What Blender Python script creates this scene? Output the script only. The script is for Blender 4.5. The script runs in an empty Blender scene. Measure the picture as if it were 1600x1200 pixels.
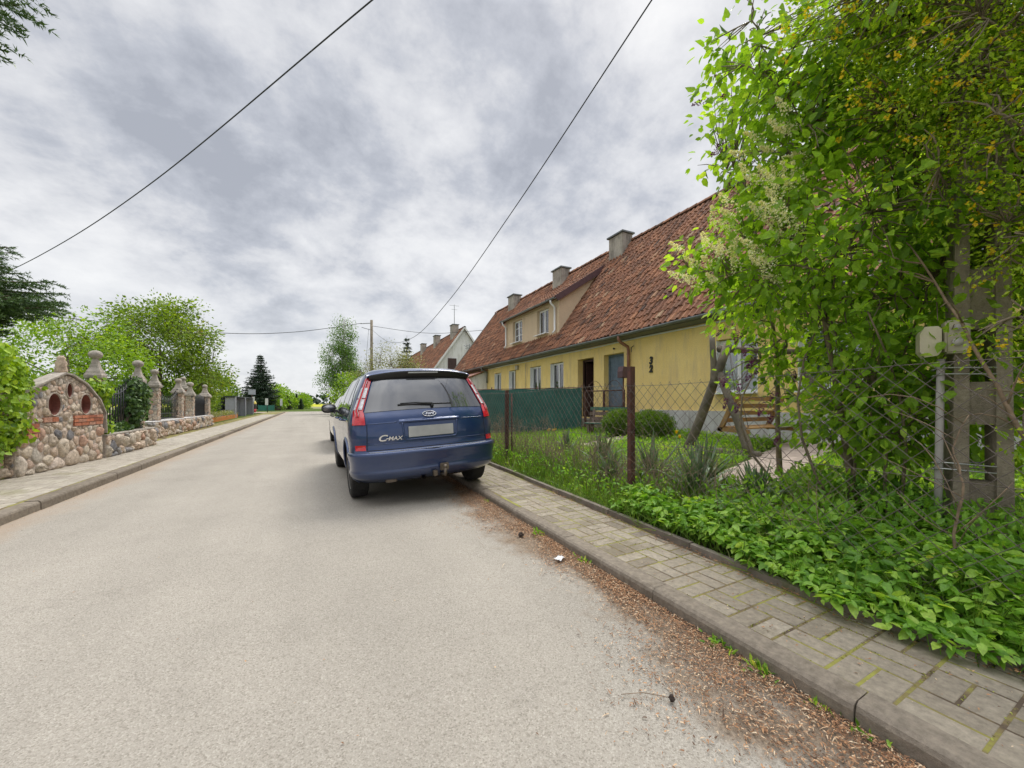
import bpy, bmesh, math, random
import numpy as np
from mathutils import Vector, Matrix
R = math.radians
C = bpy.data.collections.new("scene"); bpy.context.scene.collection.children.link(C)
SC = bpy.context.scene

# ------------------------------------------------------------------ camera
cd = bpy.data.cameras.new("camera"); cam = bpy.data.objects.new("camera", cd); C.objects.link(cam)
cd.sensor_width = 36; cd.lens = 13.5; cd.shift_y = 0.01875; cd.clip_start = 0.05; cd.clip_end = 3000
cam.location = (0, 0, 1.22); cam.rotation_euler = (R(90), 0, R(-27.9)); SC.camera = cam

# ------------------------------------------------------------------ sky, sun, exposure
SUN_EL, SUN_AZ = R(58), R(48)          # azimuth from +Y towards +X
W = bpy.data.worlds.new("World"); SC.world = W; W.use_nodes = True
wn, wl = W.node_tree.nodes, W.node_tree.links
wn.clear()
def N(nt, t, **kw):
    n = nt.new(t)
    for k, v in kw.items():
        if isinstance(k, str) and hasattr(n, k): setattr(n, k, v)
    return n
def setin(n, **kw):
    for k, v in kw.items():
        n.inputs[k.replace('_', ' ')].default_value = v
def ramp(nt, stops, interp='LINEAR'):
    r = nt.new('ShaderNodeValToRGB'); r.color_ramp.interpolation = interp
    el = r.color_ramp.elements
    while len(el) < len(stops): el.new(0.5)
    for e, (p, c) in zip(el, stops):
        e.position = p; e.color = (c[0], c[1], c[2], 1) if hasattr(c, '__len__') else (c, c, c, 1)
    return r
def mathn(nt, links, op, a, b=None, c=None, clamp=False):
    m = nt.new('ShaderNodeMath'); m.operation = op; m.use_clamp = clamp
    for i, x in enumerate((a, b, c)):
        if x is None: continue
        if isinstance(x, (int, float)): m.inputs[i].default_value = x
        else: links.new(x, m.inputs[i])
    return m.outputs[0]
def mixc(nt, links, fac, a, b, mode='MIX'):
    m = nt.new('ShaderNodeMix'); m.data_type = 'RGBA'; m.blend_type = mode
    for i, x in ((0, fac), (6, a), (7, b)):
        if isinstance(x, (int, float)): m.inputs[i].default_value = x
        elif isinstance(x, tuple): m.inputs[i].default_value = (*x[:3], 1)
        else: links.new(x, m.inputs[i])
    return m.outputs[2]
tc = wn.new('ShaderNodeTexCoord'); sp = wn.new('ShaderNodeSeparateXYZ'); wl.new(tc.outputs['Generated'], sp.inputs[0])
zz = mathn(wn, wl, 'MAXIMUM', sp.outputs[2], 0.0)
den = mathn(wn, wl, 'ADD', zz, 0.42)
cu = mathn(wn, wl, 'DIVIDE', sp.outputs[0], den); cv = mathn(wn, wl, 'DIVIDE', sp.outputs[1], den)
cb = wn.new('ShaderNodeCombineXYZ'); wl.new(cu, cb.inputs[0]); wl.new(cv, cb.inputs[1]); cb.inputs[2].default_value = 3.7
n1 = wn.new('ShaderNodeTexNoise'); setin(n1, Scale=3.7, Detail=14.0, Roughness=0.61, Distortion=0.1); wl.new(cb.outputs[0], n1.inputs['Vector'])
n2 = wn.new('ShaderNodeTexNoise'); setin(n2, Scale=1.7, Detail=4.0, Roughness=0.5, Distortion=0.1); wl.new(cb.outputs[0], n2.inputs['Vector'])
cm = mathn(wn, wl, 'ADD', mathn(wn, wl, 'MULTIPLY', n1.outputs[0], 0.74), mathn(wn, wl, 'MULTIPLY', n2.outputs[0], 0.32))
cr = ramp(wn, [(0.39, (0.39, 0.41, 0.46)), (0.46, (0.50, 0.52, 0.57)), (0.52, (0.64, 0.65, 0.68)), (0.60, (0.77, 0.775, 0.79)), (0.70, (0.87, 0.87, 0.87))])
wl.new(cm, cr.inputs[0])
hz = ramp(wn, [(0.0, 1.0), (0.06, 0.85), (0.30, 0.0)]); wl.new(zz, hz.inputs[0])
cl = mixc(wn, wl, mathn(wn, wl, 'MULTIPLY', hz.outputs[0], 0.62), cr.outputs[0], (0.80, 0.815, 0.835))
zb = ramp(wn, [(0.0, 0.0), (0.72, 0.0), (0.95, 1.0)]); wl.new(zz, zb.inputs[0])     # overcast zenith, boosted above the view as added ambient light
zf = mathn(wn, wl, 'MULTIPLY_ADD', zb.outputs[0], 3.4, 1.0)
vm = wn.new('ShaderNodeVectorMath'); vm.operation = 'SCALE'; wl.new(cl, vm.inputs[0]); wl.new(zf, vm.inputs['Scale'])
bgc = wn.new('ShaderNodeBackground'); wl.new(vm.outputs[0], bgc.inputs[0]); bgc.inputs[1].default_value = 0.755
sk = wn.new('ShaderNodeTexSky'); sk.sky_type = 'NISHITA'; sk.sun_disc = False; sk.sun_elevation = SUN_EL; sk.sun_rotation = SUN_AZ
bgs = wn.new('ShaderNodeBackground'); wl.new(sk.outputs[0], bgs.inputs[0]); bgs.inputs[1].default_value = 0.07
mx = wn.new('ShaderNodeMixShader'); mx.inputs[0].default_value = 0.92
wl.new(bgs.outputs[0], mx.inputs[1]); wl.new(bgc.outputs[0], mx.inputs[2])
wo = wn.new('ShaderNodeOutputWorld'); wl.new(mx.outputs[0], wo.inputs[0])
sd = bpy.data.lights.new("sun", 'SUN'); sd.energy = 1.5; sd.angle = R(22); sd.color = (1, 0.955, 0.88)
so = bpy.data.objects.new("sun", sd); C.objects.link(so)
sv = Vector((math.sin(SUN_AZ) * math.cos(SUN_EL), math.cos(SUN_AZ) * math.cos(SUN_EL), math.sin(SUN_EL)))
so.rotation_euler = (-sv).to_track_quat('-Z', 'Y').to_euler(); so.location = (0, 0, 30)
SC.view_settings.view_transform = 'Standard'; SC.view_settings.look = 'None'
SC.view_settings.exposure = 0.60; SC.view_settings.gamma = 1
SC.cycles.max_bounces = 8; SC.cycles.transparent_max_bounces = 16; SC.cycles.use_denoising = True

# ------------------------------------------------------------------ materials
MATS = {}
def newmat(name):
    m = bpy.data.materials.new(name); m.use_nodes = True; nt = m.node_tree
    b = nt.nodes['Principled BSDF']; MATS[name] = m
    return m, nt.nodes, nt.links, b
def mat(name, col, rough=0.7, metal=0.0, var=0.15, scale=6.0, bump=0.0, bscale=40.0, col2=None, coat=0.0, spec=0.5, detail=6.0):
    """plain painted / cast surface with a noise mottling and bump"""
    m, n, l, b = newmat(name)
    tcn = n.new('ShaderNodeTexCoord')
    no = n.new('ShaderNodeTexNoise'); setin(no, Scale=scale, Detail=detail, Roughness=0.6); l.new(tcn.outputs['Object'], no.inputs['Vector'])
    c2 = col2 if col2 else tuple(max(0, c * (1 - var)) for c in col); c1 = col if col2 else tuple(min(1, c * (1 + var)) for c in col)
    r = ramp(n, [(0.32, c2), (0.68, c1)]); l.new(no.outputs[0], r.inputs[0]); l.new(r.outputs[0], b.inputs['Base Color'])
    b.inputs['Roughness'].default_value = rough; b.inputs['Metallic'].default_value = metal
    b.inputs['Coat Weight'].default_value = coat; b.inputs['Coat Roughness'].default_value = 0.04
    b.inputs['Specular IOR Level'].default_value = spec
    if bump:
        nb = n.new('ShaderNodeTexNoise'); setin(nb, Scale=bscale, Detail=4.0, Roughness=0.6); l.new(tcn.outputs['Object'], nb.inputs['Vector'])
        bp = n.new('ShaderNodeBump'); bp.inputs['Strength'].default_value = bump; bp.inputs['Distance'].default_value = 0.02
        l.new(nb.outputs[0], bp.inputs['Height']); l.new(bp.outputs[0], b.inputs['Normal'])
    return m
def attr_mat(name, stops, rough=0.8, bump=0.4, bscale=30.0, mott=0.25, mscale=14.0, moss=None, spec=0.3, bdist=0.02):
    """colour picked per stone / tile / block from the mesh attribute rnd, mottled by noise"""
    m, n, l, b = newmat(name)
    a = n.new('ShaderNodeAttribute'); a.attribute_name = 'rnd'
    r = ramp(n, stops); l.new(a.outputs['Fac'], r.inputs[0])
    tcn = n.new('ShaderNodeTexCoord')
    no = n.new('ShaderNodeTexNoise'); setin(no, Scale=mscale, Detail=7.0, Roughness=0.7); l.new(tcn.outputs['Object'], no.inputs['Vector'])
    g = ramp(n, [(0.3, 1 - mott), (0.7, 1 + mott)]); l.new(no.outputs[0], g.inputs[0])
    c = mixc(n, l, 1.0, r.outputs[0], g.outputs[0], 'MULTIPLY')
    if moss:
        n3 = n.new('ShaderNodeTexNoise'); setin(n3, Scale=moss[1], Detail=6.0, Roughness=0.7); l.new(tcn.outputs['Object'], n3.inputs['Vector'])
        f = ramp(n, [(moss[2], 0.0), (moss[2] + 0.09, moss[3])]); l.new(n3.outputs[0], f.inputs[0])
        c = mixc(n, l, f.outputs[0], c, moss[0])
    l.new(c, b.inputs['Base Color']); b.inputs['Roughness'].default_value = rough; b.inputs['Specular IOR Level'].default_value = spec
    nb = n.new('ShaderNodeTexNoise'); setin(nb, Scale=bscale, Detail=5.0, Roughness=0.65); l.new(tcn.outputs['Object'], nb.inputs['Vector'])
    bp = n.new('ShaderNodeBump'); bp.inputs['Strength'].default_value = bump; bp.inputs['Distance'].default_value = bdist
    l.new(nb.outputs[0], bp.inputs['Height']); l.new(bp.outputs[0], b.inputs['Normal'])
    return m
def leaf_mat(name, stops, trans=0.35, rough=0.45, spec=0.35):
    m, n, l, b = newmat(name)
    a = n.new('ShaderNodeAttribute'); a.attribute_name = 'rnd'
    r0 = ramp(n, stops); l.new(a.outputs['Fac'], r0.inputs[0])
    tcn = n.new('ShaderNodeTexCoord'); no = n.new('ShaderNodeTexNoise'); setin(no, Scale=55.0, Detail=4.0, Roughness=0.65); l.new(tcn.outputs['Object'], no.inputs['Vector'])
    g = ramp(n, [(0.3, 0.72), (0.7, 1.25)]); l.new(no.outputs[0], g.inputs[0])
    class _o: pass
    r = _o(); r.outputs = [mixc(n, l, 1.0, r0.outputs[0], g.outputs[0], 'MULTIPLY')]; l.new(r.outputs[0], b.inputs['Base Color'])
    b.inputs['Roughness'].default_value = rough; b.inputs['Specular IOR Level'].default_value = spec
    t = n.new('ShaderNodeBsdfTranslucent')
    tcol = mixc(n, l, 1.0, r.outputs[0], (1.5, 1.45, 0.55), 'MULTIPLY'); l.new(tcol, t.inputs[0])
    mxs = n.new('ShaderNodeMixShader'); mxs.inputs[0].default_value = trans
    l.new(b.outputs[0], mxs.inputs[1]); l.new(t.outputs[0], mxs.inputs[2]); l.new(mxs.outputs[0], n['Material Output'].inputs[0])
    return m

# road: worn pale aggregate asphalt, brown grit stain beside the kerbs
def road_mat():
    m, n, l, b = newmat('road_surface')
    g = n.new('ShaderNodeNewGeometry'); P = g.outputs['Position']
    s = n.new('ShaderNodeSeparateXYZ'); l.new(P, s.inputs[0])
    v = n.new('ShaderNodeTexVoronoi'); setin(v, Scale=165.0); l.new(P, v.inputs['Vector'])
    vr = ramp(n, [(0.0, (0.25, 0.226, 0.193)), (0.25, (0.335, 0.309, 0.270)), (0.8, (0.365, 0.338, 0.297)), (1.0, (0.43, 0.40, 0.355))])
    sc = n.new('ShaderNodeSeparateColor'); l.new(v.outputs['Color'], sc.inputs[0]); l.new(sc.outputs[0], vr.inputs[0])
    f = n.new('ShaderNodeTexNoise'); setin(f, Scale=260.0, Detail=3.0, Roughness=0.7); l.new(P, f.inputs['Vector'])
    fr = ramp(n, [(0.3, 0.80), (0.72, 1.15)]); l.new(f.outputs[0], fr.inputs[0])
    c = mixc(n, l, 1.0, vr.outputs[0], fr.outputs[0], 'MULTIPLY')
    lo = n.new('ShaderNodeTexNoise'); setin(lo, Scale=0.9, Detail=6.0, Roughness=0.62); l.new(P, lo.inputs['Vector'])
    lr = ramp(n, [(0.3, 0.91), (0.7, 1.06)]); l.new(lo.outputs[0], lr.inputs[0])
    c = mixc(n, l, 1.0, c, lr.outputs[0], 'MULTIPLY')
    c = mixc(n, l, 1.0, c, (1.0, 0.99, 0.965), 'MULTIPLY'); mpt = n.new('ShaderNodeMapping'); mpt.inputs['Scale'].default_value = (1.5, 0.07, 1); l.new(P, mpt.inputs[0])
    tr = n.new('ShaderNodeTexNoise'); setin(tr, Scale=1.0, Detail=3.0, Roughness=0.5); l.new(mpt.outputs[0], tr.inputs['Vector'])
    trr = ramp(n, [(0.35, 0.94), (0.62, 1.04)]); l.new(tr.outputs[0], trr.inputs[0]); c = mixc(n, l, 1.0, c, trr.outputs[0], 'MULTIPLY')
    ck = n.new('ShaderNodeTexVoronoi'); ck.feature = 'DISTANCE_TO_EDGE'; setin(ck, Scale=0.42)
    wpn = n.new('ShaderNodeTexNoise'); setin(wpn, Scale=2.2, Detail=6.0, Roughness=0.7); l.new(P, wpn.inputs['Vector'])
    wv_ = n.new('ShaderNodeVectorMath'); wv_.operation = 'MULTIPLY_ADD'; l.new(wpn.outputs['Color'], wv_.inputs[0]); wv_.inputs[1].default_value = (.7, .7, 0); l.new(P, wv_.inputs[2]); l.new(wv_.outputs[0], ck.inputs['Vector'])
    ckr = ramp(n, [(0.0, 0.80), (0.0035, 1.0)]); l.new(ck.outputs['Distance'], ckr.inputs[0]); c = mixc(n, l, 0.55, c, mixc(n, l, 1.0, c, ckr.outputs[0], 'MULTIPLY'))
    # dirt margin: distance from right kerb (x=1.93), wider near the viewer, ragged
    w1 = n.new('ShaderNodeTexNoise'); setin(w1, Scale=1.6, Detail=7.0, Roughness=0.68); l.new(P, w1.inputs['Vector'])
    d = mathn(n, l, 'SUBTRACT', mathn(n, l, 'MULTIPLY_ADD', s.outputs[1], 0.04, 1.80), s.outputs[0])
    wd = mathn(n, l, 'MULTIPLY_ADD', w1.outputs[0], 1.35, -0.32)
    fall = n.new('ShaderNodeMapRange'); l.new(s.outputs[1], fall.inputs[0]); setin(fall, From_Min=3.5, From_Max=7.5, To_Min=1.0, To_Max=0.35)
    wd = mathn(n, l, 'MULTIPLY', wd, fall.outputs[0])
    e = mathn(n, l, 'SUBTRACT', wd, d)
    er = n.new('ShaderNodeMapRange'); l.new(e, er.inputs[0]); setin(er, From_Min=-0.10, From_Max=0.14, To_Min=0.0, To_Max=0.85)
    dn = n.new('ShaderNodeTexNoise'); setin(dn, Scale=60.0, Detail=5.0, Roughness=0.75); l.new(P, dn.inputs['Vector'])
    dr = ramp(n, [(0.3, (0.085, 0.062, 0.043)), (0.5, (0.20, 0.145, 0.098)), (0.7, (0.34, 0.26, 0.18))]); l.new(dn.outputs[0], dr.inputs[0])
    c = mixc(n, l, er.outputs[0], c, dr.outputs[0])
    d2 = mathn(n, l, 'ADD', s.outputs[0], 2.72)
    e2 = mathn(n, l, 'SUBTRACT', mathn(n, l, 'MULTIPLY_ADD', w1.outputs[0], 0.9, -0.22), d2)
    er2 = n.new('ShaderNodeMapRange'); l.new(e2, er2.inputs[0]); setin(er2, From_Min=-0.15, From_Max=0.2, To_Min=0.0, To_Max=0.6)
    c = mixc(n, l, er2.outputs[0], c, (0.36, 0.27, 0.19))
    l.new(c, b.inputs['Base Color']); b.inputs['Roughness'].default_value = 0.9; b.inputs['Specular IOR Level'].default_value = 0.2
    bp = n.new('ShaderNodeBump'); bp.inputs['Strength'].default_value = 0.5; bp.inputs['Distance'].default_value = 0.006
    hsum = mathn(n, l, 'ADD', v.outputs['Distance'], mathn(n, l, 'MULTIPLY', f.outputs[0], 0.6))
    l.new(hsum, bp.inputs['Height']); l.new(bp.outputs[0], b.inputs['Normal'])
    return m
def ground_mat():
    m, n, l, b = newmat('grass_ground')
    g = n.new('ShaderNodeNewGeometry'); P = g.outputs['Position']
    s = n.new('ShaderNodeSeparateXYZ'); l.new(P, s.inputs[0])
    a = n.new('ShaderNodeTexNoise'); setin(a, Scale=1.3, Detail=8.0, Roughness=0.7); l.new(P, a.inputs['Vector'])
    r = ramp(n, [(0.34, (0.10, 0.075, 0.045)), (0.46, (0.07, 0.10, 0.02)), (0.62, (0.11, 0.18, 0.03)), (0.75, (0.17, 0.25, 0.04))]); l.new(a.outputs[0], r.inputs[0])
    f = n.new('ShaderNodeTexNoise'); setin(f, Scale=70.0, Detail=4.0, Roughness=0.7); l.new(P, f.inputs['Vector'])
    fr = ramp(n, [(0.3, 0.55), (0.7, 1.35)]); l.new(f.outputs[0], fr.inputs[0])
    c = mixc(n, l, 1.0, r.outputs[0], fr.outputs[0], 'MULTIPLY')
    # rape field far away
    y = n.new('ShaderNodeMapRange'); l.new(s.outputs[1], y.inputs[0]); setin(y, From_Min=150.0, From_Max=153.0)
    y2 = n.new('ShaderNodeMapRange'); l.new(s.outputs[1], y2.inputs[0]); setin(y2, From_Min=95.0, From_Max=98.0)
    c = mixc(n, l, y2.outputs[0], c, (0.24, 0.24, 0.13)); c = mixc(n, l, y.outputs[0], c, (0.42, 0.42, 0.04))
    l.new(c, b.inputs['Base Color']); b.inputs['Roughness'].default_value = 0.95; b.inputs['Specular IOR Level'].default_value = 0.1
    bp = n.new('ShaderNodeBump'); bp.inputs['Strength'].default_value = 0.6; bp.inputs['Distance'].default_value = 0.03
    l.new(f.outputs[0], bp.inputs['Height']); l.new(bp.outputs[0], b.inputs['Normal'])
    return m
def joint_mat():
    m, n, l, b = newmat('mossy_joint')
    g = n.new('ShaderNodeNewGeometry'); P = g.outputs['Position']
    a = n.new('ShaderNodeTexNoise'); setin(a, Scale=3.2, Detail=7.0, Roughness=0.7); l.new(P, a.inputs['Vector'])
    r = ramp(n, [(0.38, (0.085, 0.06, 0.04)), (0.45, (0.16, 0.12, 0.06)), (0.53, (0.22, 0.20, 0.05)), (0.66, (0.30, 0.31, 0.06))]); l.new(a.outputs[0], r.inputs[0])
    l.new(r.outputs[0], b.inputs['Base Color']); b.inputs['Roughness'].default_value = 1
    return m
def stucco_mat(name, c1, c2, stain, bumps=0.35, sscale=1.1, damp=True):
    m, n, l, b = newmat(name)
    tcn = n.new('ShaderNodeTexCoord'); P = tcn.outputs['Object']
    a = n.new('ShaderNodeTexNoise'); setin(a, Scale=sscale, Detail=9.0, Roughness=0.65); l.new(P, a.inputs['Vector'])
    r = ramp(n, [(0.35, c2), (0.65, c1)]); l.new(a.outputs[0], r.inputs[0])
    mp = n.new('ShaderNodeMapping'); mp.inputs['Scale'].default_value = (3, 3, 0.5); l.new(P, mp.inputs[0])
    st = n.new('ShaderNodeTexNoise'); setin(st, Scale=1.6, Detail=8.0, Roughness=0.7); l.new(mp.outputs[0], st.inputs['Vector'])
    sr = ramp(n, [(0.49, 0.0), (0.72, 0.8)]); l.new(st.outputs[0], sr.inputs[0])
    c = mixc(n, l, sr.outputs[0], r.outputs[0], stain)
    f = n.new('ShaderNodeTexNoise'); setin(f, Scale=38.0, Detail=5.0, Roughness=0.7); l.new(P, f.inputs['Vector'])
    fr = ramp(n, [(0.3, 0.86), (0.7, 1.1)]); l.new(f.outputs[0], fr.inputs[0])
    c = mixc(n, l, 1.0, c, fr.outputs[0], 'MULTIPLY')
    l.new(c, b.inputs['Base Color']); b.inputs['Roughness'].default_value = 0.92; b.inputs['Specular IOR Level'].default_value = 0.2
    bp = n.new('ShaderNodeBump'); bp.inputs['Strength'].default_value = bumps; bp.inputs['Distance'].default_value = 0.02
    l.new(f.outputs[0], bp.inputs['Height']); l.new(bp.outputs[0], b.inputs['Normal'])
    return m
road_mat(); ground_mat(); joint_mat()
stucco_mat('yellow_stucco', (0.95, 0.725, 0.30), (0.87, 0.64, 0.24), (0.64, 0.48, 0.27))
stucco_mat('beige_stucco', (0.68, 0.53, 0.37), (0.62, 0.48, 0.33), (0.55, 0.43, 0.30), 0.15)
stucco_mat('white_stucco', (0.82, 0.81, 0.79), (0.73, 0.72, 0.70), (0.44, 0.42, 0.39), 0.2)
stucco_mat('plinth_paint', (0.68, 0.67, 0.66), (0.50, 0.48, 0.45), (0.25, 0.21, 0.18), 0.4, 1.8)
stucco_mat('chimney_render', (0.50, 0.455, 0.39), (0.30, 0.27, 0.235), (0.07, 0.065, 0.06), 0.5, 2.2)
stucco_mat('pole_concrete', (0.38, 0.325, 0.245), (0.22, 0.185, 0.14), (0.07, 0.065, 0.045), 0.9, 3.0)
attr_mat('roof_tile', [(0.0, (0.075, 0.045, 0.034)), (0.3, (0.175, 0.083, 0.05)), (0.65, (0.265, 0.118, 0.064)), (0.92, (0.36, 0.17, 0.09)), (1, (0.36, 0.24, 0.15))],
         bump=0.3, mott=0.35, mscale=9.0, moss=((0.16, 0.115, 0.07), 4.5, 0.54, 0.4))
attr_mat('paver', [(0.0, (0.19, 0.16, 0.12)), (0.45, (0.265, 0.228, 0.175)), (0.88, (0.315, 0.275, 0.215)), (0.98, (0.285, 0.225, 0.175)), (1, (0.20, 0.17, 0.135))],
         bump=0.7, bscale=140, mott=0.30, mscale=34, moss=((0.15, 0.125, 0.08), 2.4, 0.55, 0.6), bdist=0.004)
attr_mat('paver_pale', [(0.0, (0.30, 0.265, 0.22)), (0.5, (0.38, 0.34, 0.28)), (1, (0.44, 0.40, 0.33))], bump=0.4, bscale=100, mott=0.2, mscale=10,
         moss=((0.22, 0.21, 0.10), 2.0, 0.56, 0.5), bdist=0.004)
attr_mat('kerb_concrete', [(0, (0.165, 0.137, 0.105)), (1, (0.225, 0.19, 0.148))], bump=1.0, bscale=150, mott=0.34, mscale=26, moss=((0.13, 0.105, 0.075), 3.0, 0.56, 0.6), bdist=0.004)
attr_mat('edging_concrete', [(0, (0.15, 0.125, 0.10)), (1, (0.22, 0.19, 0.155))], bump=0.6, bscale=120, mott=0.3, mscale=8, moss=((0.10, 0.11, 0.035), 3.2, 0.52, 0.6), bdist=0.004)
attr_mat('fieldstone', [(0.0, (0.15, 0.15, 0.16)), (0.08, (0.27, 0.26, 0.26)), (0.2, (0.48, 0.43, 0.35)), (0.45, (0.52, 0.39, 0.29)), (0.7, (0.55, 0.48, 0.38)), (0.84, (0.46, 0.29, 0.21)), (1, (0.60, 0.55, 0.47))],
         bump=0.9, bscale=28, mott=0.45, mscale=18, bdist=0.02, moss=((0.20, 0.18, 0.10), 4.0, 0.58, 0.6))
attr_mat('red_brick', [(0, (0.33, 0.12, 0.07)), (0.6, (0.46, 0.17, 0.09)), (1, (0.44, 0.26, 0.19))], bump=0.6, bscale=60, mott=0.3, mscale=18)
mat('mortar', (0.42, 0.36, 0.30), 0.95, var=0.3, scale=14, bump=0.8, bscale=50)
mat('cast_stone', (0.36, 0.32, 0.27), 0.9, var=0.35, scale=9, bump=0.6, bscale=60)
mat('clay_pipe', (0.17, 0.055, 0.035), 0.5, var=0.3, scale=9)
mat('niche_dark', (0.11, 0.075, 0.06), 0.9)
mat('niche_clay', (0.20, 0.07, 0.05), 0.7, var=0.3, scale=7)
mat('black_iron', (0.016, 0.017, 0.02), 0.45, var=0.2)
mat('gutter_zinc', (0.20, 0.215, 0.215), 0.5, metal=0.3, var=0.3, scale=3)
mat('downpipe_brown', (0.27, 0.125, 0.08), 0.5, var=0.3, scale=5)
mat('eave_board', (0.25, 0.215, 0.185), 0.85, scale=1.2, col2=(0.15, 0.165, 0.145), bump=0.4, bscale=30)
mat('barge_board', (0.095, 0.05, 0.055), 0.6, var=0.2)
mat('white_plastic', (0.78, 0.78, 0.78), 0.35, var=0.05)
mat('cream_plastic', (0.42, 0.38, 0.28), 0.5, var=0.2, scale=5)
mat('cream_plastic_light', (0.60, 0.54, 0.40), 0.5, var=0.12, scale=5)
mat('conduit_grey', (0.46, 0.42, 0.42), 0.45, var=0.1)
mat('steel_strap', (0.45, 0.45, 0.44), 0.35, metal=0.8, var=0.15)
mat('blue_door', (0.145, 0.20, 0.265), 0.6, var=0.22, scale=7)
mat('dark_wood', (0.055, 0.026, 0.022), 0.6, var=0.3, scale=8)
mat('weathered_timber', (0.20, 0.165, 0.12), 0.85, scale=5, col2=(0.10, 0.085, 0.065), bump=0.7, bscale=30)
mat('honey_timber', (0.40, 0.235, 0.085), 0.55, scale=7, col2=(0.24, 0.13, 0.045), bump=0.3, bscale=40)
mat('bench_green', (0.055, 0.14, 0.10), 0.7, var=0.3, scale=12)
mat('old_plank', (0.15, 0.105, 0.085), 0.85, var=0.35, scale=9)
mat('rusty_steel', (0.125, 0.05, 0.034), 0.8, scale=16, col2=(0.055, 0.028, 0.022), bump=0.5, bscale=60)
mat('mesh_wire', (0.13, 0.105, 0.09), 0.6, metal=0.2, var=0.3, scale=12)
mat('cable_black', (0.03, 0.034, 0.034), 0.6)
mat('screen_green', (0.028, 0.10, 0.085), 0.7, var=0.25, scale=2.5, bump=0.2, bscale=8)
mat('planter_orange', (0.50, 0.17, 0.03), 0.6, var=0.15)
mat('shelter_grey', (0.40, 0.41, 0.47), 0.5, var=0.08)
mat('shelter_dark', (0.035, 0.045, 0.06), 0.5)
mat('plastic_yellow', (0.62, 0.52, 0.10), 0.4, var=0.1)
mat('plastic_red', (0.42, 0.03, 0.045), 0.4, var=0.1)
mat('plastic_black', (0.02, 0.021, 0.024), 0.45, var=0.1)
mat('sign_white', (0.7, 0.7, 0.7), 0.5, var=0.05)
mat('teal_fence', (0.03, 0.17, 0.13), 0.6)
mat('soil', (0.115, 0.082, 0.055), 0.95, var=0.4, scale=8, bump=0.8, bscale=30)
mat('garden_paving', (0.36, 0.29, 0.24), 0.9, var=0.25, scale=6, bump=0.4, bscale=40)
mat('log_bark', (0.085, 0.06, 0.045), 0.9, var=0.4, scale=14, bump=0.9, bscale=30)
mat('bark', (0.14, 0.105, 0.075), 0.9, var=0.4, scale=12, bump=0.8, bscale=45)
mat('bark_lilac', (0.21, 0.165, 0.11), 0.85, var=0.35, scale=18, bump=0.6, bscale=60)
mat('bark_birch', (0.5, 0.48, 0.45), 0.8, scale=6, col2=(0.12, 0.11, 0.10))
mat('twig_brown', (0.22, 0.155, 0.10), 0.85, var=0.35, scale=20)
mat('paper_white', (0.72, 0.72, 0.72), 0.8, var=0.1)
mat('cone_brown', (0.045, 0.03, 0.022), 0.9, var=0.4, scale=60)
mat('letter_dark', (0.02, 0.02, 0.018), 0.6)
def car_paint(name, c, flake=0.0, rough=0.32):
    m, n, l, b = newmat(name)
    g = n.new('ShaderNodeTexCoord')
    no = n.new('ShaderNodeTexNoise'); setin(no, Scale=3.5, Detail=8.0, Roughness=0.7); l.new(g.outputs['Object'], no.inputs['Vector'])
    s = n.new('ShaderNodeSeparateXYZ'); l.new(g.outputs['Object'], s.inputs[0])
    dm = n.new('ShaderNodeMapRange'); l.new(s.outputs[2], dm.inputs[0]); setin(dm, From_Min=0.85, From_Max=0.25, To_Min=0.0, To_Max=0.16)   # road dust gathers low on the panels
    dd = mathn(n, l, 'MULTIPLY', dm.outputs[0], mathn(n, l, 'MULTIPLY_ADD', no.outputs[0], 2.2, -0.35), clamp=True)
    l.new(mixc(n, l, dd, c, (0.22, 0.20, 0.17)), b.inputs['Base Color'])
    b.inputs['Metallic'].default_value = 0.45 + flake; b.inputs['Roughness'].default_value = rough
    b.inputs['Coat Weight'].default_value = 1; b.inputs['Coat Roughness'].default_value = 0.035
    rr = ramp(n, [(0.3, 0.01), (0.8, 0.05)]); l.new(no.outputs[0], rr.inputs[0]); l.new(rr.outputs[0], b.inputs['Coat Roughness'])
    return m
car_paint('paint_blue', (0.010, 0.036, 0.125), -0.1); car_paint('paint_beige', (0.74, 0.71, 0.66), -0.4, 0.35)
def glass_mat(name, c=(0.012, 0.014, 0.017), rough=0.015):
    m, n, l, b = newmat(name)
    b.inputs['Base Color'].default_value = (*c, 1); b.inputs['Roughness'].default_value = rough; b.inputs['IOR'].default_value = 2.0
    no = n.new('ShaderNodeTexNoise'); setin(no, Scale=2.0, Detail=2.0); tcn = n.new('ShaderNodeTexCoord'); l.new(tcn.outputs['Object'], no.inputs['Vector'])
    bp = n.new('ShaderNodeBump'); bp.inputs['Strength'].default_value = 0.03; l.new(no.outputs[0], bp.inputs['Height']); l.new(bp.outputs[0], b.inputs['Normal'])
    return m
glass_mat('car_glass', (0.055, 0.058, 0.068)); glass_mat('window_glass', (0.03, 0.034, 0.036))
def clear_pane():
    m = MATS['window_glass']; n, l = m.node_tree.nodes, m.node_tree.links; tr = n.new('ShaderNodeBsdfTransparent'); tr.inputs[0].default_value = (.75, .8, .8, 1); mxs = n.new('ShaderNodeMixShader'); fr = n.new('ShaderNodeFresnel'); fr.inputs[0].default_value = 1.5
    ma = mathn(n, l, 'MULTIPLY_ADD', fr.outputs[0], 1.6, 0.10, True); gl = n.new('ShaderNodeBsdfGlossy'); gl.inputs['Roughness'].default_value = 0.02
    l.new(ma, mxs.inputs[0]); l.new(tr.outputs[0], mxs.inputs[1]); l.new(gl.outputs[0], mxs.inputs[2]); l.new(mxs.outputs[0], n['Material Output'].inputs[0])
clear_pane(); mat('curtain', (0.62, 0.61, 0.58), 0.9, var=0.15, scale=8); mat('room_dark', (0.05, 0.045, 0.04), 0.9)
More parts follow.
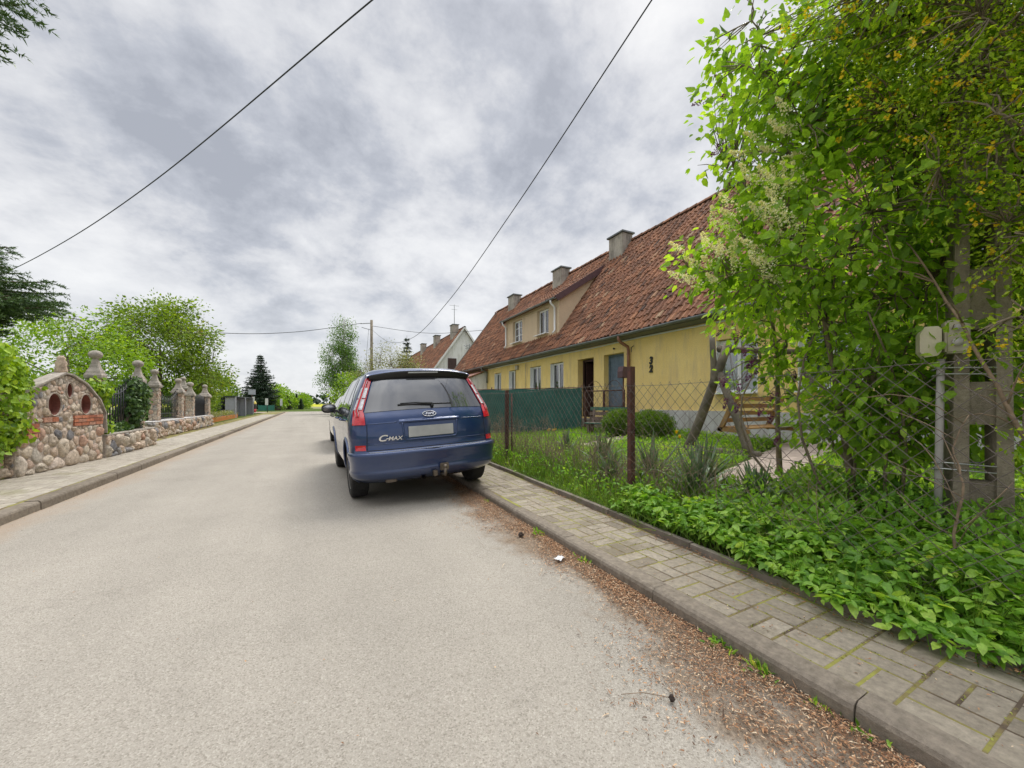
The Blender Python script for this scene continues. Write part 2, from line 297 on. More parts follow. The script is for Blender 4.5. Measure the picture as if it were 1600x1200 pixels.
mat('car_trim', (0.012, 0.012, 0.014), 0.4, var=0.1); mat('car_shadow_gap', (0.004, 0.004, 0.005), 0.8)
mat('under_black', (0.01, 0.01, 0.01), 0.9)
mat('lens_red', (0.50, 0.008, 0.018), 0.12, var=0.25, scale=60, coat=1); mat('lens_clear', (0.62, 0.60, 0.62), 0.15, var=0.3, scale=40, coat=1)
mat('chrome', (0.75, 0.75, 0.76), 0.12, metal=1, var=0.05); mat('badge_blue', (0.015, 0.03, 0.09), 0.2, var=0.1, coat=1)
mat('plate_grey', (0.40, 0.405, 0.40), 0.45, var=0.22, scale=2.4); mat('alloy', (0.50, 0.50, 0.51), 0.35, metal=0.7, var=0.1)
mat('rubber', (0.022, 0.021, 0.020), 0.85, var=0.3, scale=12, bump=0.3, bscale=80)
mat('exhaust', (0.18, 0.15, 0.12), 0.5, metal=0.8, var=0.3)

leaf_mat('leaf_lilac', [(0, (0.055, 0.13, 0.014)), (0.30, (0.19, 0.34, 0.03)), (0.7, (0.32, 0.52, 0.05)), (1, (0.58, 0.74, 0.12))], 0.56)
leaf_mat('leaf_pea', [(0, (0.14, 0.24, 0.015)), (0.5, (0.33, 0.48, 0.03)), (1, (0.56, 0.66, 0.06))], 0.5)
leaf_mat('leaf_ground', [(0, (0.07, 0.18, 0.02)), (0.5, (0.20, 0.40, 0.045)), (0.93, (0.42, 0.60, 0.10)), (1, (0.58, 0.56, 0.12))], 0.42)
leaf_mat('leaf_ivy', [(0, (0.06, 0.14, 0.012)), (0.5, (0.24, 0.40, 0.02)), (1, (0.50, 0.64, 0.05))], 0.35)
leaf_mat('leaf_ivy_dark', [(0, (0.02, 0.05, 0.015)), (0.6, (0.065, 0.13, 0.035)), (1, (0.16, 0.27, 0.04))], 0.25)
leaf_mat('leaf_lime', [(0, (0.08, 0.17, 0.012)), (0.5, (0.20, 0.35, 0.022)), (1, (0.37, 0.52, 0.05))], 0.42)
leaf_mat('leaf_cherry', [(0, (0.07, 0.12, 0.012)), (0.5, (0.18, 0.29, 0.02)), (0.85, (0.29, 0.40, 0.04)), (1, (0.30, 0.20, 0.05))], 0.4)
leaf_mat('leaf_birch', [(0, (0.05, 0.12, 0.02)), (0.6, (0.13, 0.26, 0.03)), (1, (0.24, 0.38, 0.05))], 0.35)
leaf_mat('leaf_blossoming', [(0, (0.12, 0.13, 0.03)), (0.5, (0.25, 0.28, 0.08)), (0.8, (0.42, 0.42, 0.28)), (1, (0.7, 0.66, 0.6))], 0.3)
leaf_mat('leaf_hedge', [(0, (0.04, 0.10, 0.01)), (0.5, (0.12, 0.22, 0.02)), (1, (0.24, 0.34, 0.03))], 0.3)
leaf_mat('needle_green', [(0, (0.04, 0.08, 0.03)), (0.6, (0.10, 0.18, 0.06)), (1, (0.24, 0.33, 0.13))], 0.12)
leaf_mat('needle_dark', [(0, (0.014, 0.033, 0.018)), (0.7, (0.035, 0.07, 0.035)), (1, (0.09, 0.11, 0.045))], 0.1)
leaf_mat('grass_blade', [(0, (0.09, 0.21, 0.015)), (0.5, (0.24, 0.48, 0.025)), (1, (0.46, 0.70, 0.05))], 0.45)
leaf_mat('weed_blade', [(0, (0.06, 0.12, 0.015)), (0.45, (0.15, 0.26, 0.03)), (0.72, (0.28, 0.38, 0.07)), (0.82, (0.34, 0.28, 0.16)), (1, (0.42, 0.34, 0.22))], 0.3)
leaf_mat('yucca_leaf', [(0, (0.05, 0.10, 0.04)), (0.6, (0.13, 0.20, 0.10)), (1, (0.34, 0.40, 0.29))], 0.15)
leaf_mat('flower_cream', [(0, (0.62, 0.60, 0.36)), (1, (0.95, 0.92, 0.74))], 0.3)
leaf_mat('flower_purple', [(0, (0.07, 0.012, 0.075)), (1, (0.27, 0.05, 0.24))], 0.3)
leaf_mat('flower_yellow', [(0, (0.62, 0.42, 0.01)), (1, (0.85, 0.66, 0.03))], 0.3)
leaf_mat('moss_tuft', [(0, (0.10, 0.085, 0.03)), (0.4, (0.22, 0.22, 0.045)), (1, (0.38, 0.42, 0.08))], 0.1, 0.9)
leaf_mat('litter_chip', [(0, (0.07, 0.045, 0.03)), (0.4, (0.25, 0.125, 0.065)), (0.8, (0.46, 0.26, 0.135)), (1, (0.66, 0.52, 0.36))], 0.05, 0.9)

# ------------------------------------------------------------------ builders
def setprops(o, label=None, cat=None, group=None, kind=None, category=None):
    cat = cat or category
    if label: o['label'] = label
    if cat: o['category'] = cat
    if group: o['group'] = group
    if kind: o['kind'] = kind
    return o
def thing(name, label, cat, loc=(0, 0, 0), rz=0.0, group=None, rx=0, ry=0):
    o = bpy.data.objects.new(name, None); C.objects.link(o); o.location = loc; o.rotation_euler = (rx, ry, rz)
    o.empty_display_size = 0.2
    return setprops(o, label, cat, group)
class MB:
    def __init__(s): s.v = []; s.f = []; s.a = []; s.sm = []; s.cuts = []
    def add(s, vs, fs, a=0.5, smooth=False):
        k = len(s.v); s.cuts.append((k, len(s.f))); s.v += [tuple(v) for v in vs]
        for f in fs: s.f.append(tuple(i + k for i in f)); s.sm.append(smooth)
        s.a += [a] * len(vs); return s
    def box(s, x0, x1, y0, y1, z0, z1, a=0.5, bev=0.0):
        if bev <= 0:
            vs = [(x, y, z) for z in (z0, z1) for y in (y0, y1) for x in (x0, x1)]
            return s.add(vs, [(0, 2, 3, 1), (4, 5, 7, 6), (0, 1, 5, 4), (2, 6, 7, 3), (0, 4, 6, 2), (1, 3, 7, 5)], a)
        b = min(bev, (x1 - x0) * .45, (y1 - y0) * .45, (z1 - z0) * .45)
        bm = bmesh.new(); bmesh.ops.create_cube(bm, size=1)
        for v in bm.verts: v.co = Vector((x0 + (v.co.x + .5) * (x1 - x0), y0 + (v.co.y + .5) * (y1 - y0), z0 + (v.co.z + .5) * (z1 - z0)))
        bmesh.ops.bevel(bm, geom=bm.edges[:], offset=b, segments=2, affect='EDGES')
        s.bm(bm, a); bm.free(); return s
    def bm(s, bm, a=0.5, smooth=False, M=None):
        bm.verts.index_update()
        vs = [(M @ v.co if M else v.co) for v in bm.verts]
        return s.add(vs, [[v.index for v in f.verts] for f in bm.faces], a, smooth)
    def beam(s, p, q, w, h, a=0.5, up=(0, 0, 1)):
        p, q = Vector(p), Vector(q); d = (q - p).normalized(); u = Vector(up)
        if abs(d.dot(u)) > .98: u = Vector((1, 0, 0))
        sx = d.cross(u).normalized() * w / 2; sz = sx.cross(d).normalized() * h / 2
        vs = [e + i * sx + j * sz for e in (p, q) for i, j in ((-1, -1), (1, -1), (1, 1), (-1, 1))]
        return s.add(vs, [(0, 1, 2, 3), (7, 6, 5, 4), (0, 4, 5, 1), (1, 5, 6, 2), (2, 6, 7, 3), (3, 7, 4, 0)], a)
    def tube(s, pts, rad, n=6, a=0.5, cap=True, closed=False):
        pts = [Vector(p) for p in pts]; m = len(pts)
        if isinstance(rad, (int, float)): rad = [rad] * m
        vs = []; prev = None
        for i, p in enumerate(pts):
            if closed: d = (pts[(i + 1) % m] - pts[i - 1])
            else: d = (pts[min(i + 1, m - 1)] - pts[max(i - 1, 0)])
            d = d.normalized() if d.length > 1e-9 else Vector((0, 0, 1))
            if prev is None:
                u = Vector((0, 0, 1)) if abs(d.z) < .9 else Vector((1, 0, 0)); u = (u - d * u.dot(d)).normalized()
            else:
                u = prev - d * prev.dot(d); u = u.normalized() if u.length > 1e-6 else Vector((1, 0, 0))
            prev = u; w = d.cross(u)
            vs += [p + rad[i] * (math.cos(t) * u + math.sin(t) * w) for t in (2 * math.pi * j / n for j in range(n))]
        fs = [(i * n + j, i * n + (j + 1) % n, (i + 1) * n + (j + 1) % n, (i + 1) * n + j) for i in range(m - 1) for j in range(n)]
        if closed: fs += [((m - 1) * n + j, (m - 1) * n + (j + 1) % n, (j + 1) % n, j) for j in range(n)]
        elif cap: fs += [tuple(range(n))[::-1], tuple((m - 1) * n + j for j in range(n))]
        return s.add(vs, fs, a, True)
    def lathe(s, prof, n=20, c=(0, 0, 0), axis='z', a=0.5, smooth=True):
        """prof = [(r, h)]; axis z or x"""
        vs = []
        for r, h in prof:
            for j in range(n):
                t = 2 * math.pi * j / n
                vs.append((c[0] + r * math.cos(t), c[1] + r * math.sin(t), c[2] + h) if axis == 'z' else (c[0] + h, c[1] + r * math.cos(t), c[2] + r * math.sin(t)))
        m = len(prof)
        fs = [(i * n + j, i * n + (j + 1) % n, (i + 1) * n + (j + 1) % n, (i + 1) * n + j) for i in range(m - 1) for j in range(n)]
        if prof[0][0] > 1e-6: fs.append(tuple(range(n))[::-1])
        if prof[-1][0] > 1e-6: fs.append(tuple((m - 1) * n + j for j in range(n)))
        return s.add(vs, fs, a, smooth)
    def square_lathe(s, prof, c, a=0.5, rz=0.0):
        """prof = [(half width, z)] : pyramid-like cap"""
        vs = []
        for r, h in prof:
            for sx, sy in ((-1, -1), (1, -1), (1, 1), (-1, 1)): vs.append((c[0] + sx * r, c[1] + sy * r, c[2] + h))
        m = len(prof)
        fs = [(i * 4 + j, i * 4 + (j + 1) % 4, (i + 1) * 4 + (j + 1) % 4, (i + 1) * 4 + j) for i in range(m - 1) for j in range(4)]
        fs += [(3, 2, 1, 0), tuple((m - 1) * 4 + j for j in range(4))]
        return s.add(vs, fs, a)
    def prism(s, poly, h0, h1, plane='yz', a=0.5):
        """polygon extruded along the remaining axis"""
        def P(p, h):
            return (h, p[0], p[1]) if plane == 'yz' else ((p[0], h, p[1]) if plane == 'xz' else (p[0], p[1], h))
        n = len(poly); vs = [P(p, h0) for p in poly] + [P(p, h1) for p in poly]
        return s.add(vs, [tuple(range(n))[::-1], tuple(range(n, 2 * n))] + [(i, (i + 1) % n, n + (i + 1) % n, n + i) for i in range(n)], a)
    def build(s, name, m, parent=None, **kw):
        me = bpy.data.meshes.new(name); me.from_pydata(s.v, [], s.f)
        at = me.attributes.new('rnd', 'FLOAT', 'POINT'); at.data.foreach_set('value', np.array(s.a, dtype=np.float32))
        me.polygons.foreach_set('use_smooth', np.array(s.sm, dtype=bool))
        me.materials.append(MATS[m]); me.update()
        o = bpy.data.objects.new(name, me); C.objects.link(o)
        if parent: o.parent = parent
        return setprops(o, **kw)
def build_each(mb, name, m, parent, **kw):
    """one object per added piece"""
    out = []; cuts = mb.cuts + [(len(mb.v), len(mb.f))]
    for (v0, f0), (v1, f1) in zip(cuts[:-1], cuts[1:]):
        q = MB(); q.v = mb.v[v0:v1]; q.a = mb.a[v0:v1]; q.f = [tuple(i - v0 for i in f) for f in mb.f[f0:f1]]; q.sm = mb.sm[f0:f1]; out.append(q.build(name, m, parent, **kw))
    return out
def np_mesh(name, V, F, A, m, parent=None, smooth=False, **kw):
    """V (n,3), F (k,3|4) one polygon size, A (n,)"""
    me = bpy.data.meshes.new(name); k = F.shape[1]
    me.vertices.add(len(V)); me.vertices.foreach_set('co', V.astype(np.float32).ravel())
    me.loops.add(F.size); me.loops.foreach_set('vertex_index', F.astype(np.int32).ravel())
    me.polygons.add(len(F)); me.polygons.foreach_set('loop_start', np.arange(0, F.size, k, dtype=np.int32))
    me.update(calc_edges=True)
    at = me.attributes.new('rnd', 'FLOAT', 'POINT'); at.data.foreach_set('value', A.astype(np.float32))
    if smooth: me.polygons.foreach_set('use_smooth', np.ones(len(F), dtype=bool))
    me.materials.append(MATS[m]); me.validate()
    o = bpy.data.objects.new(name, me); C.objects.link(o)
    if parent: o.parent = parent
    return setprops(o, **kw)
def norm(a): return a / np.maximum(np.linalg.norm(a, axis=1, keepdims=True), 1e-9)
LEAF = np.array([(0, 0, 0), (-.5, .36, .09), (0, .42, -.04), (.5, .36, .09), (0, 1, -.10)]); LEAFF = np.array([(0, 2, 1), (0, 3, 2), (1, 2, 4), (2, 3, 4)])
LEAFR = np.array([(0, 0, 0), (-.42, .22, .05), (-.40, .60, .06), (0, 1, -.10), (.40, .60, .06), (.42, .22, .05), (0, .45, -.04)])
LEAFRF = np.array([(0, 6, 1), (1, 6, 2), (2, 6, 3), (3, 6, 4), (4, 6, 5), (5, 6, 0)])
NEED = np.array([(-.5, 0, 0), (.5, 0, 0), (0, 1, 0)]); NEEDF = np.array([(0, 1, 2)])
BLADE = np.array([(-.5, 0, 0), (.5, 0, 0), (.38, .55, .04), (-.38, .55, .04), (0, 1, -.12)]); BLADEF = np.array([(0, 1, 2), (0, 2, 3), (3, 2, 4)])
def leaf_geom(P, D, Nn, L, Wd, shape=LEAF, faces=LEAFF):
    """P base points, D along-leaf direction, Nn approx normal, L length, Wd width"""
    D = norm(D); Sx = norm(np.cross(D, Nn)); Z = np.cross(Sx, D)
    n = len(P); k = len(shape)
    V = (P[:, None, :] + shape[None, :, 0:1] * Sx[:, None, :] * Wd[:, None, None] + shape[None, :, 1:2] * D[:, None, :] * L[:, None, None]
         + shape[None, :, 2:3] * Z[:, None, :] * L[:, None, None])
    F = faces[None] + (np.arange(n) * k)[:, None, None]
    return V.reshape(-1, 3), F.reshape(-1, faces.shape[1])
def in_ellipsoid(rng, n, c, r, shell=0.35):
    u = norm(rng.normal(size=(n, 3))); rad = (shell + (1 - shell) * rng.random(n)) ** (1 / 2.2)
    return np.array(c) + u * rad[:, None] * np.array(r), u
def GAPS(p): return math.sin(p[0] * 2.9 + p[2]) + math.sin(p[1] * 2.6 + 1) + math.sin(p[2] * 3.3 + 2 + p[0]) > -.55
def foliage(name, m, parent, rng, centers, outdir, per, spread, L, ratio=0.62, shape=LEAF, faces=LEAFF, up=0.6, droop=0.35, rndlo=0.0, smooth=True, **kw):
    """clusters of leaves around the centres"""
    n = len(centers) * per
    ci = np.repeat(np.arange(len(centers)), per)
    off = np.clip(rng.normal(size=(n, 3)), -1.5, 1.5) * spread
    P = centers[ci] + off
    D = norm(off) * 0.8 + outdir[ci] * 0.5 + rng.normal(size=(n, 3)) * 0.4; D[:, 2] -= droop
    Nn = rng.normal(size=(n, 3)) * (1 - up) + np.array([0, 0, up]); Nn += outdir[ci] * 0.25
    Ls = L * (0.55 + 0.75 * rng.random(n)); cl = rng.random(len(centers))
    V, F = leaf_geom(P, D, Nn, Ls, Ls * ratio * (.85 + .3 * rng.random(n)), shape, faces)
    A = np.clip(rndlo + (1 - rndlo) * (0.55 * cl[ci] + 0.45 * rng.random(n)), 0, 1)
    return np_mesh(name, V, F, np.repeat(A, len(shape)), m, parent, smooth, **kw)
def curve_pts(p, q, bend, k=5):
    p, q, bend = Vector(p), Vector(q), Vector(bend)
    return [p.lerp(q, t) + bend * (4 * t * (1 - t)) for t in (i / (k - 1) for i in range(k))]
def tree(name, label, cat, base, trunk, r0, ells, clusters, per, spread, L, leafm, barkm='bark', seed=1, limbs=9, group=None, ratio=0.62,
         shape=LEAF, faces=LEAFF, droop=0.3, shell=0.35, crown='crown', twigs=True, rndlo=0.0, up=0.6, dens=None):
    if dens == 'gaps': dens = GAPS
    """trunk = list of points rel. base; ells = [(centre rel. base, radii)]"""
    rng = np.random.default_rng(seed); rnd = random.Random(seed)
    t = thing(name, label, cat, base, 0, group)
    mb = MB(); k = len(trunk); rads = [r0 * (1 - 0.75 * i / (k - 1)) for i in range(k)]
    mb.tube(trunk, rads, 8)
    nodes = [(Vector(p), r) for p, r in zip(trunk, rads)][max(1, k // 2 - 1):]
    vol = [e[1][0] * e[1][1] * e[1][2] for e in ells]; tot = sum(vol)
    for e, v in zip(ells, vol):
        for _ in range(max(2, int(limbs * v / tot + .5))):
            tp, _u = in_ellipsoid(rng, 1, e[0], [x * 0.72 for x in e[1]], 0.2); tp = Vector(tp[0])
            b, rb = min(nodes, key=lambda q: (q[0] - tp).length + (0.6 if q[0].z > tp.z else 0))
            pts = curve_pts(b, tp, (rnd.uniform(-.1, .1), rnd.uniform(-.1, .1), rnd.uniform(0, .12) * (tp - b).length), 6)
            rr = [max(rb * 0.6 * (1 - .75 * i / 5), 0.006) for i in range(6)]
            mb.tube(pts, rr, 6); nodes += [(pts[i], rr[i]) for i in (2, 3, 4, 5)]
    CC, OD = [], []
    for (c, r), v in zip(ells, vol):
        cc, u = in_ellipsoid(rng, max(3, int(clusters * v / tot)), c, r, shell); CC.append(cc); OD.append(u)
    CC = np.vstack(CC); OD = np.vstack(OD)
    if dens is not None:
        keep = np.array([dens(p) for p in CC]); CC = CC[keep]; OD = OD[keep]
    if twigs:
        NP = np.array([tuple(q[0]) for q in nodes])
        for c in CC[:: 1 if len(CC) < 1400 and L < .2 else 2]:
            j = int(np.argmin(((NP - c) ** 2).sum(1))); b, rb = nodes[j]; q = Vector(c)
            mb.tube(curve_pts(b, q, (rnd.uniform(-.05, .05), rnd.uniform(-.05, .05), 0.05 * (q - b).length), 4), [min(rb * .5, .012), .007, .005, .003], 3, cap=False)
    mb.build('trunk', barkm, t)
    foliage(crown, leafm, t, rng, CC, OD, per, spread, L, ratio, shape, faces, up, droop, rndlo)
    return t, CC, OD

# ------------------------------------------------------------------ setting: ground, road, pavements
def KX(y): return 1.80 + 0.04 * min(y, 6) + 0.02 * max(0, y - 6)          # road face of the right kerb
PZ = .08                                                                  # top of the right kerb and pavement
def EDGE(y): return 2.50 + 0.073 * y + 0.30 * min(1.6, max(0, 1.0 - y))         # inner edging of the right pavement
def FEN(y): return 2.86 + 0.073 * y            # garden fence line
def gz(x, y):                                # garden ground height
    return 0.10 + max(0.0, min(1.0, (x - FEN(y)) / 5.0)) * 0.36
def build_ground():
    xs = [-900, -300, -100, -40, -15, -8, -4.9, -3.95, -3.90, 2.3, None, 'b', 'c', 'd', 'e', 'f', 40, 100, 300, 900]
    ys = [-60, -20, -8, -4, -2, 0, 2, 4, 6, 8, 10, 14, 18, 24, 30, 40, 50, 57.6, 64.5, 75, 95, 98, 120, 150, 153, 200, 300, 600, 1500]
    V, F = [], []
    for y in ys:
        yy = min(y, 58)
        for x in xs:
            if x is None: V.append((EDGE(yy) + .03, y, -.05))
            elif x == 'b': V.append((EDGE(yy) + .045, y, .085 if y < 56 else -.02))
            elif x in ('c', 'd', 'e', 'f'):
                X = FEN(yy) + {'c': 0.3, 'd': 2.5, 'e': 5.0, 'f': 12}[x]; V.append((X, y, gz(X, yy) if y < 56 else .0))
            else: V.append((x, y, (-.06 if -3.92 < x < 3 else (.08 if x < 0 else (.46 if y < 56 else .0))) if (y < 57 or abs(x) > 900) else (-.06 if y < 66 else .0)))
    n = len(xs)
    for i in range(len(ys) - 1):
        for j in range(n - 1): F.append((i * n + j, i * n + j + 1, (i + 1) * n + j + 1, (i + 1) * n + j))
    MB().add(V, F, .5, False).build('ground', 'grass_ground', kind='structure')
build_ground()
RX0, RX1 = -2.72, 1.93
mb = MB(); V = []; F = []
ys = [-12, -4, 0, 4, 8, 12, 20, 30, 40, 52, 57.5]
for y in ys:
    dx = 0.02 * max(0, y - 30)
    for x in (RX0 - .12 - dx, -.4, KX(y) + .06): V.append((x, y, .004 if x == -.4 else -.01))
for i in range(len(ys) - 1):
    for j in range(2): F.append((i * 3 + j, i * 3 + j + 1, i * 3 + 4 + j, i * 3 + 3 + j))
mb.add(V, F, .5, True); mb.build('road', 'road_surface', kind='structure')
MB().add([(-60, 57.5, .0), (70, 57.5, .0), (70, 64, .0), (-60, 64, .0)], [(0, 1, 2, 3)]).build('side_road', 'road_surface', kind='structure')

def block(mb, x0, x1, y0, y1, z, rnd, g=0.0055, bev=0.003, a=None, depth=.05):
    dz = max(-.0008, rnd.gauss(0, .0005)); tx = rnd.gauss(0, .0025); ty = rnd.gauss(0, .002)
    x0 += g; x1 -= g; y0 += g; y1 -= g; xc = (x0 + x1) / 2; yc = (y0 + y1) / 2
    a = min(1, max(0, rnd.gauss(.5, .2))) if a is None else a
    vs = []
    for zz_, s in ((z - depth, 0), (z - bev, 0), (z, bev)):
        for x, y in ((x0 + s, y0 + s), (x1 - s, y0 + s), (x1 - s, y1 - s), (x0 + s, y1 - s)):
            vs.append((x, y, zz_ + dz + (x - xc) * tx + (y - yc) * ty))
    mb.add(vs, [(8, 9, 10, 11)] + [(i + 4 * k, (i + 1) % 4 + 4 * k, (i + 1) % 4 + 4 * k + 4, i + 4 * k + 4) for k in (0, 1) for i in range(4)], a)
def basket(mb, xa, xb_f, y0, y1, z, rnd, M=0.205, x_lim=None):
    """basket-weave of paired 20x10 blocks, cut to the kerb line and to the edging"""
    ny = int((y1 - y0) / M)
    for j in range(ny):
        y = y0 + j * M; xb = xb_f(y); i = 0
        xs_ = xa(y) if callable(xa) else xa
        while xs_ + i * M < xb - .03:
            x = xs_ + i * M; xe = min(x + M, xb)
            if (i + j) % 2 == 0:
                if xe - x > .03:
                    block(mb, x, xe, y, y + M / 2, z, rnd); block(mb, x, xe, y + M / 2, y + M, z, rnd)
            else:
                block(mb, x, min(x + M / 2, xe), y, y + M, z, rnd)
                if xe > x + M / 2 + .02: block(mb, x + M / 2, xe, y, y + M, z, rnd)
            i += 1
rnd = random.Random(3)
mb = MB(); basket(mb, lambda y: KX(y) + .128, lambda y: EDGE(y) - .035, -2.5, 40, PZ, rnd, 0.222); mb.build('pavement', 'paver', kind='structure')
V = [q for y in (-6, 1.0, 6, 57) for q in ((KX(y) + .1, y, PZ - .0020), (EDGE(y), y, PZ - .0020))]
MB().add(V, [(0, 1, 3, 2), (2, 3, 5, 4), (4, 5, 7, 6)]).build('pavement_bed', 'mossy_joint', kind='structure')
mb = MB(); basket(mb, -3.98, lambda y: -2.885, 3, 45, .10, rnd, 0.216); mb.build('pavement', 'paver_pale', kind='structure')
MB().add([(-4.6, -4, .094), (-2.86, -4, .094), (-2.86, 57, .094), (-4.6, 57, .094)], [(0, 1, 2, 3)]).build('pavement_bed', 'mossy_joint', kind='structure')
def kerb(x_road, x_back, y0, y1, drops, seed, fx=None, top=.100):
    """kerb stones a metre long, rounded road edge, small gaps and slight shifts"""
    mb = MB(); r = random.Random(seed); y = y0; s = 1 if x_back > x_road else -1
    while y < y1:
        L = 1.0 if y < 25 else 3.0; dz = r.gauss(0, .004); dx = r.gauss(0, .004); a = r.random(); ya, yb = y + .0022, y + L - .0022; dz2 = dz + r.gauss(0, .003)
        q = top - .1; sec = [(0, -.12), (0.004, .068 + q), (.012, .086 + q), (.028, .098 + q), (abs(x_back - x_road), .100 + q), (abs(x_back - x_road), -.12)]
        vs = [((fx(yy) if fx else x_road) + s * (u + dx), yy, w + (d if w > 0 else 0)) for yy, d in ((ya, dz), (yb, dz2)) for u, w in sec]
        n = len(sec); fs = [tuple(range(n)), tuple(range(n, 2 * n))[::-1]] + [(i, n + i, n + (i + 1) % n, (i + 1) % n) for i in range(n)]
        mb.add(vs, fs, a); y += L
    return mb.build('kerb', 'kerb_concrete', kind='structure')
kerb(1.93, 2.055, -3.32, 57, [], 4, KX, PZ); kerb(-2.72, -2.86, -3.55, 57, [], 5)
mb = MB(); r = random.Random(9); y = -3.0
while y < 45:
    L = 1.0; a = r.random(); d = r.gauss(0, .004); e = r.gauss(0, .006)
    xa, xb = EDGE(y) + e, EDGE(y + L) + e
    vs = [(xa - .025, y + .004, .0), (xa + .025, y + .004, .0), (xb + .025, y + L - .004, .0), (xb - .025, y + L - .004, .0)]
    vs += [(x, yy, .130 + d) for x, yy, _ in vs]
    mb.add(vs, [(0, 3, 2, 1), (4, 5, 6, 7)] + [(i, (i + 1) % 4, 4 + (i + 1) % 4, 4 + i) for i in range(4)], a); y += L
mb.build('edging', 'edging_concrete', kind='structure')
# garden path slabs
mb = MB()
def slab_(x0, x1, y0, y1):
    vs = [(x, y, gz(x, y) + d) for d in (-.05, .016) for x, y in ((x0, y0), (x1, y0 + .05), (x1, y1 + .05), (x0, y1))]
    mb.add(vs, [(0, 3, 2, 1), (4, 5, 6, 7)] + [(i, (i + 1) % 4, 4 + (i + 1) % 4, 4 + i) for i in range(4)], rnd.random())
for i in range(8): slab_(4.7 + i * .52, 5.20 + i * .52, 2.6 + i * .10, 3.3 + i * .12)
for i in range(6): slab_(5.5 + i * .45, 5.93 + i * .45, 6.6 + i * .1, 7.1 + i * .1)
mb.build('garden_path', 'garden_paving', kind='structure')
# far forest edge beyond the rape field
rng = np.random.default_rng(77)
P = np.column_stack([rng.uniform(-500, 500, 5000), rng.uniform(395, 420, 5000), rng.random(5000) ** 1.2 * 8.0])
V, F = leaf_geom(P, rng.normal(size=(5000, 3)), rng.normal(size=(5000, 3)), np.full(5000, 4.0), np.full(5000, 3.6))
np_mesh('far_wood', V, F, np.repeat(rng.random(5000) * .6, 5), 'needle_dark', kind='stuff', label='distant dark forest edge beyond the yellow field', category='forest')

#PART2
# ------------------------------------------------------------------ houses
def wall_openings(mb, u0, u1, w0, w1, ops, th=0.28, v=0.0):
    """wall in the plane local x = v (front faces -x), openings (ua, ub, wa, wb) with reveals"""
    us = sorted({u0, u1, *[o[0] for o in ops], *[o[1] for o in ops]}); ws = sorted({w0, w1, *[o[2] for o in ops], *[o[3] for o in ops]})
    for i in range(len(us) - 1):
        for j in range(len(ws) - 1):
            a, b, c, d = us[i], us[i + 1], ws[j], ws[j + 1]
            if any(o[0] <= a and b <= o[1] and o[2] <= c and d <= o[3] for o in ops): continue
            mb.add([(v, a, c), (v, b, c), (v, b, d), (v, a, d)], [(0, 3, 2, 1)])
    for a, b, c, d in ops:
        mb.add([(v, a, c), (v, b, c), (v, b, d), (v, a, d), (v + th, a, c), (v + th, b, c), (v + th, b, d), (v + th, a, d)],
               [(0, 1, 5, 4), (1, 2, 6, 5), (2, 3, 7, 6), (3, 0, 4, 7)])
def tiles(mb, O, U, S, nu, nv, w, c, rnd, skip=None, amp=0.040):
    """pantiles: O origin (eave corner), U unit along eave, S unit up the slope"""
    O, U, S = Vector(O), Vector(U), Vector(S); Nn = S.cross(U).normalized()
    if Nn.z < 0: Nn = -Nn
    prof = [(0.0, 0.2), (0.16, 1.0), (0.36, .95), (0.58, 0.0), (0.82, -.25), (1.06, .25)]
    for j in range(nv):
        for i in range(nu):
            if skip and skip((i + .5) * w, (j + .5) * c): continue
            a = min(1, max(0, rnd.gauss(.5, .22))); dn = rnd.gauss(0, .006); ds = rnd.gauss(0, .012); du = rnd.gauss(0, .006); tw = rnd.gauss(0, .008)
            vs = []
            for t, up in ((0, -.005), (0, .030), (c * 1.12, .004)):
                for k, (x, h) in enumerate(prof):
                    vs.append(O + U * ((i + x) * w + du + tw * (t > 0)) + S * (j * c + t + ds * (t == 0)) + Nn * (h * amp + up + dn))
            n = len(prof)
            mb.add(vs, [(k + r * n, k + 1 + r * n, k + 1 + (r + 1) * n, k + (r + 1) * n) for r in (0, 1) for k in range(n - 1)], a, False)
def chimney(parent, v, u, z0, z1, wv, wu, rnd):
    mb = MB(); mb.box(v - wv / 2, v + wv / 2, u - wu / 2, u + wu / 2, z0, z1, bev=.02); ch = mb.build('chimney', 'chimney_render', parent)
    m2 = MB(); m2.box(v - wv / 2 - .07, v + wv / 2 + .07, u - wu / 2 - .07, u + wu / 2 + .07, z1 + .002, z1 + .075, bev=.012); m2.build('chimney_cap', 'gutter_zinc', ch)
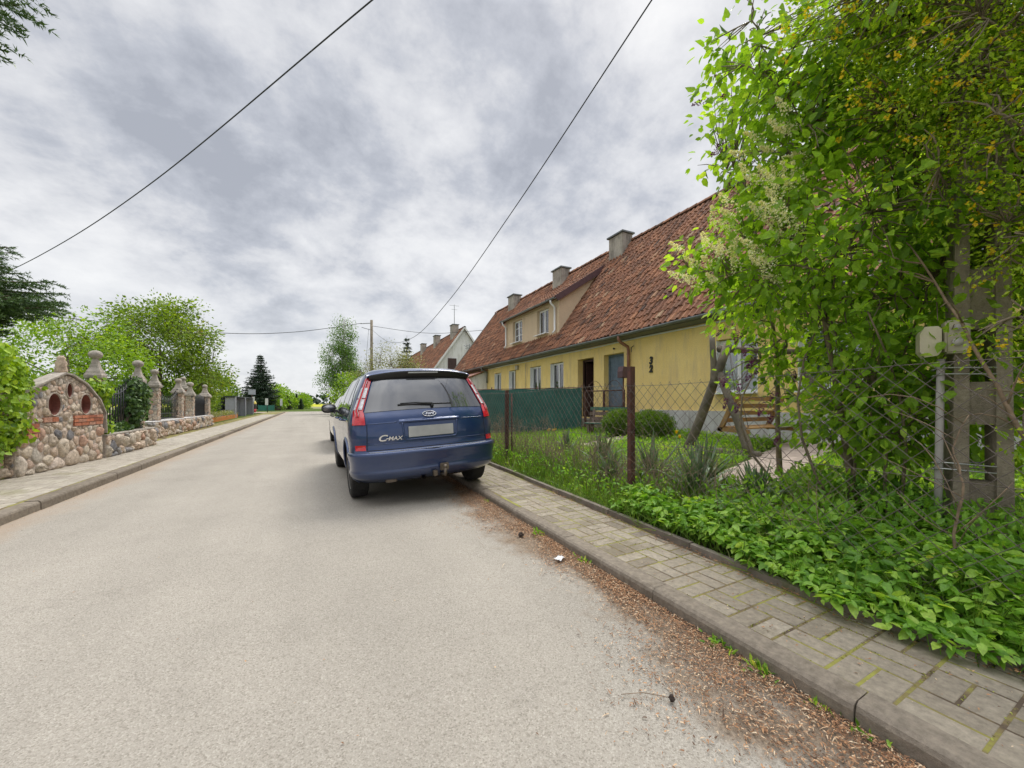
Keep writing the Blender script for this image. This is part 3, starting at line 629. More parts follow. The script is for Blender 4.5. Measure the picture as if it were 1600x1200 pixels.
def window(parent, u0, u1, z0, z1, v, split=True, tilt=False, bars=False, curtain=True):
    """white framed casement set back in its opening; v = plane of the frame"""
    f = .065; mb = MB()
    mb.box(v, v + .06, u0, u1, z1 - f, z1); mb.box(v, v + .06, u0, u1, z0, z0 + f)
    mb.box(v, v + .06, u0, u0 + f, z0 + f, z1 - f); mb.box(v, v + .06, u1 - f, u1, z0 + f, z1 - f)
    um = (u0 + u1) / 2
    if split: mb.box(v - .004, v + .056, um - .04, um + .04, z0 + f, z1 - f)
    if bars:
        for k in (1, 2): mb.box(v + .002, v + .05, u0 + f, u1 - f, z0 + (z1 - z0) * k / 3 - .012, z0 + (z1 - z0) * k / 3 + .012)
    w = mb.build('window', 'white_plastic', parent)
    g = MB()
    g.box(v + .022, v + .034, u0 + f - .005, u1 - f + .005, z0 + f - .005, z1 - f + .005)
    g.build('pane', 'window_glass', w)
    hw_ = (u1 - u0); cu = MB()
    for ua, ub in ((u0 + .07, u0 + .07 + hw_ * .26), (u1 - .07 - hw_ * .26, u1 - .07)):
        n_ = 16; vs = [(v + .11 + .012 * math.sin(k * 1.9), ua + (ub - ua) * k / n_, z) for k in range(n_ + 1) for z in (z0 + .05, z1 - .06)]
        vs += [(p[0] + .003, p[1], p[2]) for p in vs]; q = 2 * (n_ + 1)
        cu.add(vs, [(2 * k, 2 * k + 2, 2 * k + 3, 2 * k + 1) for k in range(n_)] + [(q + 2 * k, q + 2 * k + 1, q + 2 * k + 3, q + 2 * k + 2) for k in range(n_)], .5, True)
    build_each(cu, 'curtain', 'curtain', w)
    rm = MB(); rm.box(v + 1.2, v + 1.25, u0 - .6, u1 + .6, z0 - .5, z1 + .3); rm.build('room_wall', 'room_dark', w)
    s = MB(); s.box(v - .30, v - .002, u0 - .03, u1 + .03, z0 - .035, z0 - .003); s.build('sill', 'white_plastic', w)
    return w
HA = math.atan(0.0364)
def gable_house(name, label, Hx, Hy, U0, U1, eave_v, eave_z, ridge_v, ridge_z, wallm, gablem, seed, tw=.19, tcn=.262, group=None, openings=(), plinth=True, z_ground=.1, skip=None):
    """house with its eave along the street. local x = away from the street, y = along the street"""
    rnd = random.Random(seed)
    h = thing(name, label, 'house', (Hx, Hy, 0), -HA, group)
    D = 2 * ridge_v; wt = eave_z - .06
    mb = MB(); wall_openings(mb, U0, U1, z_ground - .3, wt, list(openings))
    mb.add([(D, U0, z_ground - .3), (D, U1, z_ground - .3), (D, U1, wt), (D, U0, wt)], [(0, 1, 2, 3)])
    mb.build('wall', wallm, h)
    mb = MB()
    sl = (ridge_z - eave_z) / (ridge_v - eave_v)
    zt = lambda v: eave_z + (v - eave_v) * sl - .10
    for u, s in ((U0, 1), (U1, -1)):
        poly = [(0.0, z_ground - .3), (D, z_ground - .3), (D, zt(0)), (ridge_v, zt(ridge_v)), (0.0, zt(0))]
        mb.prism(poly, u + (.003 if s > 0 else -.25), u + (.25 if s > 0 else -.003), 'xz')
    build_each(mb, 'gable', gablem, h)
    # roof
    S = Vector((ridge_v - eave_v, 0, ridge_z - eave_z)); L = S.length; S.normalize()
    ov = .22; n = int((U1 - U0 + 2 * ov) / tw)
    mb = MB(); tiles(mb, (eave_v, U0 - ov, eave_z), (0, 1, 0), S, n, int(L / tcn), tw, tcn, rnd, skip)
    S2 = Vector((-S.x, 0, S.z)); 
    # back slope and underlay as slabs
    nn = Vector((-S.z, 0, S.x))
    def slab(a, b, nrm, t0=-.03, t1=-.10):
        vs = [a + Vector((0, U0 - ov, 0)) + nrm * t for t in (t0, t1)] + [b + Vector((0, U0 - ov, 0)) + nrm * t for t in (t1, t0)]
        vs2 = [q + Vector((0, U1 - U0 + 2 * ov, 0)) for q in vs]
        mb.add(vs + vs2, [(0, 1, 2, 3), (7, 6, 5, 4), (0, 4, 5, 1), (1, 5, 6, 2), (2, 6, 7, 3), (3, 7, 4, 0)], .25)
    slab(Vector((eave_v, 0, eave_z)), Vector((ridge_v, 0, ridge_z)), nn)
    slab(Vector((D - eave_v, 0, eave_z)), Vector((ridge_v, 0, ridge_z)), Vector((S.z, 0, S.x)), .02, -.10)
    u = U0 - ov
    while u < U1 + ov - .2:      # ridge tiles
        r0 = .13 + rnd.gauss(0, .004); z = ridge_z - .05 + rnd.gauss(0, .007); a = min(1, max(0, rnd.gauss(.45, .2)))
        vs = [(ridge_v + (r0 + dr) * math.cos(t), uu, z + (r0 + dr) * math.sin(t)) for uu, dr in ((u, .012), (u + .40, -.006)) for t in (math.pi * k / 6 for k in range(7))]
        mb.add(vs, [(k, k + 1, k + 8, k + 7) for k in range(6)], a, True); u += .37
    roof = mb.build('roof', 'roof_tile', h)
    # verge boards
    mb = MB()
    for uu in (U0 - ov, U1 + ov):
        for a, b in (((eave_v, eave_z), (ridge_v, ridge_z)), ((D - eave_v, eave_z), (ridge_v, ridge_z))):
            mb.beam((a[0], uu, a[1] - .05), (b[0], uu, b[1] - .05), .03, .17)
    build_each(mb, 'verge_board', 'eave_board' if gablem != 'white_stucco' else 'white_stucco', h)
    return h, roof, S, rnd
# --- the long yellow house
Hx, Hy = 8.571, 0.0
EV, EZ, RV, RZ = -.40, 3.37, 3.15, 8.15
U0, U1 = -6.0, 26.4
wins = [(18.75, 19.65), (17.0, 17.75), (14.45, 15.45), (12.65, 13.65)]
WT, WB = 2.90, 1.52
ops = [(a, b, WB, WT) for a, b in wins] + [(10.72, 11.68, .70, 2.86), (9.18, 10.16, .70, 2.86), (4.95, 5.95, 1.45, 2.75), (3.1, 4.15, 1.45, 2.75), (-.9, .2, 1.45, 2.75)]
def skip_main(u, s):      # no tiles inside the dormer
    U = U0 - .22 + u; v = EV + s * .585; z = EZ + s * .811
    return 13.3 < U < 18.4 and .25 < v < 1.7
house, roof, S, rnd = gable_house('terraced_house', 'long yellow rendered house with red pantile roof, beige dormer and blue and brown doors', Hx, Hy, U0, U1, EV, EZ, RV, RZ, 'yellow_stucco', 'beige_stucco', 11, openings=ops, skip=skip_main, z_ground=.4)
# warped plinth, proud of the wall
mb = MB(); mb.box(-.045, -.003, -5.9, 8.45, .05, 1.03); mb.box(-.045, -.003, 11.9, 20.5, .05, .95); build_each(mb, 'plinth', 'plinth_paint', house)
for (a, b) in wins: window(house, a + .02, b - .02, WB + .02, WT - .02, .12)
for (a, b) in ((4.95, 5.95), (3.1, 4.15), (-.9, .2)): window(house, a + .02, b - .02, 1.47, 2.73, .12)
# white reveals of the windows
mb = MB()
for a, b, c, d in ops[:4] + ops[6:]:
    mb.box(-.004, .12, b - .018, b - .003, c + .004, d - .02); mb.box(-.004, .12, a + .003, a + .018, c + .004, d - .02)
build_each(mb, 'window_surround', 'white_plastic', house)
def door(u0, u1, m, open_=False):
    mb = MB(); n = 9; w = (u1 - u0 - .12) / n
    if open_:
        mb.box(.22, .27, u0 + .02, u0 + .09, .72, 2.84); mb.box(.22, .27, u1 - .09, u1 - .02, .72, 2.84); mb.box(.22, .27, u0 + .09, u1 - .09, 2.76, 2.84)
        d = mb.build('door', m, house)
        m2 = MB(); m2.beam((.30, u1 - .12, 1.74), (1.05, u1 - .20, 1.74), .045, 2.0); m2.build('door_leaf', m, d)
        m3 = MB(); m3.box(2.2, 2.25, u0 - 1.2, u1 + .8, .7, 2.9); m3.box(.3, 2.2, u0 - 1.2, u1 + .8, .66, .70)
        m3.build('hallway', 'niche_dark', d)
    else:
        mb.box(.20, .25, u0 + .005, u0 + .055, .71, 2.855); mb.box(.20, .25, u1 - .055, u1 - .005, .71, 2.855); mb.box(.20, .25, u0 + .055, u1 - .055, 2.80, 2.855)
        for i in range(n): mb.box(.225, .262, u0 + .06 + i * w + .004, u0 + .06 + (i + 1) * w - .004, .72, 2.795, bev=.006)
        d = mb.build('door', m, house)
        m2 = MB(); m2.tube([(.225, u0 + .16, 1.70), (.17, u0 + .16, 1.70), (.17, u0 + .27, 1.70)], .011, 6); m2.box(.214, .224, u0 + .13, u0 + .19, 1.58, 1.80); m2.build('handle', 'steel_strap', d)
door(10.72, 11.68, 'dark_wood', True); door(9.18, 10.16, 'blue_door')
mb = MB(); mb.box(-1.0, -.05, 8.9, 11.9, .3, .50, bev=.015); mb.box(-.7, -.05, 9.0, 11.8, .50, .68, bev=.015); mb.build('door_step', 'edging_concrete', house)
# eave: sloping boarded box, white conduit, zinc gutter and downpipes
mb = MB()
for k in range(9):
    a = -6.1 + k * 3.6; b = min(a + 3.59, 26.5)
    mb.prism([(-.36, 3.265), (-.003, 3.235), (-.003, 3.30), (-.36, 3.325)], a, b, 'xz')
mb.build('eave_box', 'eave_board', house)
mb = MB(); mb.tube([(-.03, u, 3.195 - .012 * math.sin(u * 1.3)) for u in np.linspace(-6, 20.4, 60)], .022, 6); mb.build('conduit', 'white_plastic', house)
def gutter(mb, v, u0, u1, z, r=.062, sag=0.0):
    n = 30; us = np.linspace(u0, u1, n); vs = []; T = [math.pi + math.pi * k / 8 for k in range(9)]
    for u in us:
        zz_ = z - sag * math.sin((u - u0) * .9)
        vs += [(v + r * math.cos(t), u, zz_ + r * math.sin(t)) for t in T] + [(v + (r - .006) * math.cos(t), u, zz_ + (r - .006) * math.sin(t)) for t in reversed(T)]
    m = 18; fs = [(i * m + j, i * m + (j + 1) % m, (i + 1) * m + (j + 1) % m, (i + 1) * m + j) for i in range(n - 1) for j in range(m)]
    mb.add(vs, fs, .5, True)
    u = u0 + .4
    while u < u1: mb.beam((v + r, u, z + .01), (v - r - .004, u, z + .01), .025, .006); u += .9
mb = MB(); gutter(mb, -.44, -6.1, 26.5, 3.34, .068, .008); mb.build('gutter', 'gutter_zinc', house)
mb = MB(); mb.tube([(-.44, 8.93, 3.30), (-.44, 8.93, 3.18), (-.36, 8.92, 3.10), (-.10, 8.90, 2.98), (-.075, 8.90, 2.85), (-.075, 8.9, .5)], .048, 10)
for z in (2.75, 1.9, 1.1): mb.tube([(-.075 + .056 * math.cos(t), 8.9 + .056 * math.sin(t), z) for t in np.linspace(0, 2 * math.pi, 12)], .007, 4)
mb.build('downpipe', 'downpipe_brown', house)
mb = MB(); mb.tube([(-.44, 20.62, 3.30), (-.40, 20.62, 3.15), (-.08, 20.6, 3.05), (-.08, 20.6, 2.4)], .045, 8); mb.build('downpipe', 'gutter_zinc', house)
mb = MB(); mb.tube([(-.03, 16.95, 3.12), (-.03, 16.95, 1.7)], .02, 6); mb.tube([(-.02, 15.85, 3.1), (-.02, 15.85, 1.75)], .012, 5); mb.box(-.10, -.004, 16.6, 16.88, 2.88, 3.08, bev=.01)
mb.box(-.14, -.004, 15.95, 16.4, 1.45, 1.80, bev=.01); mb.build('cable_box', 'cream_plastic', house)
mb = MB(); mb.tube([(-.005, 9.0 - .25, 3.0), (-.12, 8.72, 2.93), (-.13, 8.71, 2.80)], .012, 5); mb.lathe([(.0, 0), (.03, .01), (.035, .05), (.0, .07)], 8, (-.05, 9.6, 2.98)); build_each(mb, 'hook', 'black_iron', house)
# chimneys on the street side of the ridge
for u in (12.55, 17.2, 22.9): chimney(house, 2.85, u, 6.9, 8.38, .55, .88, rnd)
# dormer: flat beige front, cheek, tiled lean-to roof
DU0, DU1, DV, DZ0, DZ1 = 13.2, 18.5, .15, 3.7, 5.62
do = MB(); wops = [(14.05, 15.05, 4.28, 5.42), (16.55, 17.6, 4.28, 5.42)]
wall_openings(do, DU0, DU1, DZ0, DZ1, wops, .2, DV)
zr = lambda v: EZ + (v - EV) * (RZ - EZ) / (RV - EV)
vt = 2.45
for u in (DU0, DU1): do.add([(DV, u, DZ0), (DV, u, DZ1), (vt, u, zr(vt)), (DV + .0, u, zr(DV) - .2)], [(0, 1, 2, 3)])
dorm = do.build('dormer', 'beige_stucco', house)
for (a, b, c, d), br in zip(wops, (False, True)): window(dorm, a + .015, b - .015, c + .015, d - .015, DV + .12, True, bars=br)
vtop = 2.5; a0 = Vector((DV - .22, DU0 - .12, DZ1 - .02)); top = Vector((vtop, DU0 - .12, zr(vtop) + .01)); Sd = (top - a0); Ld = Sd.length; Sd.normalize()
mb = MB(); tiles(mb, a0, (0, 1, 0), Sd, int((DU1 - DU0 + .24) / .19), int(Ld / .262 + .5), .19, .262, rnd)
nd = Vector((-Sd.z, 0, Sd.x)); q0, q1 = a0 - nd * .02, a0 + Sd * Ld - nd * .02
e = Vector((0, DU1 - DU0 + .24, 0)); vs = [q0, q1, q1 - nd * .08, q0 - nd * .08]
mb.add(vs + [q + e for q in vs], [(3, 2, 1, 0), (4, 5, 6, 7), (0, 1, 5, 4), (1, 2, 6, 5), (2, 3, 7, 6), (3, 0, 4, 7)], .3); mb.build('dormer_roof', 'roof_tile', dorm)
mb = MB()
for u in (DU0 - .14, DU1 + .14): mb.beam(Vector((a0.x, u, a0.z - .07)), Vector((top.x, u, top.z - .07)), .03, .24)
build_each(mb, 'barge_board', 'barge_board', dorm)
mb = MB(); gutter(mb, DV - .27, DU0 - .1, DU1 + .1, DZ1 - .04, .06); mb.build('dormer_gutter', 'gutter_zinc', dorm)
for u in (DU0 + .25, DU1 - .18):
    mb = MB(); mb.tube([(DV - .27, u, DZ1 - .10), (DV - .26, u, DZ1 - .2), (DV - .07, u, DZ1 - .36), (DV - .06, u, 4.30), (DV - .16, u, 4.17)], .045, 8); mb.build('dormer_downpipe', 'white_plastic', dorm)
# house number, rusty relief digits one above the other
def text_mesh(name, s, size, m, parent, loc, rot, depth=.01, shear=0, xs=1.0, off=0.0):
    cu = bpy.data.curves.new(name, 'FONT'); cu.body = s; cu.size = size; cu.extrude = depth; cu.align_x = 'CENTER'; cu.align_y = 'CENTER'; cu.shear = shear; cu.offset = off
    o = bpy.data.objects.new(name + '_tmp', cu); me = bpy.data.meshes.new_from_object(o.evaluated_get(bpy.context.evaluated_depsgraph_get())) if False else None
    C.objects.link(o); bpy.context.view_layer.update()
    me = bpy.data.meshes.new_from_object(o.evaluated_get(bpy.context.evaluated_depsgraph_get()))
    bpy.data.objects.remove(o); me.name = name; me.materials.clear(); me.materials.append(MATS[m])
    t = bpy.data.objects.new(name, me); C.objects.link(t); t.parent = parent; t.location = loc; t.rotation_euler = rot; t.scale = (xs, 1, 1)
    return t
for ch, z in (('3', 2.46), ('2', 2.22)): text_mesh('house_number', ch, .29, 'letter_dark', house, (-.02, 8.03, z), (R(90), 0, R(-90)), .015, 0.15, .85, .012)
# white annex with red lean-to roof at the far end
ax = thing('annex', 'low white lean-to annex with red metal roof at the far end of the yellow house', 'annex', (8.571, 0, 0), -HA)
mb = MB(); wall_openings(mb, -1.9, -.02, 0, 2.35, [(-1.25, -.75, 1.62, 2.3)], .15, 0)   # built facing -x, turned to face the viewer
pts = []
me = MB()
for v in mb.v: me.v.append((v[1], 20.75 + v[0], v[2]))
me.f = mb.f; me.sm = mb.sm; me.a = mb.a
me.prism([(-1.9, 2.35), (-.02, 2.35), (-.02, 3.10)], 20.75, 20.9, 'xz'); me.box(-1.9, -1.7, 20.9, 24.5, 0, 2.33); me.build('wall', 'white_stucco', ax)
mb = MB(); mb.prism([(-2.15, 2.30), (.0, 3.16), (.0, 3.22), (-2.15, 2.37)], 20.6, 24.6, 'xz'); mb.build('roof', 'downpipe_brown', ax)
mb = MB(); mb.box(-1.25, -.75, 20.86, 20.88, 1.62, 2.3); w_ = mb.build('window', 'window_glass', ax)
mb = MB(); mb.box(-1.25, -.75, 20.82, 20.86, 2.25, 2.3); mb.box(-1.25, -.75, 20.82, 20.86, 1.62, 1.67); mb.box(-1.25, -1.2, 20.82, 20.86, 1.67, 2.25); mb.box(-.8, -.75, 20.82, 20.86, 1.67, 2.25); mb.build('window_frame', 'eave_board', w_)
# --- white gabled house further down
h2, r2, _, rr = gable_house('gabled_house', 'white gabled house with red tiled roof and three chimneys beyond the yellow house', 8.9, 0.0, 36.0, 62.0, -.4, 3.5, 3.4, 8.75, 'white_stucco', 'white_stucco', 12, .30, .40)
for u in (37.6, 44.5, 51.5): chimney(h2, 2.9, u, 7.4, 9.15, .6, 1.0, rr)
mb = MB(); mb.box(1.75, 2.6, 35.93, 36.0, 4.4, 5.6); mb.build('window', 'dark_wood', h2)
mb = MB(); mb.tube([(3.9, 35.8, 4.0), (3.9, 35.8, 7.1)], .035, 5)
for z, w in ((6.9, .7), (6.6, .9), (6.35, .6)): mb.tube([(3.9 - w / 2, 35.75, z), (3.9 + w / 2, 35.75, z)], .02, 4)
mb.tube([(3.3, 35.7, 6.9), (4.4, 35.7, 6.4)], .02, 4); mb.build('antenna', 'gutter_zinc', h2)
mb = MB(); mb.tube([(2.9, 37.6, 9.1), (2.9, 37.6, 11.3)], .03, 5); mb.tube([(2.4, 37.6, 11.2), (3.4, 37.6, 11.2)], .015, 4); mb.tube([(2.6, 37.6, 10.8), (3.2, 37.6, 10.8)], .015, 4); mb.build('antenna', 'gutter_zinc', h2)
h3, r3, _, rr = gable_house('gabled_house', 'farthest red roofed house half hidden by shrubs left of the white gable', 9.6, 0.0, 68.0, 84.0, -.4, 3.5, 3.3, 8.5, 'white_stucco', 'white_stucco', 13, .5, .6)
chimney(h3, 2.9, 70, 7.4, 9.1, .7, 1.2, rr)

# ------------------------------------------------------------------ stone wall on the left
def clip(poly, n, d):
    """keep the side p.n <= d"""
    out = []; m = len(poly)
    for i in range(m):
        p, q = poly[i], poly[(i + 1) % m]; a = p[0] * n[0] + p[1] * n[1] - d; b = q[0] * n[0] + q[1] * n[1] - d
        if a <= 0: out.append(p)
        if a * b < 0: t = a / (a - b); out.append((p[0] + (q[0] - p[0]) * t, p[1] + (q[1] - p[1]) * t))
    return out
def inside(poly, p):
    s = 0
    for i in range(len(poly)):
        a, b = poly[i], poly[(i + 1) % len(poly)]
        if (b[0] - a[0]) * (p[1] - a[1]) - (b[1] - a[1]) * (p[0] - a[0]) < 0: return False
    return True
def stones(mb, poly, rad, rnd, P, ovals=(), gap=.010, bulge=.035, rects=(), a_fn=None):
    """fit field stones into the convex polygon poly (ccw, metres); P(u, w, out) -> world point"""
    us = [p[0] for p in poly]; ws = [p[1] for p in poly]; pts = []
    for tries in range(3500):
        p = (rnd.uniform(min(us), max(us)), rnd.uniform(min(ws), max(ws))); r = rad(p) * rnd.uniform(.5, 1.55)
        if not inside(poly, p): continue
        if any(math.hypot((p[0] - o[0]) / (o[2] + .02), (p[1] - o[1]) / (o[3] + .02)) < 1.1 for o in ovals): continue
        if any(x0 < p[0] < x1 and y0 < p[1] < y1 for x0, x1, y0, y1 in rects): continue
        if all(math.hypot(p[0] - q[0], p[1] - q[1]) > (r + q[2]) * .93 for q in pts): pts.append((*p, r))
    for i, (x, y, r) in enumerate(pts):
        c = list(poly)
        for j, (x2, y2, r2) in enumerate(pts):
            if i == j: continue
            dx, dy = x2 - x, y2 - y; D = math.hypot(dx, dy)
            if D > (r + r2) * 3.2: continue
            t = (D * D + r * r - r2 * r2) / (2 * D); n = (dx / D, dy / D); c = clip(c, n, n[0] * x + n[1] * y + t - gap)
            if len(c) < 3: break
        if len(c) < 3: continue
        for o in ovals:
            dx, dy = (o[0] - x), (o[1] - y); D = math.hypot(dx, dy); n = (dx / D, dy / D); rr_ = (o[2] + .028) if abs(n[0]) > abs(n[1]) else (o[3] + .028)
            if D < r * 3 + o[2] * 2: c = clip(c, n, n[0] * o[0] + n[1] * o[1] - rr_)
        for x0, x1, y0, y1 in rects:
            if x0 - .5 < x < x1 + .5 and y0 - .5 < y < y1 + .5:
                opts = [((1, 0), x0, x0 - x), ((-1, 0), -x1, x - x1), ((0, 1), y0, y0 - y), ((0, -1), -y1, y - y1)]
                k = max(opts, key=lambda q: q[2]); c = clip(c, k[0], k[1] - .008)
        if len(c) < 3: continue
        cx = sum(p[0] for p in c) / len(c); cy = sum(p[1] for p in c) / len(c)
        cc = []
        for k in range(len(c)):          # round the corners
            p, q = c[k], c[(k + 1) % len(c)]; 
            cc += [(p[0] * .72 + q[0] * .28, p[1] * .72 + q[1] * .28), (p[0] * .28 + q[0] * .72, p[1] * .28 + q[1] * .72)]
        cc = [p for k, p in enumerate(cc) if math.hypot(p[0] - cc[k - 1][0], p[1] - cc[k - 1][1]) > .004]
        if len(cc) < 3: continue
        b = bulge * (.55 + rnd.random() * .8) * min(1.4, r / .09); sx, sy = rnd.gauss(0, .2), rnd.gauss(0, .2); m = len(cc); vs = []
        for s, h in ((1.0, -.02), (.985, .25), (.86, .72), (.55, 1.0)):
            for p in cc:
                hh = b * h * (1 + .25 * rnd.gauss(0, 1) * (h > .3)) if h > 0 else -.02
                ux, uy = cx + (p[0] - cx) * s, cy + (p[1] - cy) * s
                vs.append(P(ux, uy, hh + (b * ((ux - cx) * sx + (uy - cy) * sy) / max(r, .03) if h > 0 else 0)))
        vs.append(P(cx, cy, b * 1.05))
        fs = [(k * m + j, k * m + (j + 1) % m, (k + 1) * m + (j + 1) % m, (k + 1) * m + j) for k in range(3) for j in range(m)]
        fs += [(3 * m + j, 3 * m + (j + 1) % m, 4 * m) for j in range(m)]
        mb.add(vs, fs, rnd.random() if a_fn is None else a_fn(r), True)
rnd = random.Random(21)
# niche wall: gabled panel with two round niches. u = world Y, face at x = face(u) looking +x
def face(u): return -3.93 + (u - 8.0) * .085 if u < 11.2 else -3.66 - (u - 11.2) * .02
nw = thing('niche_wall', 'gabled fieldstone wall panel with two round niches and red brick bands', 'wall', (face(9.8), 9.8, 0.1))
iv = lambda o, x, y, z: (x - o.location[0], y - o.location[1], z - o.location[2])
poly = [(8.55, .1), (10.74, .1), (10.78, 1.02), (10.62, 1.26), (10.2, 1.56), (9.80, 1.70), (9.62, 1.72), (9.2, 1.57), (8.55, 1.30)]
ovs = [(9.38, 1.20, .165, .185), (10.22, 1.20, .165, .185), (9.76, 1.45, .085, .13)]
bands = [(9.86, 10.74, .80, 1.00), (9.10, 9.45, .90, .99), (8.55, 9.02, .66, .90)]
P3 = lambda u, w, o: iv(nw, face(u) + o, u, w)
# core with true openings
bm = bmesh.new(); vf = [bm.verts.new(P3(u, w, 0.0)) for u, w in poly]; vb = [bm.verts.new(P3(u, w, -.11)) for u, w in poly]
bm.faces.new(vf); bm.faces.new(vb[::-1])
for i in range(len(poly)): bm.faces.new((vf[i], vb[i], vb[(i + 1) % len(poly)], vf[(i + 1) % len(poly)]))
bmesh.ops.recalc_face_normals(bm, faces=bm.faces[:])
me = bpy.data.meshes.new('core'); bm.to_mesh(me); bm.free(); me.materials.append(MATS['mortar'])
core = bpy.data.objects.new('mortar_core', me); C.objects.link(core); core.parent = nw
cut = MB()
for u, w, a, b in ovs:
    x = face(u)
    p = [(u + (a - .004) * math.cos(t), w + (b - .004) * math.sin(t)) for t in (2 * math.pi * k / 24 for k in range(24))]
    vs = [iv(nw, x + .2, q[0], q[1]) for q in p] + [iv(nw, x - .09, q[0], q[1]) for q in p]
    cut.add(vs, [tuple(range(24)), tuple(range(24, 48))[::-1]] + [(i, 24 + i, 24 + (i + 1) % 24, (i + 1) % 24) for i in range(24)])
def boolean(obj, cutter_mb, m):
    cu = cutter_mb.build('cutter', m)
    bmc = bmesh.new(); bmc.from_mesh(cu.data); bmesh.ops.recalc_face_normals(bmc, faces=bmc.faces[:]); bmc.to_mesh(cu.data); bmc.free()
    cu.parent = obj.parent
    md = obj.modifiers.new('b', 'BOOLEAN'); md.object = cu; md.operation = 'DIFFERENCE'; md.solver = 'EXACT'; md.material_mode = 'TRANSFER'
    bpy.context.view_layer.update(); dg = bpy.context.evaluated_depsgraph_get()
    new = bpy.data.meshes.new_from_object(obj.evaluated_get(dg)); obj.modifiers.clear(); old = obj.data; obj.data = new; new.name = obj.name
    bpy.data.objects.remove(cu); return obj
boolean(core, cut, 'niche_clay')
mb = MB(); stones(mb, poly, lambda p: .055 + .085 * max(0, 1 - (p[1] - .1) / .8), rnd, P3, ovs, rects=bands, bulge=.032)
mb.build('stone_facing', 'fieldstone', nw)
for u, w, a, b in ovs:      # clay pipe collars
    mb = MB(); n = 28; pr = [(.99, -.088), (1.0, .012), (1.03, .02), (1.10, .016), (1.12, .0), (1.12, -.02)]; vs = []
    for s, o in pr: vs += [P3(u + a * s * math.cos(t), w + b * s * math.sin(t), o) for t in (2 * math.pi * k / n for k in range(n))]
    mb.add(vs, [(k * n + j, k * n + (j + 1) % n, (k + 1) * n + (j + 1) % n, (k + 1) * n + j) for k in range(len(pr) - 1) for j in range(n)], .5, True)
    mb.build('niche_collar', 'mortar', nw)
mb = MB()
for x0, x1, y0, y1 in bands:
    rows = max(1, round((y1 - y0) / .075)); hh = (y1 - y0) / rows
    for k in range(rows):
        x = x0 + (.0 if k % 2 else -.0); first = True
        while x < x1 - .03:
            L = (.11 if (k % 2 and first) else rnd.uniform(.19, .24)); xe = min(x + L, x1); first = False
            vs = [P3(xx, ww, oo + rnd.gauss(0, .002)) for oo in (-.02, .026) for xx, ww in ((x + .006, y0 + k * hh + .006), (xe - .006, y0 + k * hh + .006), (xe - .006, y0 + (k + 1) * hh - .006), (x + .006, y0 + (k + 1) * hh - .006))]
            mb.add(vs, [(4, 5, 6, 7)] + [(i, (i + 1) % 4, 4 + (i + 1) % 4, 4 + i) for i in range(4)], rnd.random()); x = xe
mb.build('brick_band', 'red_brick', nw)
mb = MB()      # weathered coping following the gable
cop = [(8.5, 1.29), (9.2, 1.585), (9.62, 1.735), (9.80, 1.715), (10.2, 1.575), (10.62, 1.275), (10.80, 1.02), (10.83, .6)]
for i in range(len(cop) - 1):
    p, q = cop[i], cop[i + 1]
    mb.beam(P3(p[0], p[1] + .014, -.04), P3(q[0], q[1] + .014, -.04), .17, .03, up=(0, -(q[1] - p[1]), q[0] - p[0]))
mb.build('coping', 'cast_stone', nw)
mb = MB(); mb.lathe([(.075, 0), (.085, .06), (.07, .14), (.08, .2), (.05, .25), (.06, .28), (.03, .32), (0, .325)], 9, P3(9.66, 1.73, -.05)); mb.build('finial', 'fieldstone', nw)
# side end faces of the niche wall need stones too
mb = MB(); stones(mb, [(-.11, .12), (-.01, .12), (-.01, 1.2), (-.11, 1.2)], lambda p: .07, rnd, lambda u, w, o: iv(nw, face(8.55) + u, 8.55 - o, w), bulge=.04); mb.build('stone_side', 'fieldstone', nw)
# ivy covered wall to the left of it
lw = thing('fieldstone_wall', 'boulder wall under the ivy left of the niche panel', 'wall', (-4.0, 6.5, .1))
mb = MB(); mb.box(-.35, -.02, -2.5, 2.04, 0, 1.3); mb.build('mortar_core', 'mortar', lw)
mb = MB(); stones(mb, [(-2.4, .0), (2.02, .0), (2.02, 1.28), (-2.4, 1.28)], lambda p: .17 - .05 * p[1], rnd, lambda u, w, o: (-.02 + o, u, w), bulge=.07); mb.build('stone_facing', 'fieldstone', lw)
# low wall in front of the first railing
l1 = thing('low_wall', 'low fieldstone wall under the ivy covered railing', 'wall', (-3.66, 12.3, .1))
mb = MB(); mb.box(-.42, -.02, -1.45, 1.5, -.02, .44); mb.build('mortar_core', 'mortar', l1)
mb = MB(); stones(mb, [(-1.44, .0), (1.5, .0), (1.5, .45), (-1.44, .45)], lambda p: .105, rnd, lambda u, w, o: (-.02 + o, u, w), bulge=.05)
stones(mb, [(-.42, .0), (-.02, .0), (-.02, .45), (-.42, .45)], lambda p: .09, rnd, lambda u, w, o: (u, 1.5 + o, w), bulge=.04); mb.build('stone_facing', 'fieldstone', l1)
mb = MB(); mb.box(-.44, .01, -1.45, 1.52, .441, .475, bev=.01); mb.build('coping', 'cast_stone', l1)
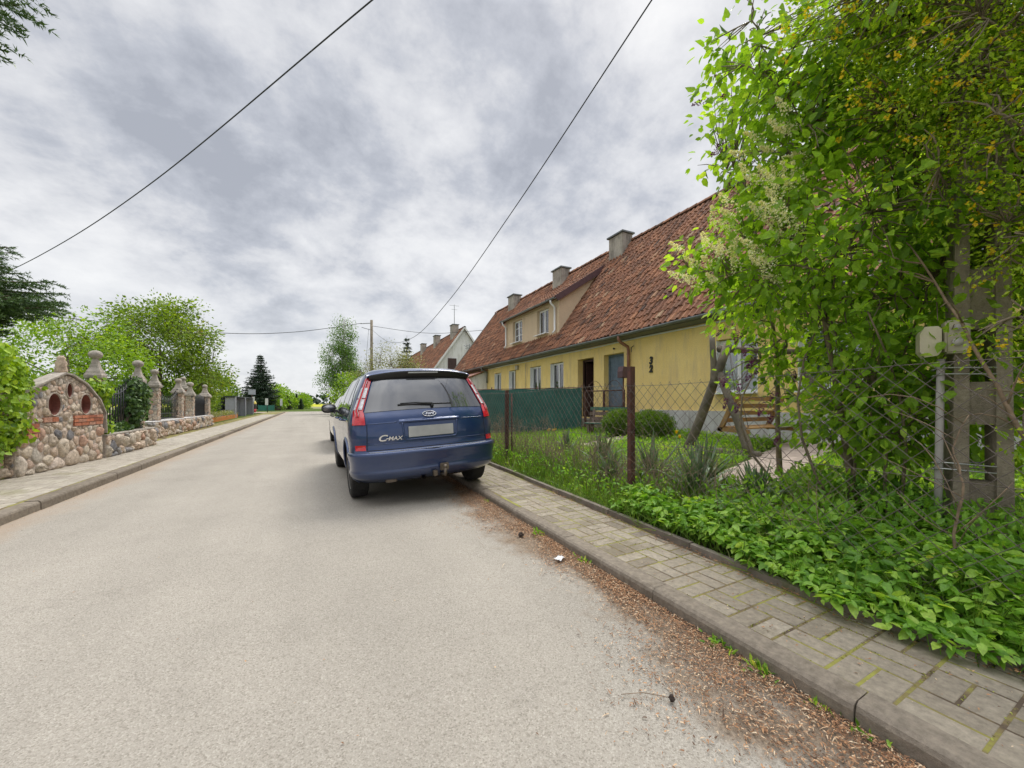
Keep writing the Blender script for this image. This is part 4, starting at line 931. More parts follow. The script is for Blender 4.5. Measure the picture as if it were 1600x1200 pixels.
# second low wall, set back
l2 = thing('low_wall', 'longer low fieldstone wall with white capping carrying the far pillars', 'wall', (-4.28, 20.0, .1))
mb = MB(); mb.box(-.45, -.02, -4.2, 4.15, -.02, .50); mb.build('mortar_core', 'mortar', l2)
mb = MB(); stones(mb, [(-4.2, .0), (4.15, .0), (4.15, .5), (-4.2, .5)], lambda p: .11, rnd, lambda u, w, o: (-.02 + o, u, w), bulge=.05)
stones(mb, [(-.45, .0), (-.02, .0), (-.02, .5), (-.45, .5)], lambda p: .12, rnd, lambda u, w, o: (u, -4.2 - o, w), bulge=.04); mb.build('stone_facing', 'fieldstone', l2)
mb = MB(); mb.box(-.43, .0, -4.2, 4.17, .501, .54, bev=.01); mb.build('coping', 'plinth_paint', l2)
def pillar(x, y, z0, zc, w, label, brick=False, cap_h=.40, ball=.105, big=1.25):
    t = thing('gate_pillar', label, 'pillar', (x, y, z0), 0, 'stone pillars with ball finials'); H = zc - z0; hw = w / 2
    m = MB(); m.box(-hw + .015, hw - .015, -hw + .015, hw - .015, -.05, H); m.build('mortar_core', 'mortar', t)
    m = MB()
    for sgn, ax_ in ((1, 'x'), (-1, 'y'), (1, 'y')):
        f = (lambda u, q, o: (hw - .015 + o, u, q)) if ax_ == 'x' else ((lambda u, q, o, s=sgn: (u, s * (hw - .015 + o), q)))
        if brick:
            k = 0
            while k * .075 < H - .07:
                xx = -hw + (.0 if k % 2 else -.11)
                while xx < hw:
                    a, b = max(xx, -hw) + .005, min(xx + .22, hw) - .005
                    if b - a > .02:
                        vs = [f(p, q, o) for o in (-.02, .012) for p, q in ((a, k * .075 + .005), (b, k * .075 + .005), (b, k * .075 + .07), (a, k * .075 + .07))]
                        m.add(vs, [(4, 5, 6, 7)] + [(i, (i + 1) % 4, 4 + (i + 1) % 4, 4 + i) for i in range(4)], rnd.random())
                    xx += .23
                k += 1
        else: stones(m, [(-hw, .0), (hw, .0), (hw, H), (-hw, H)], lambda p: .055, rnd, f, bulge=.022, gap=.006)
    m.build('stone_facing', 'red_brick' if brick else 'fieldstone', t)
    m = MB(); c = hw * big
    m.square_lathe([(c * .96, H), (c, H + .03), (c, H + .075), (c * .86, H + .115), (c * .80, H + .15), (c * .55, H + .22), (c * .42, H + .30), (c * .30, H + cap_h), (c * .22, H + cap_h + .02)], (0, 0, 0)); cp = m.build('cap', 'cast_stone', t)
    m = MB(); zb_ = H + cap_h + .01 + ball * .8
    m.lathe([(.04, -ball * .95)] + [(ball * 1.06 * math.sin(a_), -ball * .85 * math.cos(a_)) for a_ in np.linspace(.35, math.pi, 9)], 14, (0, 0, zb_)); m.build('ball_finial', 'cast_stone', t)
    return t
pillar(-3.86, 10.95, .1, 1.72, .21, 'nearest stone pillar beside the niche panel, its top wrapped in ivy')
pillar(-3.90, 13.3, .1, 1.74, .22, 'stone pillar buried in ivy at the end of the first railing', ball=.11)
pillar(-4.50, 16.75, .1, 1.74, .26, 'stone pillar at the near end of the longer low wall', cap_h=.42)
pillar(-4.50, 19.35, .1, 1.60, .31, 'stone pillar with broad cap right of the arched railing', ball=.11)
pillar(-5.1, 22.7, .1, 1.85, .36, 'red brick pillar set back between two stone pillars', brick=True)
pillar(-4.50, 21.05, .1, 1.52, .28, 'stone pillar just right of the brick one', ball=.12)
pillar(-4.50, 23.7, .1, 1.50, .38, 'farthest stone pillar at the end of the wall by the shrubs', cap_h=.45)
def railing(label, x, y0, y1, zb, top, n):
    t = thing('iron_railing', label, 'railing', (x, y0, zb)); L = y1 - y0; m = MB(); tz = lambda s: top - zb - .30 * math.sin(math.pi * s) * 1.0
    for i in range(n + 1):
        s = i / n; m.tube([(0, s * L, .03), (0, s * L, tz(s))], .0125, 5); m.lathe([(.012, 0), (.02, .02), (0, .075)], 5, (0, s * L, tz(s)))
    m.build('bars', 'black_iron', t); m = MB()
    m.tube([(0, i / 12 * L, tz(i / 12) - .10) for i in range(13)], .014, 5); m.tube([(0, 0, .22), (0, L, .22)], .014, 5); m.tube([(0, 0, .06), (0, L, .06)], .014, 5)
    m.build('rail', 'black_iron', t); return t
railing('black iron railing between the ivy pillars with a dipping top', -3.95, 11.15, 13.0, .57, 1.82, 13)
railing('black iron railing with dipping top over the longer low wall', -4.5, 16.95, 19.2, .64, 1.72, 13)
t = thing('gate', 'black iron gate between the two farthest stone pillars', 'gate', (-4.5, 21.2, .64))
m = MB(); m.box(-.015, .015, .05, 2.3, .0, .8, bev=.004)
m.build('panel', 'black_iron', t); m = MB()
for i in range(15): m.tube([(0.02, .06 + i * .16, 0), (0.02, .06 + i * .16, .86 + .12 * math.sin(i / 14 * math.pi))], .012, 4)
m.build('bars', 'black_iron', t)
t = thing('gate', 'narrow black iron wicket beside the ivy buried pillar', 'gate', (-4.1, 13.5, .1)); m = MB(); m.box(-.02, .02, 0, .5, 0, 1.5, bev=.005); m.build('panel', 'black_iron', t)
#PART3
# ------------------------------------------------------------------ cars
class Car:
    """body surface as a stack of rounded plan outlines; car frame: x right, y forward from the rear bumper, z up"""
    def __init__(s, tab, n=3.3):
        s.T = np.array(tab); s.n = n; s.zs = s.T[:, 0]
    def q(s, z):
        i = min(max(np.searchsorted(s.zs, z) - 1, 0), len(s.zs) - 2); h = s.zs[i + 1] - s.zs[i]; t = min(max((z - s.zs[i]) / h, 0), 1); r = []
        for c in range(1, 6):          # cubic hermite through the stations
            p = s.T[:, c]; m0 = (p[i + 1] - p[max(i - 1, 0)]) / (s.zs[i + 1] - s.zs[max(i - 1, 0)]) * h; m1 = (p[min(i + 2, len(p) - 1)] - p[i]) / (s.zs[min(i + 2, len(p) - 1)] - s.zs[i]) * h
            d = p[i + 1] - p[i]
            if m0 * d <= 0: m0 = 0
            if m1 * d <= 0: m1 = 0
            m0 = max(-3 * abs(d), min(3 * abs(d), m0)); m1 = max(-3 * abs(d), min(3 * abs(d), m1))
            r.append((2 * t**3 - 3 * t**2 + 1) * p[i] + (t**3 - 2 * t**2 + t) * m0 + (-2 * t**3 + 3 * t**2) * p[i + 1] + (t**3 - t**2) * m1)
        return r                        # w, yr, yf, cr, cf
    def yrear(s, x, z):
        w, yr, yf, cr, cf = s.q(z); u = min(abs(x) / w, 1); return yr + cr * (1 - (1 - u ** s.n) ** (1 / s.n))
    def xside(s, y, z):
        w, yr, yf, cr, cf = s.q(z)
        if y < yr + cr: v = min(max((yr + cr - y) / cr, 0), 1); return w * (1 - v ** s.n) ** (1 / s.n)
        if y > yf - cf: v = min(max((y - yf + cf) / cf, 0), 1); return w * (1 - v ** s.n) ** (1 / s.n)
        return w
    def ring(s, z, m=72, off=0.0):
        w, yr, yf, cr, cf = s.q(z); w += off; yr -= off; yf += off; e = 2 / s.n; P = []
        for k in range(m + 1):       # rear half, left to right
            t = -math.pi / 2 + math.pi * k / m; P.append((w * math.copysign(abs(math.sin(t)) ** e, t), yr + cr - cr * abs(math.cos(t)) ** e, z))
        for k in range(9): P.append((w, yr + cr + (yf - cf - yr - cr) * (k + 1) / 10, z))
        for k in range(m + 1):
            t = math.pi / 2 - math.pi * k / m; P.append((w * math.copysign(abs(math.sin(t)) ** e, t), yf - cf + cf * abs(math.cos(t)) ** e, z))
        for k in range(9): P.append((-w, yf - cf - (yf - cf - yr - cr) * (k + 1) / 10, z))
        return P
    def rear(s, x, z, off=0.004): 
        w = s.q(z)[0]; y = s.yrear(x, z); d = 1e-3
        dx = (s.yrear(x + d, z) - s.yrear(x - d, z)) / (2 * d); dz = (s.yrear(x, z + d) - s.yrear(x, z - d)) / (2 * d)
        n = Vector((dx, -1, dz)).normalized(); return Vector((x, y, z)) + n * off
    def corner(s, t, z, sg, off=0.004):
        """point on the corner by outline angle t (0 = rear centre, pi/2 = side)"""
        w, yr, yf, cr, cf = s.q(z); e = 2 / s.n
        f = lambda t, z: Vector((sg * s.q(z)[0] * abs(math.sin(t)) ** e, s.q(z)[1] + s.q(z)[3] * (1 - abs(math.cos(t)) ** e), z))
        p = f(t, z); a = f(t + .01, z) - f(t - .01, z); b = f(t, z + .004) - f(t, z - .004); n = a.cross(b)
        if n.length < 1e-12: n = Vector((sg, -1, 0))
        n.normalize()
        if n.dot(Vector((p.x, p.y - 2, 0))) < 0: n = -n
        return p + n * off
    def side(s, y, z, sg, off=0.004):
        d = 1e-2; x = s.xside(y, z); dy = (s.xside(y + d, z) - s.xside(y - d, z)) / (2 * d); dz = (s.xside(y, z + d) - s.xside(y, z - d)) / (2 * d)
        n = Vector((1, -dy, -dz)).normalized(); return Vector((sg * (x + n.x * off), y + n.y * off, z + n.z * off))
def grid(mb, f, nu, nv, flip=False, thick=0.0):
    vs = [f(i / nu, j / nv) for j in range(nv + 1) for i in range(nu + 1)]
    fs = [(j * (nu + 1) + i, j * (nu + 1) + i + 1, (j + 1) * (nu + 1) + i + 1, (j + 1) * (nu + 1) + i) for j in range(nv) for i in range(nu)]
    if flip: fs = [f_[::-1] for f_ in fs]
    mb.add(vs, fs, .5, True)
def wheel(parent, x, y, r, w, sg, spokes=7, steel=False):
    e = bpy.data.objects.new('wheel', None); C.objects.link(e); e.parent = parent; e.location = (x, y, r)
    mb = MB(); rr = r * .655; hw = w / 2
    mb.lathe([(rr, -hw * .9), (rr + .02, -hw * 1.0), (r * .86, -hw * 1.04), (r * .955, -hw * .93), (r * .992, -hw * .74), (r, -hw * .3), (r, hw * .3), (r * .992, hw * .74), (r * .955, hw * .93), (r * .86, hw * 1.04), (rr + .02, hw), (rr, hw * .9)], 44, axis='x')
    for k in range(64):     # tread blocks
        t = 2 * math.pi * k / 64
        for a, b, sh in ((-.86, -.46, .5), (-.40, -.03, -.15), (.03, .40, .15), (.46, .86, -.5)):
            vs = []
            for dr in (-.004, .0045):
                for xx, tt in ((a, 0), (b, 0), (b, 1), (a, 1)):
                    tq = t + (tt * .06) + abs(xx) * .09; q = r + dr - (abs(xx) > .7) * .006; vs.append((xx * hw, q * math.cos(tq), q * math.sin(tq)))
            mb.add(vs, [(4, 5, 6, 7)] + [(i, (i + 1) % 4, 4 + (i + 1) % 4, 4 + i) for i in range(4)])
    mb.build('tyre', 'rubber', e)
    mb = MB(); o = sg * hw
    mb.lathe([(rr * 1.0, -hw * .8), (rr * .97, -hw * .3), (rr * .95, sg * hw * .2), (rr * .97, o * .86), (rr * 1.01, o * .93), (rr * 1.01, o * .80)], 36, axis='x')
    mb.lathe([(0, o * .55), (.055, o * .58), (.065, o * .45), (.065, 0), (0, 0)][::1], 18, axis='x')
    for k in range(spokes):
        t = 2 * math.pi * k / spokes; c, s_ = math.cos(t), math.sin(t)
        mb.beam((o * .42, .03 * c, .03 * s_), (o * .78, rr * .97 * c, rr * .97 * s_), .055, .025, up=(1, 0, 0))
    mb.build('rim', 'alloy', e)
    mb = MB(); mb.lathe([(0, -sg * .01), (rr * .8, -sg * .01), (rr * .8, -sg * .03), (0, -sg * .03)], 24, axis='x'); mb.build('brake_disc', 'exhaust', e)
    return e
def make_body(car, name, z0, z1, t, paint, wheels_y, r, top=True):
    zsamp = list(np.arange(z0, z1, .03)) + [z1]; rings = [car.ring(z) for z in zsamp]; m = len(rings[0]); vs = [p for rg in rings for p in rg]
    fs = [(i * m + j, i * m + (j + 1) % m, (i + 1) * m + (j + 1) % m, (i + 1) * m + j) for i in range(len(rings) - 1) for j in range(m)]
    fs += [tuple(range(m))[::-1], tuple((len(rings) - 1) * m + j for j in range(m))]
    me = bpy.data.meshes.new(name); me.from_pydata(vs, [], fs)
    bm = bmesh.new(); bm.from_mesh(me); bmesh.ops.remove_doubles(bm, verts=bm.verts[:], dist=1e-5); bmesh.ops.recalc_face_normals(bm, faces=bm.faces[:]); bm.to_mesh(me); bm.free()
    me.materials.append(MATS[paint]); o = bpy.data.objects.new(name, me); C.objects.link(o); o.parent = t
    for y in wheels_y:
        for sg in (-1, 1):
            cu = MB(); a, b = sg * .60, sg * 1.1; prof = [(r, min(a, b)), (r, max(a, b))]; cu.lathe(prof, 48, (0, y, r * .93), 'x'); boolean(o, cu, 'car_shadow_gap')
    o.data.polygons.foreach_set('use_smooth', np.ones(len(o.data.polygons), dtype=bool)); o.data.set_sharp_from_angle(angle=R(32)); return o
def ribbon(mb, pts, w, nrm=None):
    """thin strip through surface points; pts = [(P, N)]"""
    vs = []
    for i, (p, n) in enumerate(pts):
        d = (pts[min(i + 1, len(pts) - 1)][0] - pts[max(i - 1, 0)][0]).normalized(); s_ = d.cross(n).normalized() * w / 2; vs += [p - s_, p + s_]
    mb.add(vs, [(2 * i, 2 * i + 1, 2 * i + 3, 2 * i + 2) for i in range(len(pts) - 1)], .5, True)
def side_glass(car, t, mname, outline_fn, y0, y1, off=.004, nu=14, nv=8, sides=(-1, 1), mat_='car_glass'):
    for sg in sides:
        mb = MB()
        def f(u, v):
            y = y0 + (y1 - y0) * u; zl, zh = outline_fn(y); z = zl + (zh - zl) * v; return car.side(y, z, sg, off)
        grid(mb, f, nu, nv, flip=(sg > 0)); mb.build(mname, mat_, t)
# --- blue people carrier
TAB = [  # z     w     yr    yf    cr   cf
    (0.17, 0.780, 0.30, 4.10, 0.45, 0.80), (0.24, 0.850, 0.10, 4.24, 0.45, 0.90), (0.32, 0.888, 0.035, 4.30, 0.45, 1.0), (0.45, 0.900, 0.015, 4.33, 0.42, 1.0), (0.555, 0.905, 0.01, 4.33, 0.42, 1.0),
    (0.60, 0.905, 0.045, 4.32, 0.40, 1.0), (0.64, 0.905, 0.060, 4.31, 0.40, 1.0), (0.78, 0.912, 0.065, 4.22, 0.40, 1.0), (0.90, 0.903, 0.085, 3.95, 0.40, 0.9), (0.98, 0.888, 0.115, 3.50, 0.40, .75),
    (1.05, 0.865, 0.155, 3.25, 0.40, .65), (1.15, 0.828, 0.205, 3.08, 0.40, .62), (1.28, 0.778, 0.270, 2.85, 0.38, .60), (1.40, 0.722, 0.335, 2.60, 0.36, .58), (1.49, 0.668, 0.395, 2.38, 0.34, .55),
    (1.545, 0.61, 0.47, 2.2, 0.34, .55), (1.58, 0.52, 0.62, 2.0, 0.35, .5), (1.60, 0.38, 0.85, 1.8, 0.35, .4)]
cc = Car(TAB); WR = .325
t = blue = thing('parked_car', 'dark blue people carrier with grey number plate parked half on the pavement', 'car', (0, 0, 0))
make_body(cc, 'body', .17, 1.60, t, 'paint_blue', (.80, 3.5), WR + .055)
mb = MB(); mb.box(-.70, .70, .55, 3.95, .20, .24); mb.box(-.62, .62, .35, .6, .24, .30); mb.build('underbody', 'under_black', t)
for x, sg in ((-.785, -1), (.785, 1)):
    for y in (.80, 3.5): wheel(t, x, y, WR, .205, sg).location.z = WR - .045
for sg in (-1, 1):         # wheel arch lips
    for y in (.80, 3.5):
        mb = MB(); pts = []
        for a in np.linspace(R(-18), R(198), 26):
            yy, z = y + (WR + .064) * math.cos(a), WR * .93 + .025 + (WR + .064) * math.sin(a)
            if z > .2: pts.append(cc.side(yy, z, sg, .002))
        mb.tube(pts, .016, 6); mb.build('arch_lip', 'paint_blue', t)
# bumper, proud of the body, wrapping to the wheel arches
def bumper_f(u, v):
    tt = -math.pi / 2 * 1 + math.pi * u; sg = -1 if tt < 0 else 1
    prof = [(.235, -.02), (.25, .004), (.30, .020), (.345, .024), (.375, .012), (.45, .010), (.515, .018), (.55, .026), (.572, .018), (.580, .004), (.583, -.02)]
    k = v * (len(prof) - 1); i = min(int(k), len(prof) - 2); f = k - i; z = prof[i][0] * (1 - f) + prof[i + 1][0] * f; o = prof[i][1] * (1 - f) + prof[i + 1][1] * f
    return cc.corner(abs(tt), z, sg, o)
mb = MB(); grid(mb, bumper_f, 80, 30)
bmp = mb.build('bumper', 'paint_blue', t)
mb = MB(); grid(mb, lambda u, v: Vector((-.72 + 1.44 * u, cc.yrear(-.72 + 1.44 * u, .58) + -.026 + .075 * v, .5835 + .004 * v)), 30, 2); mb.build('bumper_pad', 'plate_grey', bmp)
mb = MB(); mb.box(.06, .17, -.035, -.012, .30, .39, bev=.008); mb.build('tow_cover', 'exhaust', bmp)
mb = MB(); mb.tube([(.1, .35, .26), (.1, .02, .25), (.1, -.10, .26), (.1, -.11, .34)], .019, 8); mb.lathe([(.0, -.025), (.018, -.02), (.026, 0), (.018, .02), (0, .025)], 12, (.1, -.11, .36)); mb.box(-.02, .03, -.02, .04, .24, .31, bev=.006); mb.box(-.55, -.42, .12, .3, .21, .255, bev=.01)
build_each(mb, 'tow_hitch', 'exhaust', t)
mb = MB(); mb.tube([(-.12, .40, .24), (-.12, .05, .235)], .03, 10, cap=False); mb.lathe([(0, -.25), (.10, -.24), (.10, .24), (0, .25)], 12, (-.28, .45, .27), 'x'); build_each(mb, 'exhaust_pipe', 'exhaust', t)
# tailgate seams
def Nrear(x, z): 
    p = cc.rear(x, z, 0); q = cc.rear(x, z, .01); return (q - p).normalized()
def rr_pts(path, off=.003): return [(cc.rear(x, z, off), Nrear(x, z)) for x, z in path]
def lin(a, b, n): return [(a[0] + (b[0] - a[0]) * i / (n - 1), a[1] + (b[1] - a[1]) * i / (n - 1)) for i in range(n)]
mb = MB()
for sg in (-1, 1): ribbon(mb, rr_pts(lin((sg * .735, .598), (sg * .722, .90), 10)), .007)
ribbon(mb, rr_pts(lin((-.735, .602), (.735, .602), 30)), .010); build_each(mb, 'tailgate_gap', 'car_shadow_gap', t)
mb = MB()
for a, b in (((-.73, .672), (.73, .672)), ((-.72, .905), (-.40, .912)), ((.40, .912), (.72, .905))): mb.tube([cc.rear(x, z, .001) for x, z in lin(a, b, 16)], .0055, 6)
mb.tube([cc.rear(x, z, .004) for x, z in lin((-.335, .905), (-.325, .735), 6) + lin((-.305, .70), (.305, .70), 12) + lin((.325, .735), (.335, .905), 6)], .011, 8)
build_each(mb, 'tailgate_crease', 'paint_blue', t)
mb = MB(); grid(mb, lambda u, v: cc.rear(-.37 + .74 * u, .895 + .045 * v, .004 + .026 * math.sin(math.pi * min(1, v * 1.0 + .12)) * (min(1, 14 * u * (1 - u)))), 24, 6); mb.build('tailgate_handle', 'paint_blue', t)
mb = MB(); grid(mb, lambda u, v: cc.rear(-.325 + .65 * u, .705 + .19 * v, .0015), 12, 4); mb.build('plate_recess', 'paint_blue', t)
mb = MB(); pz = cc.rear(0, .79, .006); mb.box(-.275, .275, pz.y - .012, pz.y - .004, .727, .853, bev=.003); mb.build('number_plate', 'plate_grey', t)
# rear window, spoiler, wiper
hx = lambda z: .735 - (z - 1.03) * .36
mb = MB(); grid(mb, lambda u, v: cc.rear((2 * u - 1) * (hx(1.035 + .44 * v)), 1.035 + .018 * (1 - (2 * u - 1) ** 2) + .425 * v, .006), 26, 12); mb.build('rear_window', 'car_glass', t)
mb = MB(); n = 24; sec = [(.30, 1.565), (.16, 1.555), (.105, 1.535), (.10, 1.515), (.15, 1.505), (.30, 1.50)]; vs = []
for i in range(n + 1):
    x = -.66 + 1.32 * i / n; e = (abs(x) / .66); dz = -.055 * e ** 2.6; dy = .10 * e ** 3
    for yy, z in sec: vs.append((x, .235 + yy * .8 + dy, z + dz - .005))
m = len(sec); mb.add(vs, [(i * m + j, i * m + (j + 1) % m, (i + 1) * m + (j + 1) % m, (i + 1) * m + j) for i in range(n) for j in range(m)] + [tuple(range(m)), tuple(n * m + j for j in range(m))[::-1]], .5, True)
mb.build('spoiler', 'paint_blue', t)
mb = MB(); vs = []
for i in range(n + 1):
    x = -.64 + 1.28 * i / n; e = (abs(x) / .66); dz = -.055 * e ** 2.6; dy = .10 * e ** 3; s_ = 1 - .3 * e ** 6
    for yy, z in ((.30, 1.53), (.305, 1.528 - .018 * s_), (.325, 1.535 - .075 * s_), (.36, 1.535 - .105 * s_), (.42, 1.535 - .105 * s_)): vs.append((x, yy + dy, z + dz))
m = 5; mb.add(vs, [(i * m + j, i * m + (j + 1) % m, (i + 1) * m + (j + 1) % m, (i + 1) * m + j) for i in range(n) for j in range(m)], .5, True)
sp_ = mb.build('spoiler_visor', 'car_trim', t)
mb = MB(); mb.box(-.19, .19, .292, .312, 1.496, 1.512, bev=.004); mb.build('brake_light', 'plate_grey', sp_)
mb = MB(); ax_, az_ = .12, 1.045; mb.tube([cc.rear(.05, 1.06, .012), cc.rear(.05, 1.10, .03), cc.rear(-.15, 1.115, .035), cc.rear(-.33, 1.118, .02)], [.014, .013, .010, .006], 6)
mb.tube([cc.rear(-.36, 1.105, .014), cc.rear(.30, 1.10, .014)], [.010, .006], 5); mb.lathe([(.02, -.02), (.022, .0), (.0, .02)], 10, cc.rear(.05, 1.085, .02)); mb.build('rear_wiper', 'car_trim', t)
# badges
em = bpy.data.objects.new('badge', None); C.objects.link(em); em.parent = t; pb = cc.rear(0, .985, .006); nb_ = Nrear(0, .985); em.location = pb; em.rotation_euler = (math.atan2(-nb_.y, -nb_.z) - 0 if False else R(90) - math.asin(nb_.z), 0, 0)
mb = MB(); mb.lathe([(0, .006), (.078, .005), (.080, 0)], 32); o = mb.build('plaque', 'badge_blue', em); o.scale = (1, .42, 1)
mb = MB(); mb.tube([(.082 * math.cos(a), .035 * math.sin(a), .004) for a in np.linspace(0, 2 * math.pi, 40)[:-1]], .0045, 6, closed=True); mb.build('ring', 'chrome', em)
text_mesh('lettering', 'Ford', .046, 'chrome', em, (0, .001, .0075), (0, 0, 0), .001, .35, 1.15, .0002)
pb = cc.rear(-.50, .735, .004); nb_ = Nrear(-.50, .735)
bd = bpy.data.objects.new('model_badge', None); C.objects.link(bd); bd.parent = t; bd.location = pb; bd.rotation_euler = (R(90), 0, math.atan2(nb_.x, -nb_.y))
text_mesh('lettering', 'C', .098, 'chrome', bd, (-.075, .0, .003), (0, 0, 0), .002, .3, 1.35, .0022); text_mesh('lettering', '-', .06, 'chrome', bd, (-.018, .0, .003), (0, 0, 0), .002, .3, 1.4, .002)
text_mesh('lettering', 'MAX', .062, 'chrome', bd, (.070, -.008, .003), (0, 0, 0), .002, .25, 1.15, .0012)
# tail lights along the pillars
def lamp(sg):
    def tin(z): return max(.05, math.asin(min(1, ((hx(z) + .012) / cc.q(z)[0]) ** (cc.n / 2)))) if z > 1.03 else max(.05, math.asin(min(1, ((.722 + .012) / cc.q(z)[0]) ** (cc.n / 2))))
    def tout(z):
        k = (z - .895) / .60; return min(tin(z) + (.39 - .15 * k) * (1 if k < .93 else (1 - k) / .07 * .9 + .1), math.pi / 2 - .02)
    def reg(za, zb, ua, ub, off, m, name, par, nu=8, nv=10):
        mb = MB()
        def f(u, v):
            z = za + (zb - za) * v; uu = ua + (ub - ua) * u; a = tin(z) + (tout(z) - tin(z)) * uu
            bulge = .010 * math.sin(math.pi * min(max(uu, .06), .94)) ; return cc.corner(a, z, sg, off + bulge)
        grid(mb, f, nu, nv, flip=(sg > 0)); return mb.build(name, m, par)
    L = reg(.897, 1.49, 0, 1, .010, 'lens_red', 'tail_light', t, 10, 24)
    reg(1.065, 1.185, .08, .92, .018, 'lens_clear', 'reversing_lens', L); reg(1.20, 1.32, .08, .92, .018, 'lens_clear', 'indicator_lens', L)
    reg(.985, 1.40, .40, .60, .022, 'lens_red', 'centre_rib', L, 4, 16)
    mb = MB()
    for ua in (.37, .63):
        mb.tube([cc.corner(tin(z) + (tout(z) - tin(z)) * ua, z, sg, .031) for z in np.linspace(.985, 1.40, 14)], .0028, 4)
    build_each(mb, 'chrome_line', 'lens_clear', L)
for sg in (-1, 1): lamp(sg)
for sg in (-1, 1):
    def ff(u, v): 
        z = .605 + .062 * v; a0 = math.asin(min(1, (.745 / cc.q(z)[0]) ** (cc.n / 2))); a = a0 + (.30) * u; return cc.corner(a, z, sg, .007)
    mb = MB(); grid(mb, ff, 8, 3, flip=(sg > 0)); mb.build('fog_reflector', 'lens_red', t)
# side windows, pillars, mirror, handles, sills
def zlo(y): return 1.01 + .055 * max(0, (1.1 - y)) + .0 * y
def zhi(y): return 1.475 - .10 * max(0, (.95 - y)) ** 1.2 * 2 - (max(0, y - 2.15) * .50)
def wl_(y): return (zlo(y), max(zlo(y) + .02, zhi(y)))
side_glass(cc, t, 'quarter_window', lambda y: (zlo(y), max(zlo(y) + .02, min(zhi(y), zlo(y) + (y - .55) * 1.25))), .60, 1.02)
side_glass(cc, t, 'rear_door_window', wl_, 1.07, 1.78); side_glass(cc, t, 'front_door_window', wl_, 1.84, 2.70)
for sg in (-1, 1):
    mb = MB(); grid(mb, lambda u, v: cc.side(.56 + 2.3 * u, zlo(.56 + 2.3 * u) - .018 + .016 * v, sg, .006), 24, 2, flip=(sg > 0)); mb.build('window_trim', 'chrome', t)
    mb = MB()
    for y in (1.045, 1.81): grid(mb, lambda u, v, y=y: cc.side(y - .028 + .056 * u, zlo(y) + (zhi(y) - zlo(y)) * v, sg, .005), 2, 8, flip=(sg > 0))
    build_each(mb, 'window_post', 'car_trim', t)
    mb = MB()
    for y in (1.045, 1.83, 2.85):
        ribbon(mb, [(cc.side(y + (.10 if y < 1.1 else 0) * max(0, (.8 - z)), z, sg, .0025), Vector((sg, 0, 0))) for z in np.linspace(.30 if y > 1.1 else .62, .99, 12)], .006)
    build_each(mb, 'door_gap', 'car_shadow_gap', t)
    mb = MB()
    for y in (1.20, 2.00): mb.tube([cc.side(y, .93, sg, .0), cc.side(y + .02, .93, sg, .035), cc.side(y + .17, .93, sg, .035), cc.side(y + .19, .93, sg, .0)], .012, 6)
    build_each(mb, 'door_handle', 'paint_blue', t)
    mb = MB(); bm = bmesh.new(); bmesh.ops.create_uvsphere(bm, u_segments=18, v_segments=12, radius=1)
    for v in bm.verts: v.co = Vector((math.copysign(abs(v.co.x) ** .75, v.co.x) * .115, v.co.y * .075 if v.co.y > 0 else v.co.y * .03, math.copysign(abs(v.co.z) ** .75, v.co.z) * .078))
    mb.bm(bm, .5, True, Matrix.Translation((sg * 1.0, 2.72, 1.075))); bm.free(); mb.tube([(sg * .86, 2.72, 1.02), (sg * .95, 2.71, 1.05)], .022, 6)
    mi = mb.build('wing_mirror', 'car_trim', t)
    mb = MB(); mb.lathe([(0, 0), (1, 0), (1, .002), (0, .002)], 20); g = mb.build('mirror_glass', 'car_glass', mi); g.location = (sg * 1.0, 2.688, 1.075); g.rotation_euler = (R(90), 0, 0); g.scale = (.092, .056, 1)
def windscreen(cc, t, za=1.04, zb=1.46):
    mb = MB()
    def f(u, v):
        z = za + (zb - za) * v; w, yr, yf, cr_, cf = cc.q(z); a = (2 * u - 1) * 1.02; e = 2 / cc.n
        return Vector(((w + .003) * math.copysign(abs(math.sin(a)) ** e, a), yf - cf + (cf + .006) * abs(math.cos(a)) ** e, z))
    grid(mb, f, 20, 8, flip=True); mb.build('windscreen', 'car_glass', t)
windscreen(cc, t)
mb = MB()
for sg in (-1, 1): mb.lathe([(0, .0), (.11, .0), (.09, .03), (0, .04)], 14, (sg * .66, 4.05, .70), 'z')
build_each(mb, 'headlight', 'lens_clear', t)
S_ = 1.015
t.scale = (S_,) * 3; t.rotation_mode = 'XYZ'
t.rotation_euler = (0, -R(2.9), R(0.0)); 
# tyre contact left stays on the road, right side sits on the pavement
t.location = (1.375, 4.58, .046)
t.location.z = .89 * S_ * math.sin(R(2.9)) + .045
# --- pale car ahead
TAB2 = [(0.18, 0.76, 0.25, 4.0, 0.4, 0.8), (0.30, 0.85, 0.05, 4.2, 0.45, 0.9), (0.5, 0.872, 0.0, 4.25, 0.45, 1.0), (0.65, 0.875, 0.05, 4.2, 0.45, 1.0), (0.80, 0.865, 0.10, 3.95, 0.45, 1.0), (0.92, 0.84, 0.16, 3.3, 0.45, .8),
        (1.05, 0.79, 0.30, 2.98, 0.42, .65), (1.2, 0.72, 0.45, 2.7, 0.40, .6), (1.33, 0.65, 0.60, 2.4, 0.38, .55), (1.41, 0.56, 0.75, 2.15, 0.36, .5), (1.445, 0.42, 0.95, 1.9, 0.35, .45), (1.46, 0.28, 1.15, 1.7, .3, .3)]
c2 = Car(TAB2); t = thing('parked_car', 'pale beige car parked ahead of the blue one, mostly hidden behind it', 'car', (0, 0, 0))
make_body(c2, 'body', .18, 1.46, t, 'paint_beige', (.80, 3.35), .36)
mb = MB(); mb.box(-.66, .66, .5, 3.8, .19, .23); mb.build('underbody', 'under_black', t)
